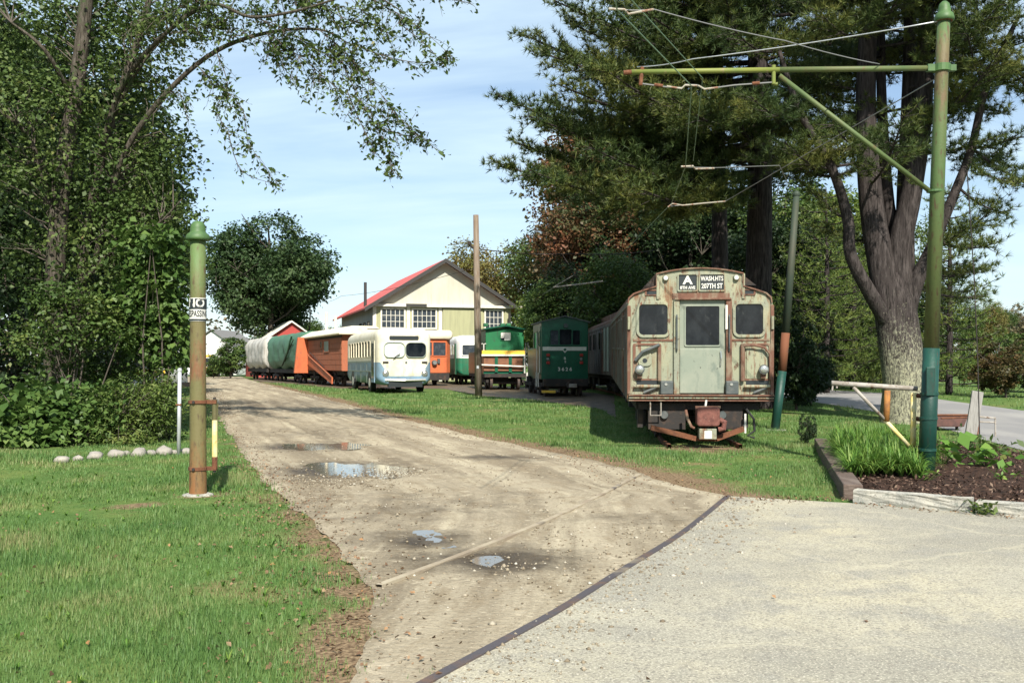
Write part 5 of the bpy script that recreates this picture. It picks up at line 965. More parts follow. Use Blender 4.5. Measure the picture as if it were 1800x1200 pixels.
# overhead wires
def wire(label, pts, mat='wire', r=0.011, sag=0.0, name='overhead_wire'):
    pts = [Vector(p) for p in pts]; out = []
    for a, b_ in zip(pts[:-1], pts[1:]):
        for k in range(8): t_ = k / 8; out.append(a.lerp(b_, t_) - Vector((0, 0, 4 * sag * t_ * (1 - t_))))
    out.append(pts[-1]); o = obj(name, B().tube(out, r, 5), mat, None, smooth=True); return tag(o, label, 'wire')
tw = [P(1030, -260, 7.7), P(1085, 18, 11.5), P(1216, 152, 14.7), P(1205, 293, 20.6), P(1180, 358, 25.4), P(1100, 440, 36)]
wire('copper trolley wire running above the track through the bracket arm hanger', tw, 'wire_green', 0.009)
wire('second thin feed wire running close beside the trolley wire', [p + Vector((0.16, 0, 0.12)) for p in tw[:4]], 'wire_green', 0.007)
wire('span wire from the top of the tall trolley pole into the pines', [P(1648, 38, RY), P(1218, 104, 17.5), P(1120, 118, 19)], 'galvanised', 0.011, 0.03)
o = wire('span wire with curved white insulator hooks crossing above the bracket arm', [P(1071, 14, 11.5), P(1150, 17, 11.7), P(1380, 72, 13), P(1546, 113, 14.65)], 'wire', 0.008, 0.02)
obj('insulator_hook', B().tube([P(1070, 16, 11.5), P(1098, 17, 11.5), P(1105, 25, 11.5), P(1120, 22, 11.5), P(1148, 17, 11.6)], 0.014, 8), 'hanger', o)
o = wire('far span wire ending in a pale hook over the rusty train roof', [P(1200, 294, 20.6), P(1260, 295, 21.5), P(1370, 291, 24), P(1398, 350, 26.3)], 'wire', 0.010)
obj('insulator_hook', B().tube([P(1197, 293, 20.6), P(1218, 292, 20.6), P(1222, 297, 20.7), P(1255, 296, 21)], 0.019, 8), 'hanger', o)
o = wire('farthest span wire with pale curved hook beneath the pines', [P(1175, 363, 25.4), P(1275, 354, 26), P(1646, 138, 14.8)], 'wire', 0.009)
obj('insulator_hook', B().tube([P(1174, 364, 25.4), P(1182, 358, 25.4), P(1200, 361, 25.4), P(1240, 357, 25.6), P(1275, 354, 26)], 0.018, 8), 'hanger', o)
wire('dark cable from the wooden utility pole toward the red maple', [P(838, 437, gu.y), P(1010, 446, 44), P(1150, 440, 48)], 'underframe', 0.022, 0.1)
wire('slack wire from the barn side toward the round maple', [P(838, 470, gu.y), P(600, 520, 75), P(560, 530, 84)], 'underframe', 0.012, 0.2)
wire('vertical guy wire hanging beside the multi trunk pine', [P(1700, 300, 20), P(1712, 480, 20), P(1719, 640, 20), P(1722, 765, 20)], 'underframe', 0.012)
o = wire('bracket rod of a far pole beyond the green locomotive', [P(972, 505, 46), P(1032, 498, 46), P(1060, 494, 46)], 'gate_grey', 0.04); obj('stay', B().tube([P(972, 505, 46), P(1008, 484, 46)], 0.02, 6), 'gate_grey', o)
wire('thin wire from the barn gable to the far bracket rod', [P(905, 528, 80), P(972, 506, 46)], 'wire', 0.012, 0.3)
# granite kerb stones
def kerb(a, b_, w, h, label):
    a, b_ = Vector((*a, 0)), Vector((*b_, 0)); d = (b_ - a); L_ = d.length; u = d.normalized(); n = Vector((-u.y, u.x, 0)); bm = bmesh.new(); bmesh.ops.create_cube(bm, size=1); bmesh.ops.subdivide_edges(bm, edges=bm.edges, cuts=6, use_grid_fill=True)
    for v_ in bm.verts:
        x, y, z = v_.co; j = lambda s_: random.uniform(-s_, s_)
        p = a + u * ((x + 0.5) * L_) + n * ((y + 0.5) * w + j(0.010)); p.z = (z + 0.5) * h - 0.03 + j(0.008); v_.co = p
    me = bpy.data.meshes.new('kerb_stone'); bm.to_mesh(me); bm.free(); o = link('kerb_stone', me, 'granite'); md = o.modifiers.new('bevel', 'BEVEL'); md.width = 0.012; md.segments = 2; md.limit_method = 'ANGLE'; md.angle_limit = R(50)
    return tag(o, label, 'kerb', 'granite kerb stones of the mulch bed')
kerb((4.20, 12.26), (5.27, 11.44), 0.16, 0.20, 'long rough granite kerb stone in front of the tall trolley pole')
kerb((5.31, 11.41), (6.65, 10.40), 0.16, 0.18, 'greyer granite kerb stone next to a tuft of weeds')
kerb((6.69, 10.37), (8.0, 9.40), 0.16, 0.18, 'granite kerb stone at the right end of the mulch bed')
tie = thing('timber_edging', 'old railroad tie edging the mulch bed beside the lilies', 'timber', (0, 0, 0))
for a, b_ in (((4.30, 12.55), (4.95, 15.1)), ((4.98, 15.2), (5.65, 17.8)), ((5.68, 17.9), (6.35, 20.5))):
    a, b_ = Vector((*a, 0.0)), Vector((*b_, 0.0)); d = b_ - a; obj('tie', B().box(*((a + b_) / 2 + Vector((0, 0, 0.08))), 0.24, d.length, 0.24, Matrix.Rotation(-math.atan2(d.x, d.y), 3, 'Z')), 'tie_wood', tie, bevel=0.02)
# weathered board on iron frame by the road
gb = G(1712, 768); bd = thing('leaning_board', 'grey weathered plank leaning on a low iron frame by the road', 'board', gb)
obj('plank', B().box(0.0, 0, 0.52, 0.27, 0.06, 1.12, Matrix.Rotation(R(9), 3, 'Y')), 'grey_wood', bd, bevel=0.01)
obj('leg', B().tube([(0.10, 0.05, 0.0), (0.12, 0.05, 0.62)], 0.03, 8), 'rust', bd); obj('leg', B().tube([(0.55, 0.1, 0.0), (0.55, 0.1, 0.42)], 0.02, 8), 'gate_grey', bd)
obj('rail', B().tube([(0.1, 0.05, 0.48), (0.55, 0.1, 0.44)], 0.022, 8), 'gate_grey', bd); obj('rail', B().tube([(0.1, 0.05, 0.36), (0.55, 0.1, 0.34)], 0.018, 8), 'gate_grey', bd); obj('rail', B().tube([(-0.15, 0.05, 0.46), (-0.75, 0.05, 0.44)], 0.02, 8), 'rust', bd)
gr_ = G(1668, 756); cart = thing('iron_trough', 'low rusty red iron trough standing behind the tall trolley pole', 'trough', gr_)
obj('trough', B().prism([(-0.42, 0.1), (0.3, 0.1), (0.42, 0.4), (-0.5, 0.4)], -0.2, 0.2), 'dull_red', cart, bevel=0.02); obj('rim', B().tube([(-0.5, -0.2, 0.4), (0.42, -0.2, 0.4)], 0.025, 8), 'rust', cart)
for x in (-0.3, 0.2): obj('leg', B().tube([(x, 0, 0), (x, 0, 0.12)], 0.04, 8), 'underframe', cart)
# ------------------------------------------------------------------ vegetation
def cat_geo(parts):
    vs, fs, o = [], [], 0
    for v_, f_ in parts: vs.append(v_); fs.append(f_ + o); o += len(v_)
    return np.concatenate(vs), np.concatenate(fs)
def shell_pts(c, r, n, inner=0.45):
    d = nrm(rng.normal(size=(n, 3))); k = rng.uniform(inner ** 3, 1, n) ** (1 / 3); return np.asarray(c) + d * k[:, None] * np.asarray(r), d
def clump_leaves(cen, out, per, cr, L, Wd, flat_=0.6, up=0.6, hang=0.0):
    n = len(cen); p = np.repeat(cen, per, 0) + rng.normal(size=(n * per, 3)) * np.array([cr, cr, cr * flat_]); o = np.repeat(out, per, 0)
    return leaf_geo(p, L, Wd, up=up, out=o, outw=0.5, hang=hang)
def limb_tubes(b, nodes, targets, r=0.02, n=5):
    nodes = np.asarray(nodes)
    for t_ in targets:
        d = np.linalg.norm(nodes - t_ + np.array([0, 0, 0.6]), axis=1); s = nodes[d.argmin()]; m = (s + t_) / 2 + rng.normal(size=3) * 0.12 + np.array([0, 0, 0.1 * d.min()])
        b.tube([s, m, t_], [r * 1.6, r, r * 0.4], n, cap=False)
def dense_nodes(path, k=8):
    out = []
    for a, b_ in zip(path[:-1], path[1:]):
        for i in range(k): out.append(np.array(a) + (np.array(b_) - np.array(a)) * i / k)
    return out
def smooth_path(pts, rad, k=5):
    pts = np.array([tuple(p) for p in pts], float); n = len(pts); ps, rs = [], []
    for i in range(n - 1):
        p0, p1, p2, p3 = pts[max(i - 1, 0)], pts[i], pts[i + 1], pts[min(i + 2, n - 1)]
        for j in range(k):
            t = j / k; ps.append(0.5 * ((2 * p1) + (-p0 + p2) * t + (2 * p0 - 5 * p1 + 4 * p2 - p3) * t * t + (-p0 + 3 * p1 - 3 * p2 + p3) * t ** 3)); rs.append(rad[i] * (1 - t) + rad[i + 1] * t)
    ps.append(pts[-1]); rs.append(rad[-1]); return ps, rs
# --- broadleaf prototypes
def broadleaf(h, cr, nclump, per, L, Wd, seed, base=0.28, lobes=11, lo=(0.45, 0.72), ls=(0.34, 0.5)):
    global rng; keep = rng; rng = np.random.default_rng(seed)
    b = B(); nodes = []
    top = np.array([rng.normal() * 0.3, rng.normal() * 0.3, h * 0.86]); tp_, tr_ = smooth_path([(0, 0, -0.2), (rng.normal() * .1, rng.normal() * .1, h * 0.3), (rng.normal() * .2, rng.normal() * .2, h * 0.6), top], [h * 0.022, h * 0.017, h * 0.011, h * 0.003])
    b.tube(tp_, tr_, 10); nodes += [np.array(p) for p in tp_ if p[2] > h * 0.3]
    c0 = np.array([0, 0, h * (base + 1) / 2]); rz = h * (1 - base) / 2
    for k in range(13):
        t = 0.25 + 0.6 * k / 13; s = np.array(tp_[int(t * (len(tp_) - 1))]); a = k * 2.4 + rng.normal() * 0.3
        R_ = cr * (0.85 if t < 0.6 else 0.6) * rng.uniform(0.7, 1); e = s + np.array([math.cos(a) * R_, math.sin(a) * R_, h * rng.uniform(0.08, 0.22)])
        q, r_ = smooth_path([s, (s + e) / 2 + np.array([0, 0, -0.2 + rng.normal() * .2]), e], [h * 0.007, h * 0.005, h * 0.0015], 4); b.tube(q, r_, 6, cap=False); nodes += [np.array(p) for p in q]
    lob = []
    for k in range(lobes): d = nrm(rng.normal(size=3)); lob.append((c0 + d * np.array([cr, cr, rz]) * rng.uniform(*lo), rng.uniform(*ls)))
    pts, outs = [], []
    for c, s in lob:
        p, o = shell_pts(c, np.array([cr, cr, rz * 0.9]) * s, nclump // lobes, 0.55); pts.append(p); outs.append(o)
    p = np.concatenate(pts); o = np.concatenate(outs); kz = p[:, 2] > h * base * 0.7; p, o = p[kz], o[kz]
    limb_tubes(b, nodes, p[::3], h * 0.0018, 4)
    v_, f_ = clump_leaves(p, o, per, h * 0.028, L, Wd)
    rng = keep
    tm = bpy.data.meshes.new('trunk'); tm.from_pydata(b.v, [], b.f); tm.shade_smooth()
    o_ = np_mesh('crown', v_, f_, 4, None); cm = o_.data; bpy.data.objects.remove(o_)
    return tm, cm
def place_tree(proto, name, label, x, y, s, mat, bark='bark_brown', group=None, sx=1.0, cat='tree', dz=0.0, rz=None):
    tm, cm = proto; r = thing(name, label, cat, (x, y, gzf(x, y) + dz), random.uniform(0, 6.3) if rz is None else rz, group); r.scale = (s * sx, s * sx, s)
    for nm, me, mt in (('trunk', tm, bark), ('crown', cm, mat)):
        o = bpy.data.objects.new(nm, me); col.objects.link(o); o.parent = r
        if not me.materials: me.materials.append(None)
        o.material_slots[0].link = 'OBJECT'; o.material_slots[0].material = MATS[mt]
    return r
# --- pine boughs
def bough(p0, p1, tubes, tp, td, droop=0.06, width=0.30, step=0.15, tstep=0.15, r=0.05, tipup=0.08):
    p0 = np.array(p0, float); p1 = np.array(p1, float); L = np.linalg.norm(p1 - p0); f = (p1 - p0) / L; up = np.array([0, 0, 1.0]); s = nrm(np.cross(f, up))
    cur = lambda t: p0 + (p1 - p0) * t + up * (-droop * L * math.sin(math.pi * t) + tipup * L * t * t - tipup * L * t)
    tubes.tube([cur(t) for t in np.linspace(0, 1, 7)], [r * (1 - 0.85 * t) + 0.008 for t in np.linspace(0, 1, 7)], 6, cap=False)
    ns = max(4, int(L * 0.82 / step))
    for t in np.linspace(0.18, 1, ns):
        for sd_ in (-1, 1):
            bl_ = (width * L * (1 - t) ** 0.8 * min(1, t * 2.5) + 0.42) * rng.uniform(0.6, 1.15); d = nrm(s * sd_ * rng.uniform(0.6, 1) + f * rng.uniform(0.4, 1.0) + up * rng.normal(0.16, 0.28)); q = cur(min(1, t + rng.normal() * 0.02))
            n = max(2, int(bl_ / tstep)); k = np.linspace(0.25, 1, n)[:, None]
            tp.append(q + d * bl_ * k + rng.normal(size=(n, 3)) * 0.05); td.append(np.repeat((d * 0.7 + up * 0.55)[None], n, 0) + rng.normal(size=(n, 3)) * 0.25)
            if rng.uniform() < 0.5: tubes.tube([q, q + d * bl_], [0.014, 0.005], 4, cap=False)
def pine_tree(name, label, base, stems, boughs, mat, bark, nn=18, NL=0.245, NW=0.027, group=None, upper=None):
    base = Vector(base); r = thing(name, label, 'tree', base, 0, group); b = B()
    for i, (pts, rad) in enumerate(stems):
        q, rr = smooth_path([Vector(p) - base for p in pts], rad, 5)
        if upper and i: obj('trunk', B().tube(q, rr, 12), upper, r, smooth=True)
        else: b.tube(q, rr, 12)
    tb_ = B(); tp, td = [], []
    for a, e, kw in boughs: bough(Vector(a) - base, Vector(e) - base, tb_, tp, td, **kw)
    o = obj('trunk', b, bark, r, smooth=True); obj('limbs', tb_, bark, r, smooth=True)
    v_, f_ = needle_geo(np.concatenate(tp), nrm(np.concatenate(td)), nn, NL, NW)
    np_mesh('crown', v_, f_, 3, mat, r)
    return r
# big pines behind the train
def rnd_boughs(trunk, ys, Y, n, reach, dirs=None, **kw):
    out = []
    for k in range(n):
        py = random.uniform(*ys); a = random.uniform(0, 2 * math.pi) if dirs is None else R(random.uniform(*dirs)); s = P(trunk, py, Y); Lb = random.uniform(*reach)
        e = s + Vector((math.cos(a) * Lb, math.sin(a) * Lb * 0.8, random.uniform(-0.4, 1.0))); out.append((s, e, kw))
    return out
YA = 34.0; bA = P(1336, 0, YA); bA = Vector((bA.x, YA, gzf(bA.x, YA)))
bo = []
for (sy, ex, ey, eY) in [(330, 868, 284, 32), (335, 930, 300, 30), (300, 905, 250, 35), (260, 878, 168, 33), (250, 930, 205, 31), (240, 960, 175, 36), (200, 985, 150, 30), (140, 918, 60, 33), (120, 950, 92, 30), (110, 1000, 40, 35), (70, 975, 2, 32), (60, 1030, -20, 36), (20, 1000, -60, 33), (330, 1010, 330, 36), (300, 1040, 260, 29), (330, 1100, 320, 28), (270, 1090, 210, 33), (210, 1060, 120, 29), (150, 1090, 60, 37), (80, 1120, 10, 29), (330, 1160, 345, 30), (190, 1180, 170, 27), (230, 1020, 230, 33), (180, 1010, 110, 33), (280, 1000, 215, 32), (90, 1060, 40, 31)]:
    bo.append((P(1334, sy, YA), P(ex, ey, eY), dict(width=0.24, r=0.09)))
bo += rnd_boughs(1334, (-260, 280), YA, 40, (2.5, 6.5), r=0.06) + rnd_boughs(1330, (-280, 60), YA, 16, (4, 7), dirs=(190, 350), r=0.06)  # last set: high sun-side boughs, mostly out of view, added to shade the trunk
pine_tree('white_pine', 'large dark white pine with long boughs reaching over the rail yard', bA, [([(bA.x + .1, YA, bA.z - 0.2), P(1333, 560, YA), P(1336, 300, YA), P(1330, 0, YA), P(1326, -330, YA)], [0.50, 0.46, 0.40, 0.30, 0.08])], bo, 'needle', 'bark_pine')
YB = 40.0; bB = P(1268, 0, YB); bB = Vector((bB.x, YB, gzf(bB.x, YB)))
pine_tree('white_pine', 'slimmer dark pine trunk rising just behind the rusty train roof', bB, [([(bB.x, YB, bB.z - 0.2), P(1266, 500, YB), P(1262, 200, YB), P(1255, -250, YB)], [0.36, 0.34, 0.27, 0.08])], rnd_boughs(1262, (-240, 340), YB, 60, (2.5, 6.5), r=0.05), 'needle', 'bark_pine', nn=9, NW=0.034, NL=0.3)
YC = 28.0; bC = P(1588, 0, YC); bC = Vector((bC.x, YC, gzf(bC.x, YC))); pc = lambda px, py, d=0.0: P(px, py, YC + d)
stems = [([bC - Vector((0, 0, .3)), pc(1589, 690), pc(1586, 610), pc(1578, 530), pc(1570, 480)], [0.72, 0.58, 0.54, 0.46, 0.3]),
         ([pc(1582, 680), pc(1572, 600), pc(1552, 480), pc(1532, 360), pc(1522, 200), pc(1526, 40), pc(1530, -200)], [0.45, 0.44, 0.38, 0.33, 0.28, 0.24, 0.06]),
         ([pc(1592, 690), pc(1590, 590), pc(1580, 450), pc(1602, 340, -.2), pc(1622, 200, -.3), pc(1628, 40, -.3), pc(1640, -180, -.3)], [0.45, 0.42, 0.34, 0.28, 0.25, 0.20, 0.05]),
         ([pc(1585, 500, .3), pc(1562, 360, .5), pc(1550, 180, .6), pc(1548, 0, .6), pc(1545, -160, .6)], [0.25, 0.17, 0.14, 0.11, 0.05]),
         ([pc(1590, 480, .2), pc(1592, 330, .5), pc(1598, 160, .6), pc(1600, 20, .6), pc(1606, -200, .6)], [0.28, 0.24, 0.20, 0.16, 0.05]),
         ([pc(1588, 640, .15), pc(1570, 585, -.05), pc(1535, 525, -.35), pc(1496, 450, -.7), pc(1490, 385, -.8), pc(1462, 295, -1), pc(1405, 195, -1.2), pc(1370, 90, -1.4)], [0.20, 0.22, 0.20, 0.165, 0.15, 0.12, 0.09, 0.05]),
         ([pc(1592, 590, .1), pc(1606, 510, -.1), pc(1640, 430, -.3), pc(1680, 335, -.5), pc(1708, 260, -.6), pc(1735, 150, -.8), pc(1790, 30, -1)], [0.2, 0.22, 0.16, 0.13, 0.11, 0.10, 0.05])]
bo = []
for (sx_, sy, ex, ey, d) in [(1735, 150, 1840, 110, -2), (1708, 260, 1800, 230, -1.5), (1700, 280, 1790, 320, -2), (1685, 330, 1760, 372, -1), (1640, 430, 1752, 358, 1), (1640, 420, 1742, 430, -2), (1610, 470, 1720, 470, 2), (1600, 500, 1730, 520, 0), (1628, 60, 1760, 20, -2), (1626, 120, 1745, 200, 2), (1622, 200, 1720, 150, 3), (1735, 150, 1700, 60, -3), (1790, 30, 1870, 0, -1), (1760, 90, 1850, 190, -2), (1708, 260, 1840, 330, 0), (1600, 20, 1690, -30, 3),
                     (1526, 60, 1440, 20, -3), (1522, 180, 1430, 150, 2), (1524, 120, 1400, 90, 3), (1462, 295, 1380, 250, -2), (1405, 195, 1320, 170, -3), (1490, 385, 1420, 330, 1), (1370, 90, 1280, 40, -3), (1530, 0, 1430, -40, -2), (1526, 40, 1590, -20, -3), (1500, 300, 1400, 290, 3), (1540, 420, 1450, 400, 2), (1628, 20, 1700, -60, -2), (1530, 250, 1465, 220, -3), (1548, 100, 1480, 70, 3), (1600, 100, 1660, 40, 4), (1640, 420, 1700, 400, -1.5), (1700, 280, 1745, 270, 2.5)]:
    bo.append((pc(sx_, sy), pc(ex, ey, d), dict(width=0.34, r=0.04)))
for k in range(40):
    sx_ = random.choice((1528, 1548, 1600, 1632)); s_ = pc(sx_, random.uniform(-120, 330)); a = R(random.uniform(0, 360)); Lb = random.uniform(1.8, 4.5); bo.append((s_, s_ + Vector((math.cos(a) * Lb, math.sin(a) * Lb, random.uniform(0.1, 1.2))), dict(width=0.34, r=0.035)))
for k in range(30):
    sx_ = random.choice((1528, 1548, 1600, 1632)); sy = random.uniform(-210, 20); s_ = pc(sx_, sy); a = R(random.uniform(200, 340)); Lb = random.uniform(3, 6.5); bo.append((s_, s_ + Vector((math.cos(a) * Lb, math.sin(a) * Lb, random.uniform(0.6, 1.6))), dict(width=0.34, r=0.05)))  # high boughs towards the sun, mostly out of view, added to shade the stems
pine_tree('multi_trunk_pine', 'huge multi trunk pine with pale lichen on its base beside the paved road', bC, stems, bo, 'needle', 'bark_big', nn=22, NL=0.205, NW=0.0185)
# small sunlit white pines
def small_pine(x, y, h, w, seed, name, label, mat='needle_lit', group=None):
    b = Vector((x, y, gzf(x, y))); random.seed(seed); bo = []
    n = int(h * 6)
    for k in range(n):
        t = 0.05 + 0.93 * k / n; a = k * 2.4 + random.uniform(-.3, .3); Lb = w * (1.02 - t) ** 0.7 * random.uniform(0.75, 1.1) + 0.25; s = b + Vector((0, 0, h * t)); bo.append((s, s + Vector((math.cos(a) * Lb, math.sin(a) * Lb, 0.18 * Lb + random.uniform(-.2, .2))), dict(width=0.4, step=0.26, tstep=0.2, r=0.03)))
    return pine_tree(name, label, b, [([b - Vector((0, 0, .2)), b + Vector((0.05, 0, h * .5)), b + Vector((0, 0, h))], [h * 0.018, h * 0.012, 0.02])], bo, mat, 'bark_pine', nn=7, NL=0.26, NW=0.035, group=group)
g = lambda px, Y: (px - PXC) / F * Y
small_pine(g(1452, 46), 46, 9.5, 3.6, 3, 'young_pine', 'young yellow green pine in the gap between train and lichen trunk', group='young pines behind the road')
small_pine(g(1500, 52), 52, 9.0, 3.4, 9, 'young_pine', 'young sunlit pine standing left behind the multi trunk pine', group='young pines behind the road')
small_pine(g(1668, 44), 44, 9.2, 2.5, 5, 'young_pine', 'young pine seen behind the tall trolley pole, by the lawn', group='young pines behind the road')
# broadleaf background
P1 = broadleaf(14, 4.6, 430, 46, 0.26, 0.16, 11); P2 = broadleaf(14, 5.2, 430, 46, 0.26, 0.16, 23, base=0.18); P3 = broadleaf(14, 4.2, 400, 44, 0.24, 0.15, 37, base=0.12)
PB = broadleaf(4, 2.2, 200, 40, 0.17, 0.10, 41, base=0.05)
MAP = broadleaf(17, 6.9, 950, 50, 0.34, 0.21, 52, base=0.10, lobes=24, lo=(0.42, 0.66), ls=(0.36, 0.44))
place_tree(MAP, 'round_maple', 'large round dark green maple standing alone beyond the covered rail cars', g(476, 112), 112, 1.16, 'leaf_maple', rz=0.6)
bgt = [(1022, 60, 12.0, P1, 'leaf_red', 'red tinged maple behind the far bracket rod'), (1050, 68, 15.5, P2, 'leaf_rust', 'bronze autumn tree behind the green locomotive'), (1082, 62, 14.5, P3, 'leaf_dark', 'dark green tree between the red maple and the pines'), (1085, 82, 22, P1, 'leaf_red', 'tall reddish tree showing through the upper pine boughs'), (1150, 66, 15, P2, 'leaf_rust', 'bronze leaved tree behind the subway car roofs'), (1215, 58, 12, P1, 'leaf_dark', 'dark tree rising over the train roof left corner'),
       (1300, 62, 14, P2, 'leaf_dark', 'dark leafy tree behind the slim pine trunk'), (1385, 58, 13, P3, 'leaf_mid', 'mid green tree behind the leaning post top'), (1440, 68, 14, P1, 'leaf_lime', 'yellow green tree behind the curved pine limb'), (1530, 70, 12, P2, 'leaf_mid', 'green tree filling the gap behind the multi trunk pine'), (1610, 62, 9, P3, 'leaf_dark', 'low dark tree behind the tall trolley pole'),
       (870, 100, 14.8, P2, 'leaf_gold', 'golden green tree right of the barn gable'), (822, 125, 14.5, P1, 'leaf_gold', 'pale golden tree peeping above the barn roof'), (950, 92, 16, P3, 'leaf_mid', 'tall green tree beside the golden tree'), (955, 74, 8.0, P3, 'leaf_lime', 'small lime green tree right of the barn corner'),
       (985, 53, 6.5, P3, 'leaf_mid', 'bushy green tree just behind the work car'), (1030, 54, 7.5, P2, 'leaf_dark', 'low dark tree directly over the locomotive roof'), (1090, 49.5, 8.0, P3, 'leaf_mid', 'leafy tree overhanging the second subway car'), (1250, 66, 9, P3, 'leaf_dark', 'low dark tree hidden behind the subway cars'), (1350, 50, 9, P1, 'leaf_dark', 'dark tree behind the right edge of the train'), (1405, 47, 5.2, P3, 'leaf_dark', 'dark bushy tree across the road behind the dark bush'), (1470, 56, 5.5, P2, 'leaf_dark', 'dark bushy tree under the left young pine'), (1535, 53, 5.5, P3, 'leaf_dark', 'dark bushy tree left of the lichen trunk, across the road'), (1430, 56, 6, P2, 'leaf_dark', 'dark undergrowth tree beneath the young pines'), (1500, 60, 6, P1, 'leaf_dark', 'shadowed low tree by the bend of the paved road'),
       (-760, 16.5, 15, P1, 'leaf_dark', 'unseen tree added left of the lawn to shade the wood'), (30, 36, 15, P2, 'leaf_dark', 'dark woodland tree behind the left trunks'), (-90, 31, 14, P1, 'leaf_dark', 'dark woodland tree at the wood edge left of the double trunk'), (150, 41, 14, P3, 'leaf_dark', 'dark tree between the double trunk and the van'), (215, 45, 11.0, P1, 'leaf_mid', 'green roadside tree behind the capped iron post'), (90, 52, 18, P2, 'leaf_dark', 'tall dark tree deep in the left wood'), (-20, 56, 19, P1, 'leaf_dark', 'tallest dark tree deep in the left wood'), (262, 62, 11.0, P3, 'leaf_gold', 'golden edged tree above the shuttle van'), (200, 58, 13, P2, 'leaf_dark', 'shady tree behind the shuttle van'), (205, 75, 11, P1, 'leaf_dark', 'shady tree at the road bend'), (318, 125, 8.5, P2, 'leaf_maple', 'dark tree left of the round maple'), (600, 130, 7.5, P3, 'leaf_mid', 'low green tree between the maple and barn'), (545, 140, 8, P1, 'leaf_mid', 'low tree behind the red shed')]  # first tree in this row is out of view, added to shade the wood edge
for i, (px, Y, h, pr, mt, lab) in enumerate(bgt):
    place_tree(pr, 'broadleaf_tree', lab, g(px, Y), Y, h / 14, mt, 'bark_brown' if i % 2 else 'bark_pine', group='trees around the yard', sx=1.0 if h > 8 else 1.15)
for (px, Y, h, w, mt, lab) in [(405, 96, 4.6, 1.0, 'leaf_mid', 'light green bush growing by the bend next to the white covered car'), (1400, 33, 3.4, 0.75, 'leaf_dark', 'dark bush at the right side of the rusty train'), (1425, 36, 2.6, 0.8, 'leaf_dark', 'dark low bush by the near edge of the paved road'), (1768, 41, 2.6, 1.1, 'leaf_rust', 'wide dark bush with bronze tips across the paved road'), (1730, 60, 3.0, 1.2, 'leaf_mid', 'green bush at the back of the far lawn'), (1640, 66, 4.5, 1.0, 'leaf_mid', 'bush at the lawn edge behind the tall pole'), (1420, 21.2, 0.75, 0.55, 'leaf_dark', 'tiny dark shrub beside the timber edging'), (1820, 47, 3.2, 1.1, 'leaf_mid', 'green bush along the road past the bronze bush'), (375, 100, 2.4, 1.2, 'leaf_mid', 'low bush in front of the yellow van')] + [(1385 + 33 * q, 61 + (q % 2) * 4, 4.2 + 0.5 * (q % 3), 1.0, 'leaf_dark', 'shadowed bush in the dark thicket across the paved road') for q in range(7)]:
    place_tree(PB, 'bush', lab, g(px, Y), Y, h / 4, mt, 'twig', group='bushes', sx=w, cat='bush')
# far hillside wood
cx = rng.uniform(-260, 260, 620); cyv = rng.uniform(150, 215, 620); cz_ = gz(cx, cyv) + rng.uniform(1.5, 7.5, 620); p, o = [], []
for a, b_, c in zip(cx, cyv, cz_):
    q, d = shell_pts((a, b_, c), (3.2, 3.2, 2.8), 100, 0.75); p.append(q); o.append(d)
v_, f_ = leaf_geo(np.concatenate(p), 0.75, 0.5, out=np.concatenate(o), outw=0.8)
fw = np_mesh('far_wood', v_, f_, 4, 'leaf_far', kind='stuff'); tag(fw, 'far brown and green wood on the hillside beyond the lawn', 'wood')
for k in range(7):
    Y = 150 + 7 * k; px = (1640, 1690, 1740, 1765, 1800, 1850, 1720)[k]; place_tree((P1, P2, P3)[k % 3], 'broadleaf_tree', ('green', 'bronze', 'pale', 'pointed', 'wide', 'leafy', 'thin')[k] + ' tree on the far hillside past the lawn', g(px, Y), Y, 0.62 + 0.05 * (k % 3), ('leaf_far', 'leaf_mid', 'leaf_gold', 'leaf_mid', 'leaf_far', 'leaf_far', 'leaf_far')[k], group='hillside trees')
# --- the left double trunk tree with drooping sprays
YL = 25.0
def LPt(px, py, d=0.0): return P(px, py, YL + d)
b0 = Vector((g(118, YL), YL, gzf(g(118, YL), YL)))
lt = thing('double_trunk_tree', 'tall double trunk tree whose leafy branch droops over the dirt road', 'tree', b0)
tr = B(); nodes = []
def lim(pts, rad, n=10):
    q, rr = smooth_path([p - b0 for p in pts], rad, 5); tr.tube(q, rr, n); nodes.extend(np.array(x) for x in q)
lim([LPt(104, 790), LPt(95, 560), LPt(108, 330), LPt(135, 150), LPt(152, 0), LPt(175, -260)], [0.30, 0.25, 0.22, 0.19, 0.165, 0.06], 14)
lim([LPt(150, 785, .6), LPt(140, 560, .6), LPt(155, 400, .6), LPt(190, 230, .4), LPt(240, 80, .2), LPt(285, -80)], [0.16, 0.135, 0.125, 0.11, 0.095, 0.04], 12)
lim([LPt(165, 470, .6), LPt(195, 340, .2), LPt(232, 245, -.2), LPt(300, 156, -.6), LPt(380, 90, -1), LPt(470, 58, -1.3), LPt(560, 52, -1.6), LPt(610, 75, -1.8)], [0.085, 0.075, 0.07, 0.062, 0.055, 0.042, 0.03, 0.012])
lim([LPt(180, 260, .4), LPt(215, 150), LPt(290, 60, -1), LPt(370, 8, -1.5), LPt(440, 30, -2), LPt(520, 20, -2.4), LPt(640, -10, -2.8), LPt(720, 30, -3)], [0.075, 0.062, 0.05, 0.042, 0.036, 0.03, 0.022, 0.01])
lim([LPt(200, 200, .3), LPt(250, 110), LPt(330, 20, .5), LPt(420, -60, .5)], [0.065, 0.05, 0.036, 0.02])
lim([LPt(100, 420), LPt(60, 260, -.5), LPt(0, 195, -1), LPt(-60, 160, -1)], [0.08, 0.055, 0.04, 0.02]); lim([LPt(130, 180), LPt(80, 90, -1), LPt(20, 40, -1)], [0.07, 0.05, 0.02])
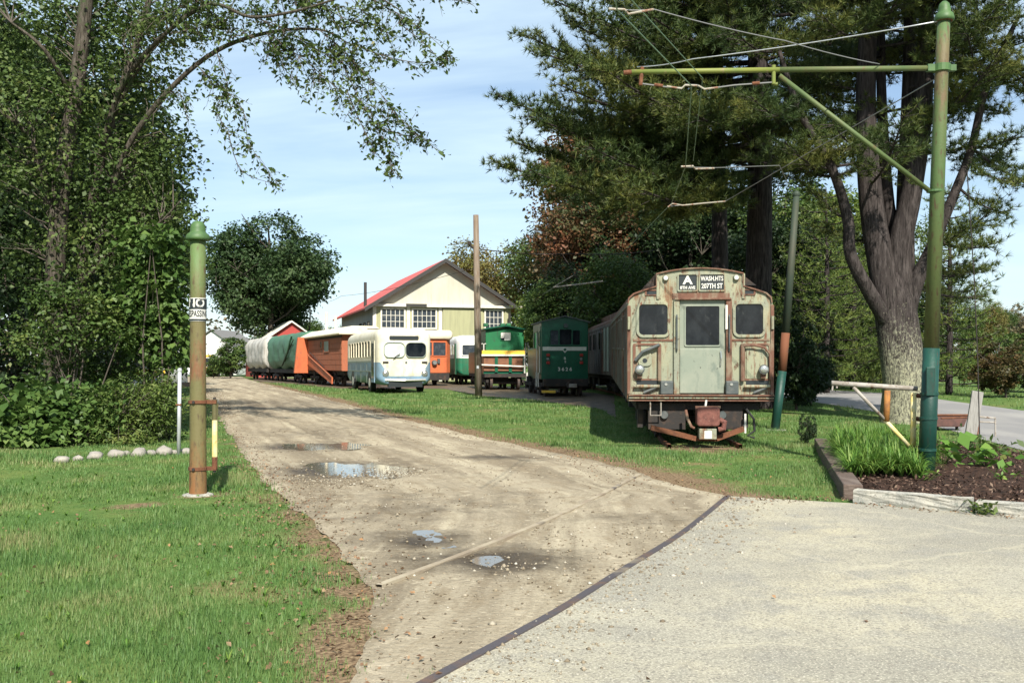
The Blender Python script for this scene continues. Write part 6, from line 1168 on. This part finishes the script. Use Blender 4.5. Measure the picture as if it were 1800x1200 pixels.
lim([LPt(140, 500, .5), LPt(200, 440, .2), LPt(270, 400, -.3), LPt(320, 350, -.5)], [0.06, 0.045, 0.03, 0.012])
parts = []; tw_ = B()
def spray(pts, ntw, tl, hang, per=11, L=0.125, Wd=0.065, r=0.014, dens=1.0):
    q, rr = smooth_path([p - b0 for p in pts], [r * (1 - 0.8 * i / (len(pts) - 1)) for i in range(len(pts))], 5); tw_.tube(q, rr, 5, cap=False); q = np.array(q)
    for k in range(ntw):
        t = rng.uniform(0.05, 1); i = min(int(t * (len(q) - 1)), len(q) - 2); s = q[i]; f = nrm(q[i + 1] - q[i]); d = nrm(f * 0.7 + rng.normal(size=3) * 0.75 + np.array([0, 0, -hang])); l = tl * rng.uniform(0.4, 1.1) * (1.1 - 0.5 * t)
        e = s + d * l + np.array([0, 0, -0.12 * l]); tw_.tube([s, (s + e) / 2 + np.array([0, 0, 0.05 * l]), e], [0.008, 0.006, 0.003], 3, cap=False)
        n = max(3, int(per * l / 0.7)); k_ = rng.uniform(0.15, 1.05, n)[:, None]; parts.append(leaf_geo(s + (e - s) * k_ + rng.normal(size=(n, 3)) * 0.05, L, Wd, up=0.5, hang=0.5))
for pts, n_, tl, hg in [([(560, 52), (600, 85), (650, 140), (705, 210), (765, 262)], 85, 0.75, 0.5), ([(585, 70), (620, 150), (655, 215), (680, 255), (692, 305)], 70, 0.6, 0.6), ([(345, 115), (385, 150), (425, 190), (440, 255), (492, 330)], 62, 0.55, 0.5), ([(470, 58), (540, 110), (600, 160), (680, 200), (735, 240)], 80, 0.8, 0.5), ([(640, -8), (700, 25), (745, 55), (800, 105)], 46, 0.7, 0.3), ([(700, -25), (770, -5), (832, 6)], 30, 0.5, 0.4), ([(610, 75), (680, 100), (740, 110), (798, 102)], 50, 0.6, 0.2), ([(700, 40), (750, 80), (775, 110)], 24, 0.5, 0.2),
                        ([(380, 90), (400, 150), (380, 190), (400, 230)], 46, 0.5, 0.4), ([(440, 30), (500, 50), (560, 90), (620, 110)], 60, 0.9, 0.4), ([(300, 60), (380, 40), (460, 10)], 60, 1.0, 0.3), ([(430, -30), (540, 0), (650, 20)], 90, 1.1, 0.3), ([(520, -20), (600, 30), (690, 60)], 60, 0.9, 0.4), ([(470, 58), (500, 120), (520, 140)], 26, 0.5, 0.4), ([(330, -10), (430, 60), (520, 90)], 70, 0.8, 0.2), ([(230, 40), (300, 20), (380, -30)], 70, 1.0, 0.2), ([(270, 200), (310, 160), (330, 210)], 30, 0.6, 0.5), ([(400, 230), (425, 300), (490, 325)], 20, 0.4, 0.4),
                        ([(610, 160), (640, 230), (660, 270)], 26, 0.5, 0.6), ([(655, 215), (700, 235), (750, 245)], 20, 0.45, 0.5)]:
    spray([LPt(px, py, -1.2 - 0.0022 * (px - 300)) for px, py in pts], n_, tl, hg)
for (px, py, d, rx, ry, n_) in [(40, 60, 0, 90, 90, 90), (160, 40, .5, 110, 90, 110), (280, 20, .5, 110, 70, 110), (60, 190, -1, 90, 70, 80), (180, 170, .2, 90, 80, 80), (260, 110, 0, 70, 70, 60), (40, 320, -.6, 80, 70, 70), (150, 300, -.3, 90, 70, 70), (235, 300, .2, 80, 90, 90), (270, 390, 0, 70, 70, 90), (180, 430, -.6, 100, 80, 90), (290, 280, .3, 50, 60, 40), (60, 440, 0, 80, 70, 40), (250, 470, -.6, 70, 60, 60)]:
    c = np.array(LPt(px, py, d + 0.55) - b0); cl, o = shell_pts(c, (rx / F * YL, 1.4, ry / F * YL), n_, 0.3); limb_tubes(tw_, nodes, cl[::3], 0.012, 4); parts.append(clump_leaves(cl, o, 21, 0.27, 0.125, 0.075, hang=0.3))
obj('trunk', tr, 'bark_brown', lt, smooth=True); obj('twigs', tw_, 'twig', lt, smooth=True)
v_, f_ = cat_geo(parts); np_mesh('crown', v_, f_, 4, 'leaf_overhang', lt)
# --- saplings and bushes along the wood edge
def bushy(name, label, px, Y, blobs, L, Wd, mat, stems=6, per=16, cr=0.16, cat='bush', hang=0.1, group='bushes at the wood edge'):
    b_ = Vector((g(px, Y), Y, gzf(g(px, Y), Y))); r = thing(name, label, cat, b_, 0, group); pa = []; st = B(); cls = []
    for (bx, by, d, rx, ry, n_) in blobs:
        c = np.array(P(bx, by, Y + d) - b_); cl, o = shell_pts(c, (rx / F * Y, max(0.5, rx / F * Y * 0.8), ry / F * Y), n_, 0.35); k = cl[:, 2] > 0.05; cl, o = cl[k], o[k]; cls.append(cl); pa.append(clump_leaves(cl, o, per, cr, L, Wd, hang=hang))
    cl = np.concatenate(cls)
    for k in range(stems):
        e = cl[rng.integers(len(cl))]; s = np.array([rng.normal() * 0.15, rng.normal() * 0.15, -0.1]); st.tube([s, (s + e) / 2 + rng.normal(size=3) * 0.1, e], [0.03, 0.02, 0.008], 5, cap=False)
    nd = [np.array([0, 0, z]) for z in np.linspace(0.1, max(0.3, cl[:, 2].max() * 0.8), 8)]; limb_tubes(st, nd, cl[::4], 0.007, 3)
    obj('stem', st, 'twig', r, smooth=True); v_, f_ = cat_geo(pa); np_mesh('foliage', v_, f_, 4, mat, r)
bushy('sapling', 'leafy maple sapling with bright leaves left of the capped iron post', 265, 23.5, [(280, 500, 0, 45, 70, 90), (240, 560, .3, 60, 70, 90), (300, 590, .2, 40, 60, 70), (250, 440, .2, 45, 45, 50), (285, 430, -.3, 30, 30, 30)], 0.17, 0.13, 'leaf_fresh', cat='sapling', per=13, hang=0.6)
bushy('sapling', 'green sapling spreading in front of the double trunk', 120, 23.0, [(120, 560, 0, 80, 50, 110), (70, 600, 0, 70, 50, 80), (180, 580, 0, 60, 40, 70), (110, 520, 0, 60, 30, 50)], 0.10, 0.065, 'leaf_mid', cat='sapling')
bushy('sapling', 'small sapling in the shade behind the weeds', 205, 24.5, [(210, 640, 0, 70, 60, 90), (150, 660, 0, 70, 50, 80)], 0.11, 0.07, 'leaf_mid', cat='sapling')
bushy('bush', 'broad leaved green bush at the wood edge by the lawn', 25, 20.0, [(20, 770, 0, 70, 55, 130), (70, 740, .5, 60, 50, 90), (-50, 740, .3, 80, 80, 110), (10, 820, -.4, 50, 22, 50)], 0.19, 0.14, 'leaf_fresh', per=12)
bushy('bush', 'dense mid green bush between the broad leaved bush and the weeds', 125, 20.5, [(110, 775, 0, 60, 36, 80), (150, 750, .4, 50, 45, 60), (90, 715, 1, 50, 45, 50), (135, 705, .5, 25, 45, 26), (60, 700, .8, 25, 40, 22), (175, 720, .3, 22, 40, 24)], 0.13, 0.085, 'leaf_fresh', per=13, cr=0.2)
bushy('weed_clump', 'tall goldenrod weeds behind the white stones', 215, 21.0, [(190, 745, 0, 50, 45, 110), (240, 735, .4, 55, 45, 100), (280, 720, .8, 40, 50, 70), (215, 780, -.3, 55, 18, 60), (205, 700, .3, 16, 40, 22), (250, 690, .4, 16, 36, 22), (285, 680, .6, 14, 36, 20), (170, 715, 0, 16, 40, 20)], 0.11, 0.035, 'leaf_weed', per=22, cat='weeds')
bushy('weed_clump', 'shorter weeds at the foot of the thin steel post', 290, 22.5, [(285, 770, 0, 35, 20, 50), (265, 755, 0, 40, 30, 60)], 0.10, 0.03, 'leaf_weed', per=20, cat='weeds')
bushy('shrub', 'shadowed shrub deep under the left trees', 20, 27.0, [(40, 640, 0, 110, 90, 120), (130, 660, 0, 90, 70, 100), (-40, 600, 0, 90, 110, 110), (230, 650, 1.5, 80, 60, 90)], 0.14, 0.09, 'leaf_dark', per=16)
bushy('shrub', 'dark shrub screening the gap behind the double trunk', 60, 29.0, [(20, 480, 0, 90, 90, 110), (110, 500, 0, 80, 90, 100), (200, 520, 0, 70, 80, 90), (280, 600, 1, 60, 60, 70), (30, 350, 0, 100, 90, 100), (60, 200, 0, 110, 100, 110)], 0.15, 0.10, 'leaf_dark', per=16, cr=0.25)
# --- small plants of the mulch bed
def blades(cen, n, L, Wd, arch=0.6, spread=1.0, segs=4):
    """arching strap leaves"""
    m = len(cen) * n; c = np.repeat(cen, n, 0); a = rng.uniform(0, 2 * np.pi, m); l = L * rng.uniform(0.6, 1.15, m); o = spread * rng.uniform(0.25, 1, m); d = np.stack([np.cos(a), np.sin(a), np.zeros(m)], 1); s = np.stack([-np.sin(a), np.cos(a), np.zeros(m)], 1); rows = []
    for k in range(segs + 1):
        t = k / segs; p = c + d * (o * l * t ** 1.4 * 0.75)[:, None]; p[:, 2] += l * (t - arch * o * t ** 2.4) * 0.95; w = Wd * (1 - t ** 2 * 0.95) / 2; rows.append(p - s * w); rows.append(p + s * w)
    v_ = np.stack(rows, 1).reshape(-1, 3); k2 = 2 * (segs + 1); b_ = np.arange(m)[:, None] * k2
    f_ = np.concatenate([b_ + np.array([2 * k, 2 * k + 1, 2 * k + 3, 2 * k + 2]) for k in range(segs)]); return v_, f_
lx = rng.uniform(4.7, 8.2, 760); ly = rng.uniform(13.7, 20.0, 760); k = (lx > 4.75 + (ly - 14) * 0.27) & (lx < 6.0 + (ly - 14.2) * 0.28 + 0.25 * np.sin(ly * 3)) & (ly > 13.85 + 0.25 * np.sin(lx * 4)); lx, ly = lx[k], ly[k]
v_, f_ = blades(np.stack([lx, ly, np.full(len(lx), 0.12)], 1), 40, 0.62, 0.022, arch=0.85); tag(np_mesh('daylilies', v_, f_, 4, 'lily', kind='stuff'), 'thick bed of bright green strap leaved daylilies by the pipe gate', 'plants')
for i, (x, y, hh, n_, L, Wd, mt, lab) in enumerate([(6.75, 15.6, 0.45, 26, 0.26, 0.15, 'lily', 'broad leaved hosta right of the tall trolley pole'), (7.3, 15.3, 0.3, 18, 0.22, 0.13, 'lily', 'small hosta in the middle of the mulch'), (7.5, 13.7, 0.3, 30, 0.14, 0.05, 'leaf_fresh', 'feathery green plant at the right of the mulch'), (6.9, 17.2, 0.5, 40, 0.2, 0.07, 'leaf_mid', 'mixed low plant behind the hostas'), (8.0, 16.8, 0.35, 40, 0.16, 0.07, 'leaf_mid', 'low spreading plant near the road side of the bed'), (6.65, 13.4, 0.15, 10, 0.12, 0.05, 'lily', 'little seedling in front of the tall pole'), (5.6, 13.5, 0.14, 8, 0.12, 0.04, 'lily', 'little seedling at the left of the mulch'), (5.32, 11.3, 0.16, 26, 0.10, 0.04, 'leaf_weed', 'tuft of weeds in the joint of the kerb stones'), (8.3, 14.6, 0.35, 30, 0.18, 0.08, 'leaf_dark', 'dark blue green plant by the road edge')]):
    r = thing('bed_plant', lab, 'plant', (x, y, 0.12 if i != 7 else 0.0), 0, 'small plants of the bed'); c = rng.normal(size=(n_ * 2, 3)) * np.array([hh * 0.6, hh * 0.6, hh * 0.25]) + np.array([0, 0, hh * 0.55]); v_, f_ = leaf_geo(c, L, Wd, up=0.9); np_mesh('foliage', v_, f_, 4, mt, r)
    st = B(); [st.tube([(0, 0, -0.02), tuple(q)], [0.006, 0.003], 3, cap=False) for q in c[::3]]; obj('stem', st, 'leaf_mid', r)
# --- grass, leaves, gravel, mulch chips (uncountable)
def grass_zone(x0, x1, y0, y1, dens, hgt, wd):
    n = int((x1 - x0) * (y1 - y0) * dens); x = rng.uniform(x0, x1, n); y = rng.uniform(y0, y1, n)
    jx, jy = x + rng.normal(size=n) * 0.06, y + rng.normal(size=n) * 0.08
    k = ~inpoly(jx, jy, ROADPOLY) & ~inpoly(x, y, np.array(lot_pts)) & ~inpoly(x, y, ROAD2POLY) & ~inpoly(x, y, np.array(bed_pts)) & ~inpoly(jx, jy, TBPOLY)
    patch = np.sin(x * 1.3 + 1.7 * np.sin(y * 0.9)) + np.sin(y * 1.1 + 2.1 * np.sin(x * 0.7 + 1)) + 0.8 * np.sin(x * 3.1 + y * 2.3)
    dist = 1 - bare_at(x, y); nse = 0.5 + 0.25 * np.sin(x * 5.1 + 2 * np.sin(y * 4.3)) + 0.25 * np.sin(y * 6.7 + 2 * np.sin(x * 3.7))
    keep = np.clip(0.85 + 0.2 * patch, 0.3, 1) * np.clip(dist * 1.5 - 0.55 * nse + 0.12, 0.04, 1)
    k &= rng.uniform(size=n) < keep; return x[k], y[k], hgt * (0.72 + 0.22 * patch[k]) * rng.uniform(0.6, 1.3, k.sum()) * np.clip(0.5 + dist[k], 0.4, 1), np.full(k.sum(), wd)
zs = []
for a in [(-5.6, -0.4, 4.4, 7.5, 4200, 0.070, 0.0065), (-8.2, -0.8, 7.5, 11, 2100, 0.075, 0.008), (-11, -1.5, 11, 15, 1100, 0.08, 0.011), (-13, -3.0, 15, 21, 520, 0.09, 0.015), (-14, -4, 21, 30, 90, 0.12, 0.02), (0.4, 5.2, 12.4, 17.5, 1100, 0.07, 0.010), (-2.5, 9.0, 17.5, 24, 620, 0.085, 0.014), (-6, 10, 24, 33, 260, 0.09, 0.02), (-12, 4, 33, 47, 110, 0.10, 0.03), (-25, -6, 47, 70, 30, 0.12, 0.05), (8, 14, 21, 40, 60, 0.1, 0.02), (17, 30, 26, 60, 16, 0.12, 0.04)]: zs.append(grass_zone(*a))
x, y, hg, wd = [np.concatenate(q) for q in zip(*zs)]; n = len(x); a = rng.uniform(0, 2 * np.pi, n); ln = rng.uniform(0.1, 0.8, n)
bp_ = np.stack([x, y, gz(x, y) - 0.004], 1); sd_ = np.stack([np.cos(a), np.sin(a), np.zeros(n)], 1) * wd[:, None] / 2; ld = np.stack([-np.sin(a), np.cos(a), np.zeros(n)], 1) * (hg * ln)[:, None]
tip = bp_ + ld + np.stack([np.zeros(n), np.zeros(n), hg], 1)
tag(np_mesh('grass', np.stack([bp_ - sd_, bp_ + sd_, tip], 1).reshape(-1, 3), np.arange(n * 3).reshape(-1, 3), 3, 'grass', kind='stuff'), 'short green lawn grass along both sides of the dirt road', 'grass')
print('GRASS', n)
# coarse weeds in the lawn
wx = rng.uniform(-7, -0.5, 420); wy = rng.uniform(4.6, 15, 420); k = ~inpoly(wx, wy, ROADPOLY) & ~inpoly(wx, wy, np.array(lot_pts)); wx, wy = wx[k], wy[k]
v_, f_ = blades(np.stack([wx, wy, gz(wx, wy)], 1), 8, 0.105, 0.013, arch=0.8, segs=2); tag(np_mesh('lawn_weeds', v_, f_, 4, 'lily', kind='stuff'), 'scattered brighter weeds growing in the front lawn', 'weeds')
# fallen leaves
def edge_pts(n, sig, lo=0.0, hi=1.0):
    q = resample(left_edge, 400)[int(400 * lo):int(400 * hi)]; i = rng.integers(len(q), size=n); return q[i] + rng.normal(size=(n, 2)) * sig
lf = [edge_pts(1700, 0.36, 0.03, 0.15) + np.array([-0.25, 0]), edge_pts(1200, 0.22, 0.12, 0.7), rng.uniform((-7, 4.6), (-0.6, 13), (420, 2)), rng.uniform((-1, 5), (9, 14), (60, 2))]
q = resample(right_edge[8:], 300); i = rng.integers(170, size=1500); lf.append(q[i] + rng.normal(size=(1500, 2)) * np.array([0.35, 0.45])); lf.append(np.stack([rng.uniform(2.6, 7.5, 500), np.zeros(500)], 1)); lf[-1][:, 1] = np.where(lf[-1][:, 0] < 4.2, 12.55, 12.2 - (lf[-1][:, 0] - 4.16) * 0.74) + rng.normal(size=500) * 0.16
lf.append(rng.uniform((1.0, 13.5), (5.5, 20), (500, 2)))
lf = np.concatenate(lf); z = gz(lf[:, 0], lf[:, 1]) + 0.018; v_, f_ = leaf_geo(np.c_[lf, z], 0.036, 0.025, up=1.4); tag(np_mesh('fallen_leaves', v_, f_, 4, 'dead_leaf', kind='stuff'), 'brown fallen leaves scattered over lawn edges and road', 'leaves')
# gravel
def pebbles(p, s):
    n = len(p); octa = np.array([[1, 0, 0], [0, 1, 0], [-1, 0, 0], [0, -1, 0], [0, 0, 1], [0, 0, -1]], float); fo = np.array([[0, 1, 4], [1, 2, 4], [2, 3, 4], [3, 0, 4], [1, 0, 5], [2, 1, 5], [3, 2, 5], [0, 3, 5]])
    v_ = octa[None] * rng.uniform(0.55, 1.25, (n, 6, 1)) * s[:, None, None] * np.array([1, 1, 0.6]); a = rng.uniform(0, 6.3, n); c_, s_ = np.cos(a)[:, None], np.sin(a)[:, None]
    v2 = np.stack([v_[..., 0] * c_ - v_[..., 1] * s_, v_[..., 0] * s_ + v_[..., 1] * c_, v_[..., 2]], -1) + p[:, None]; return v2.reshape(-1, 3), (fo[None] + np.arange(n)[:, None, None] * 6).reshape(-1, 3)
gp = [edge_pts(2600, 0.28, 0.30, 0.62) + np.array([0.3, 0.0]), edge_pts(700, 0.2, 0.1, 0.35) + np.array([0.2, 0])]
for (px, py, s_, n_) in [(620, 845, 0.6, 700), (700, 830, 0.5, 500), (560, 845, 0.5, 400), (640, 880, 0.7, 300), (930, 1000, 0.6, 400), (1060, 935, 0.6, 250)]: gq = G(px, py); gp.append(np.array([gq.x, gq.y]) + rng.normal(size=(n_, 2)) * s_ * np.array([0.8, 0.9]))
u_ = rng.uniform((-6, 5), (3, 26), (5200, 2)); gp.append(u_[inpoly(u_[:, 0], u_[:, 1], ROADPOLY)]); gp = np.concatenate(gp)
gp = gp[~inpoly(gp[:, 0], gp[:, 1], np.array(lot_pts))]; rq = resample(crom(RAIL_R), 300)[60:]; gp = np.r_[gp, rq[rng.integers(len(rq), size=1500)] + np.abs(rng.normal(size=(1500, 1))) * np.array([[0.30, -0.2]]) + rng.normal(size=(1500, 2)) * 0.06]; nbig = 900; bigp = edge_pts(nbig, 0.3, 0.26, 0.44) + np.array([0.35, 0.0])
sz = np.r_[rng.uniform(0.004, 0.014, len(gp)) * rng.choice([1, 1, 1, 1, 2.2], len(gp)), rng.uniform(0.012, 0.034, nbig)]; gp = np.r_[gp, bigp]; v_, f_ = pebbles(np.c_[gp, gz(gp[:, 0], gp[:, 1]) + 0.012], sz); tag(np_mesh('gravel', v_, f_, 3, 'gravel_mat', kind='stuff'), 'loose pale gravel on the dirt road around the puddles', 'gravel')
# mulch chips
u_ = rng.uniform((4.3, 9.9), (9.4, 20.4), (16000, 2)); u_ = u_[inpoly(u_[:, 0], u_[:, 1], np.array(bed_pts))]; c0 = np.array(bed_pts).mean(0)
v_, f_ = leaf_geo(np.c_[u_, np.full(len(u_), 0.125) + rng.uniform(0, 0.04, len(u_))], 0.06, 0.022, up=0.9); tag(np_mesh('mulch_chips', v_, f_, 4, 'chip_mat', kind='stuff'), 'dark brown bark chips covering the raised bed', 'mulch')
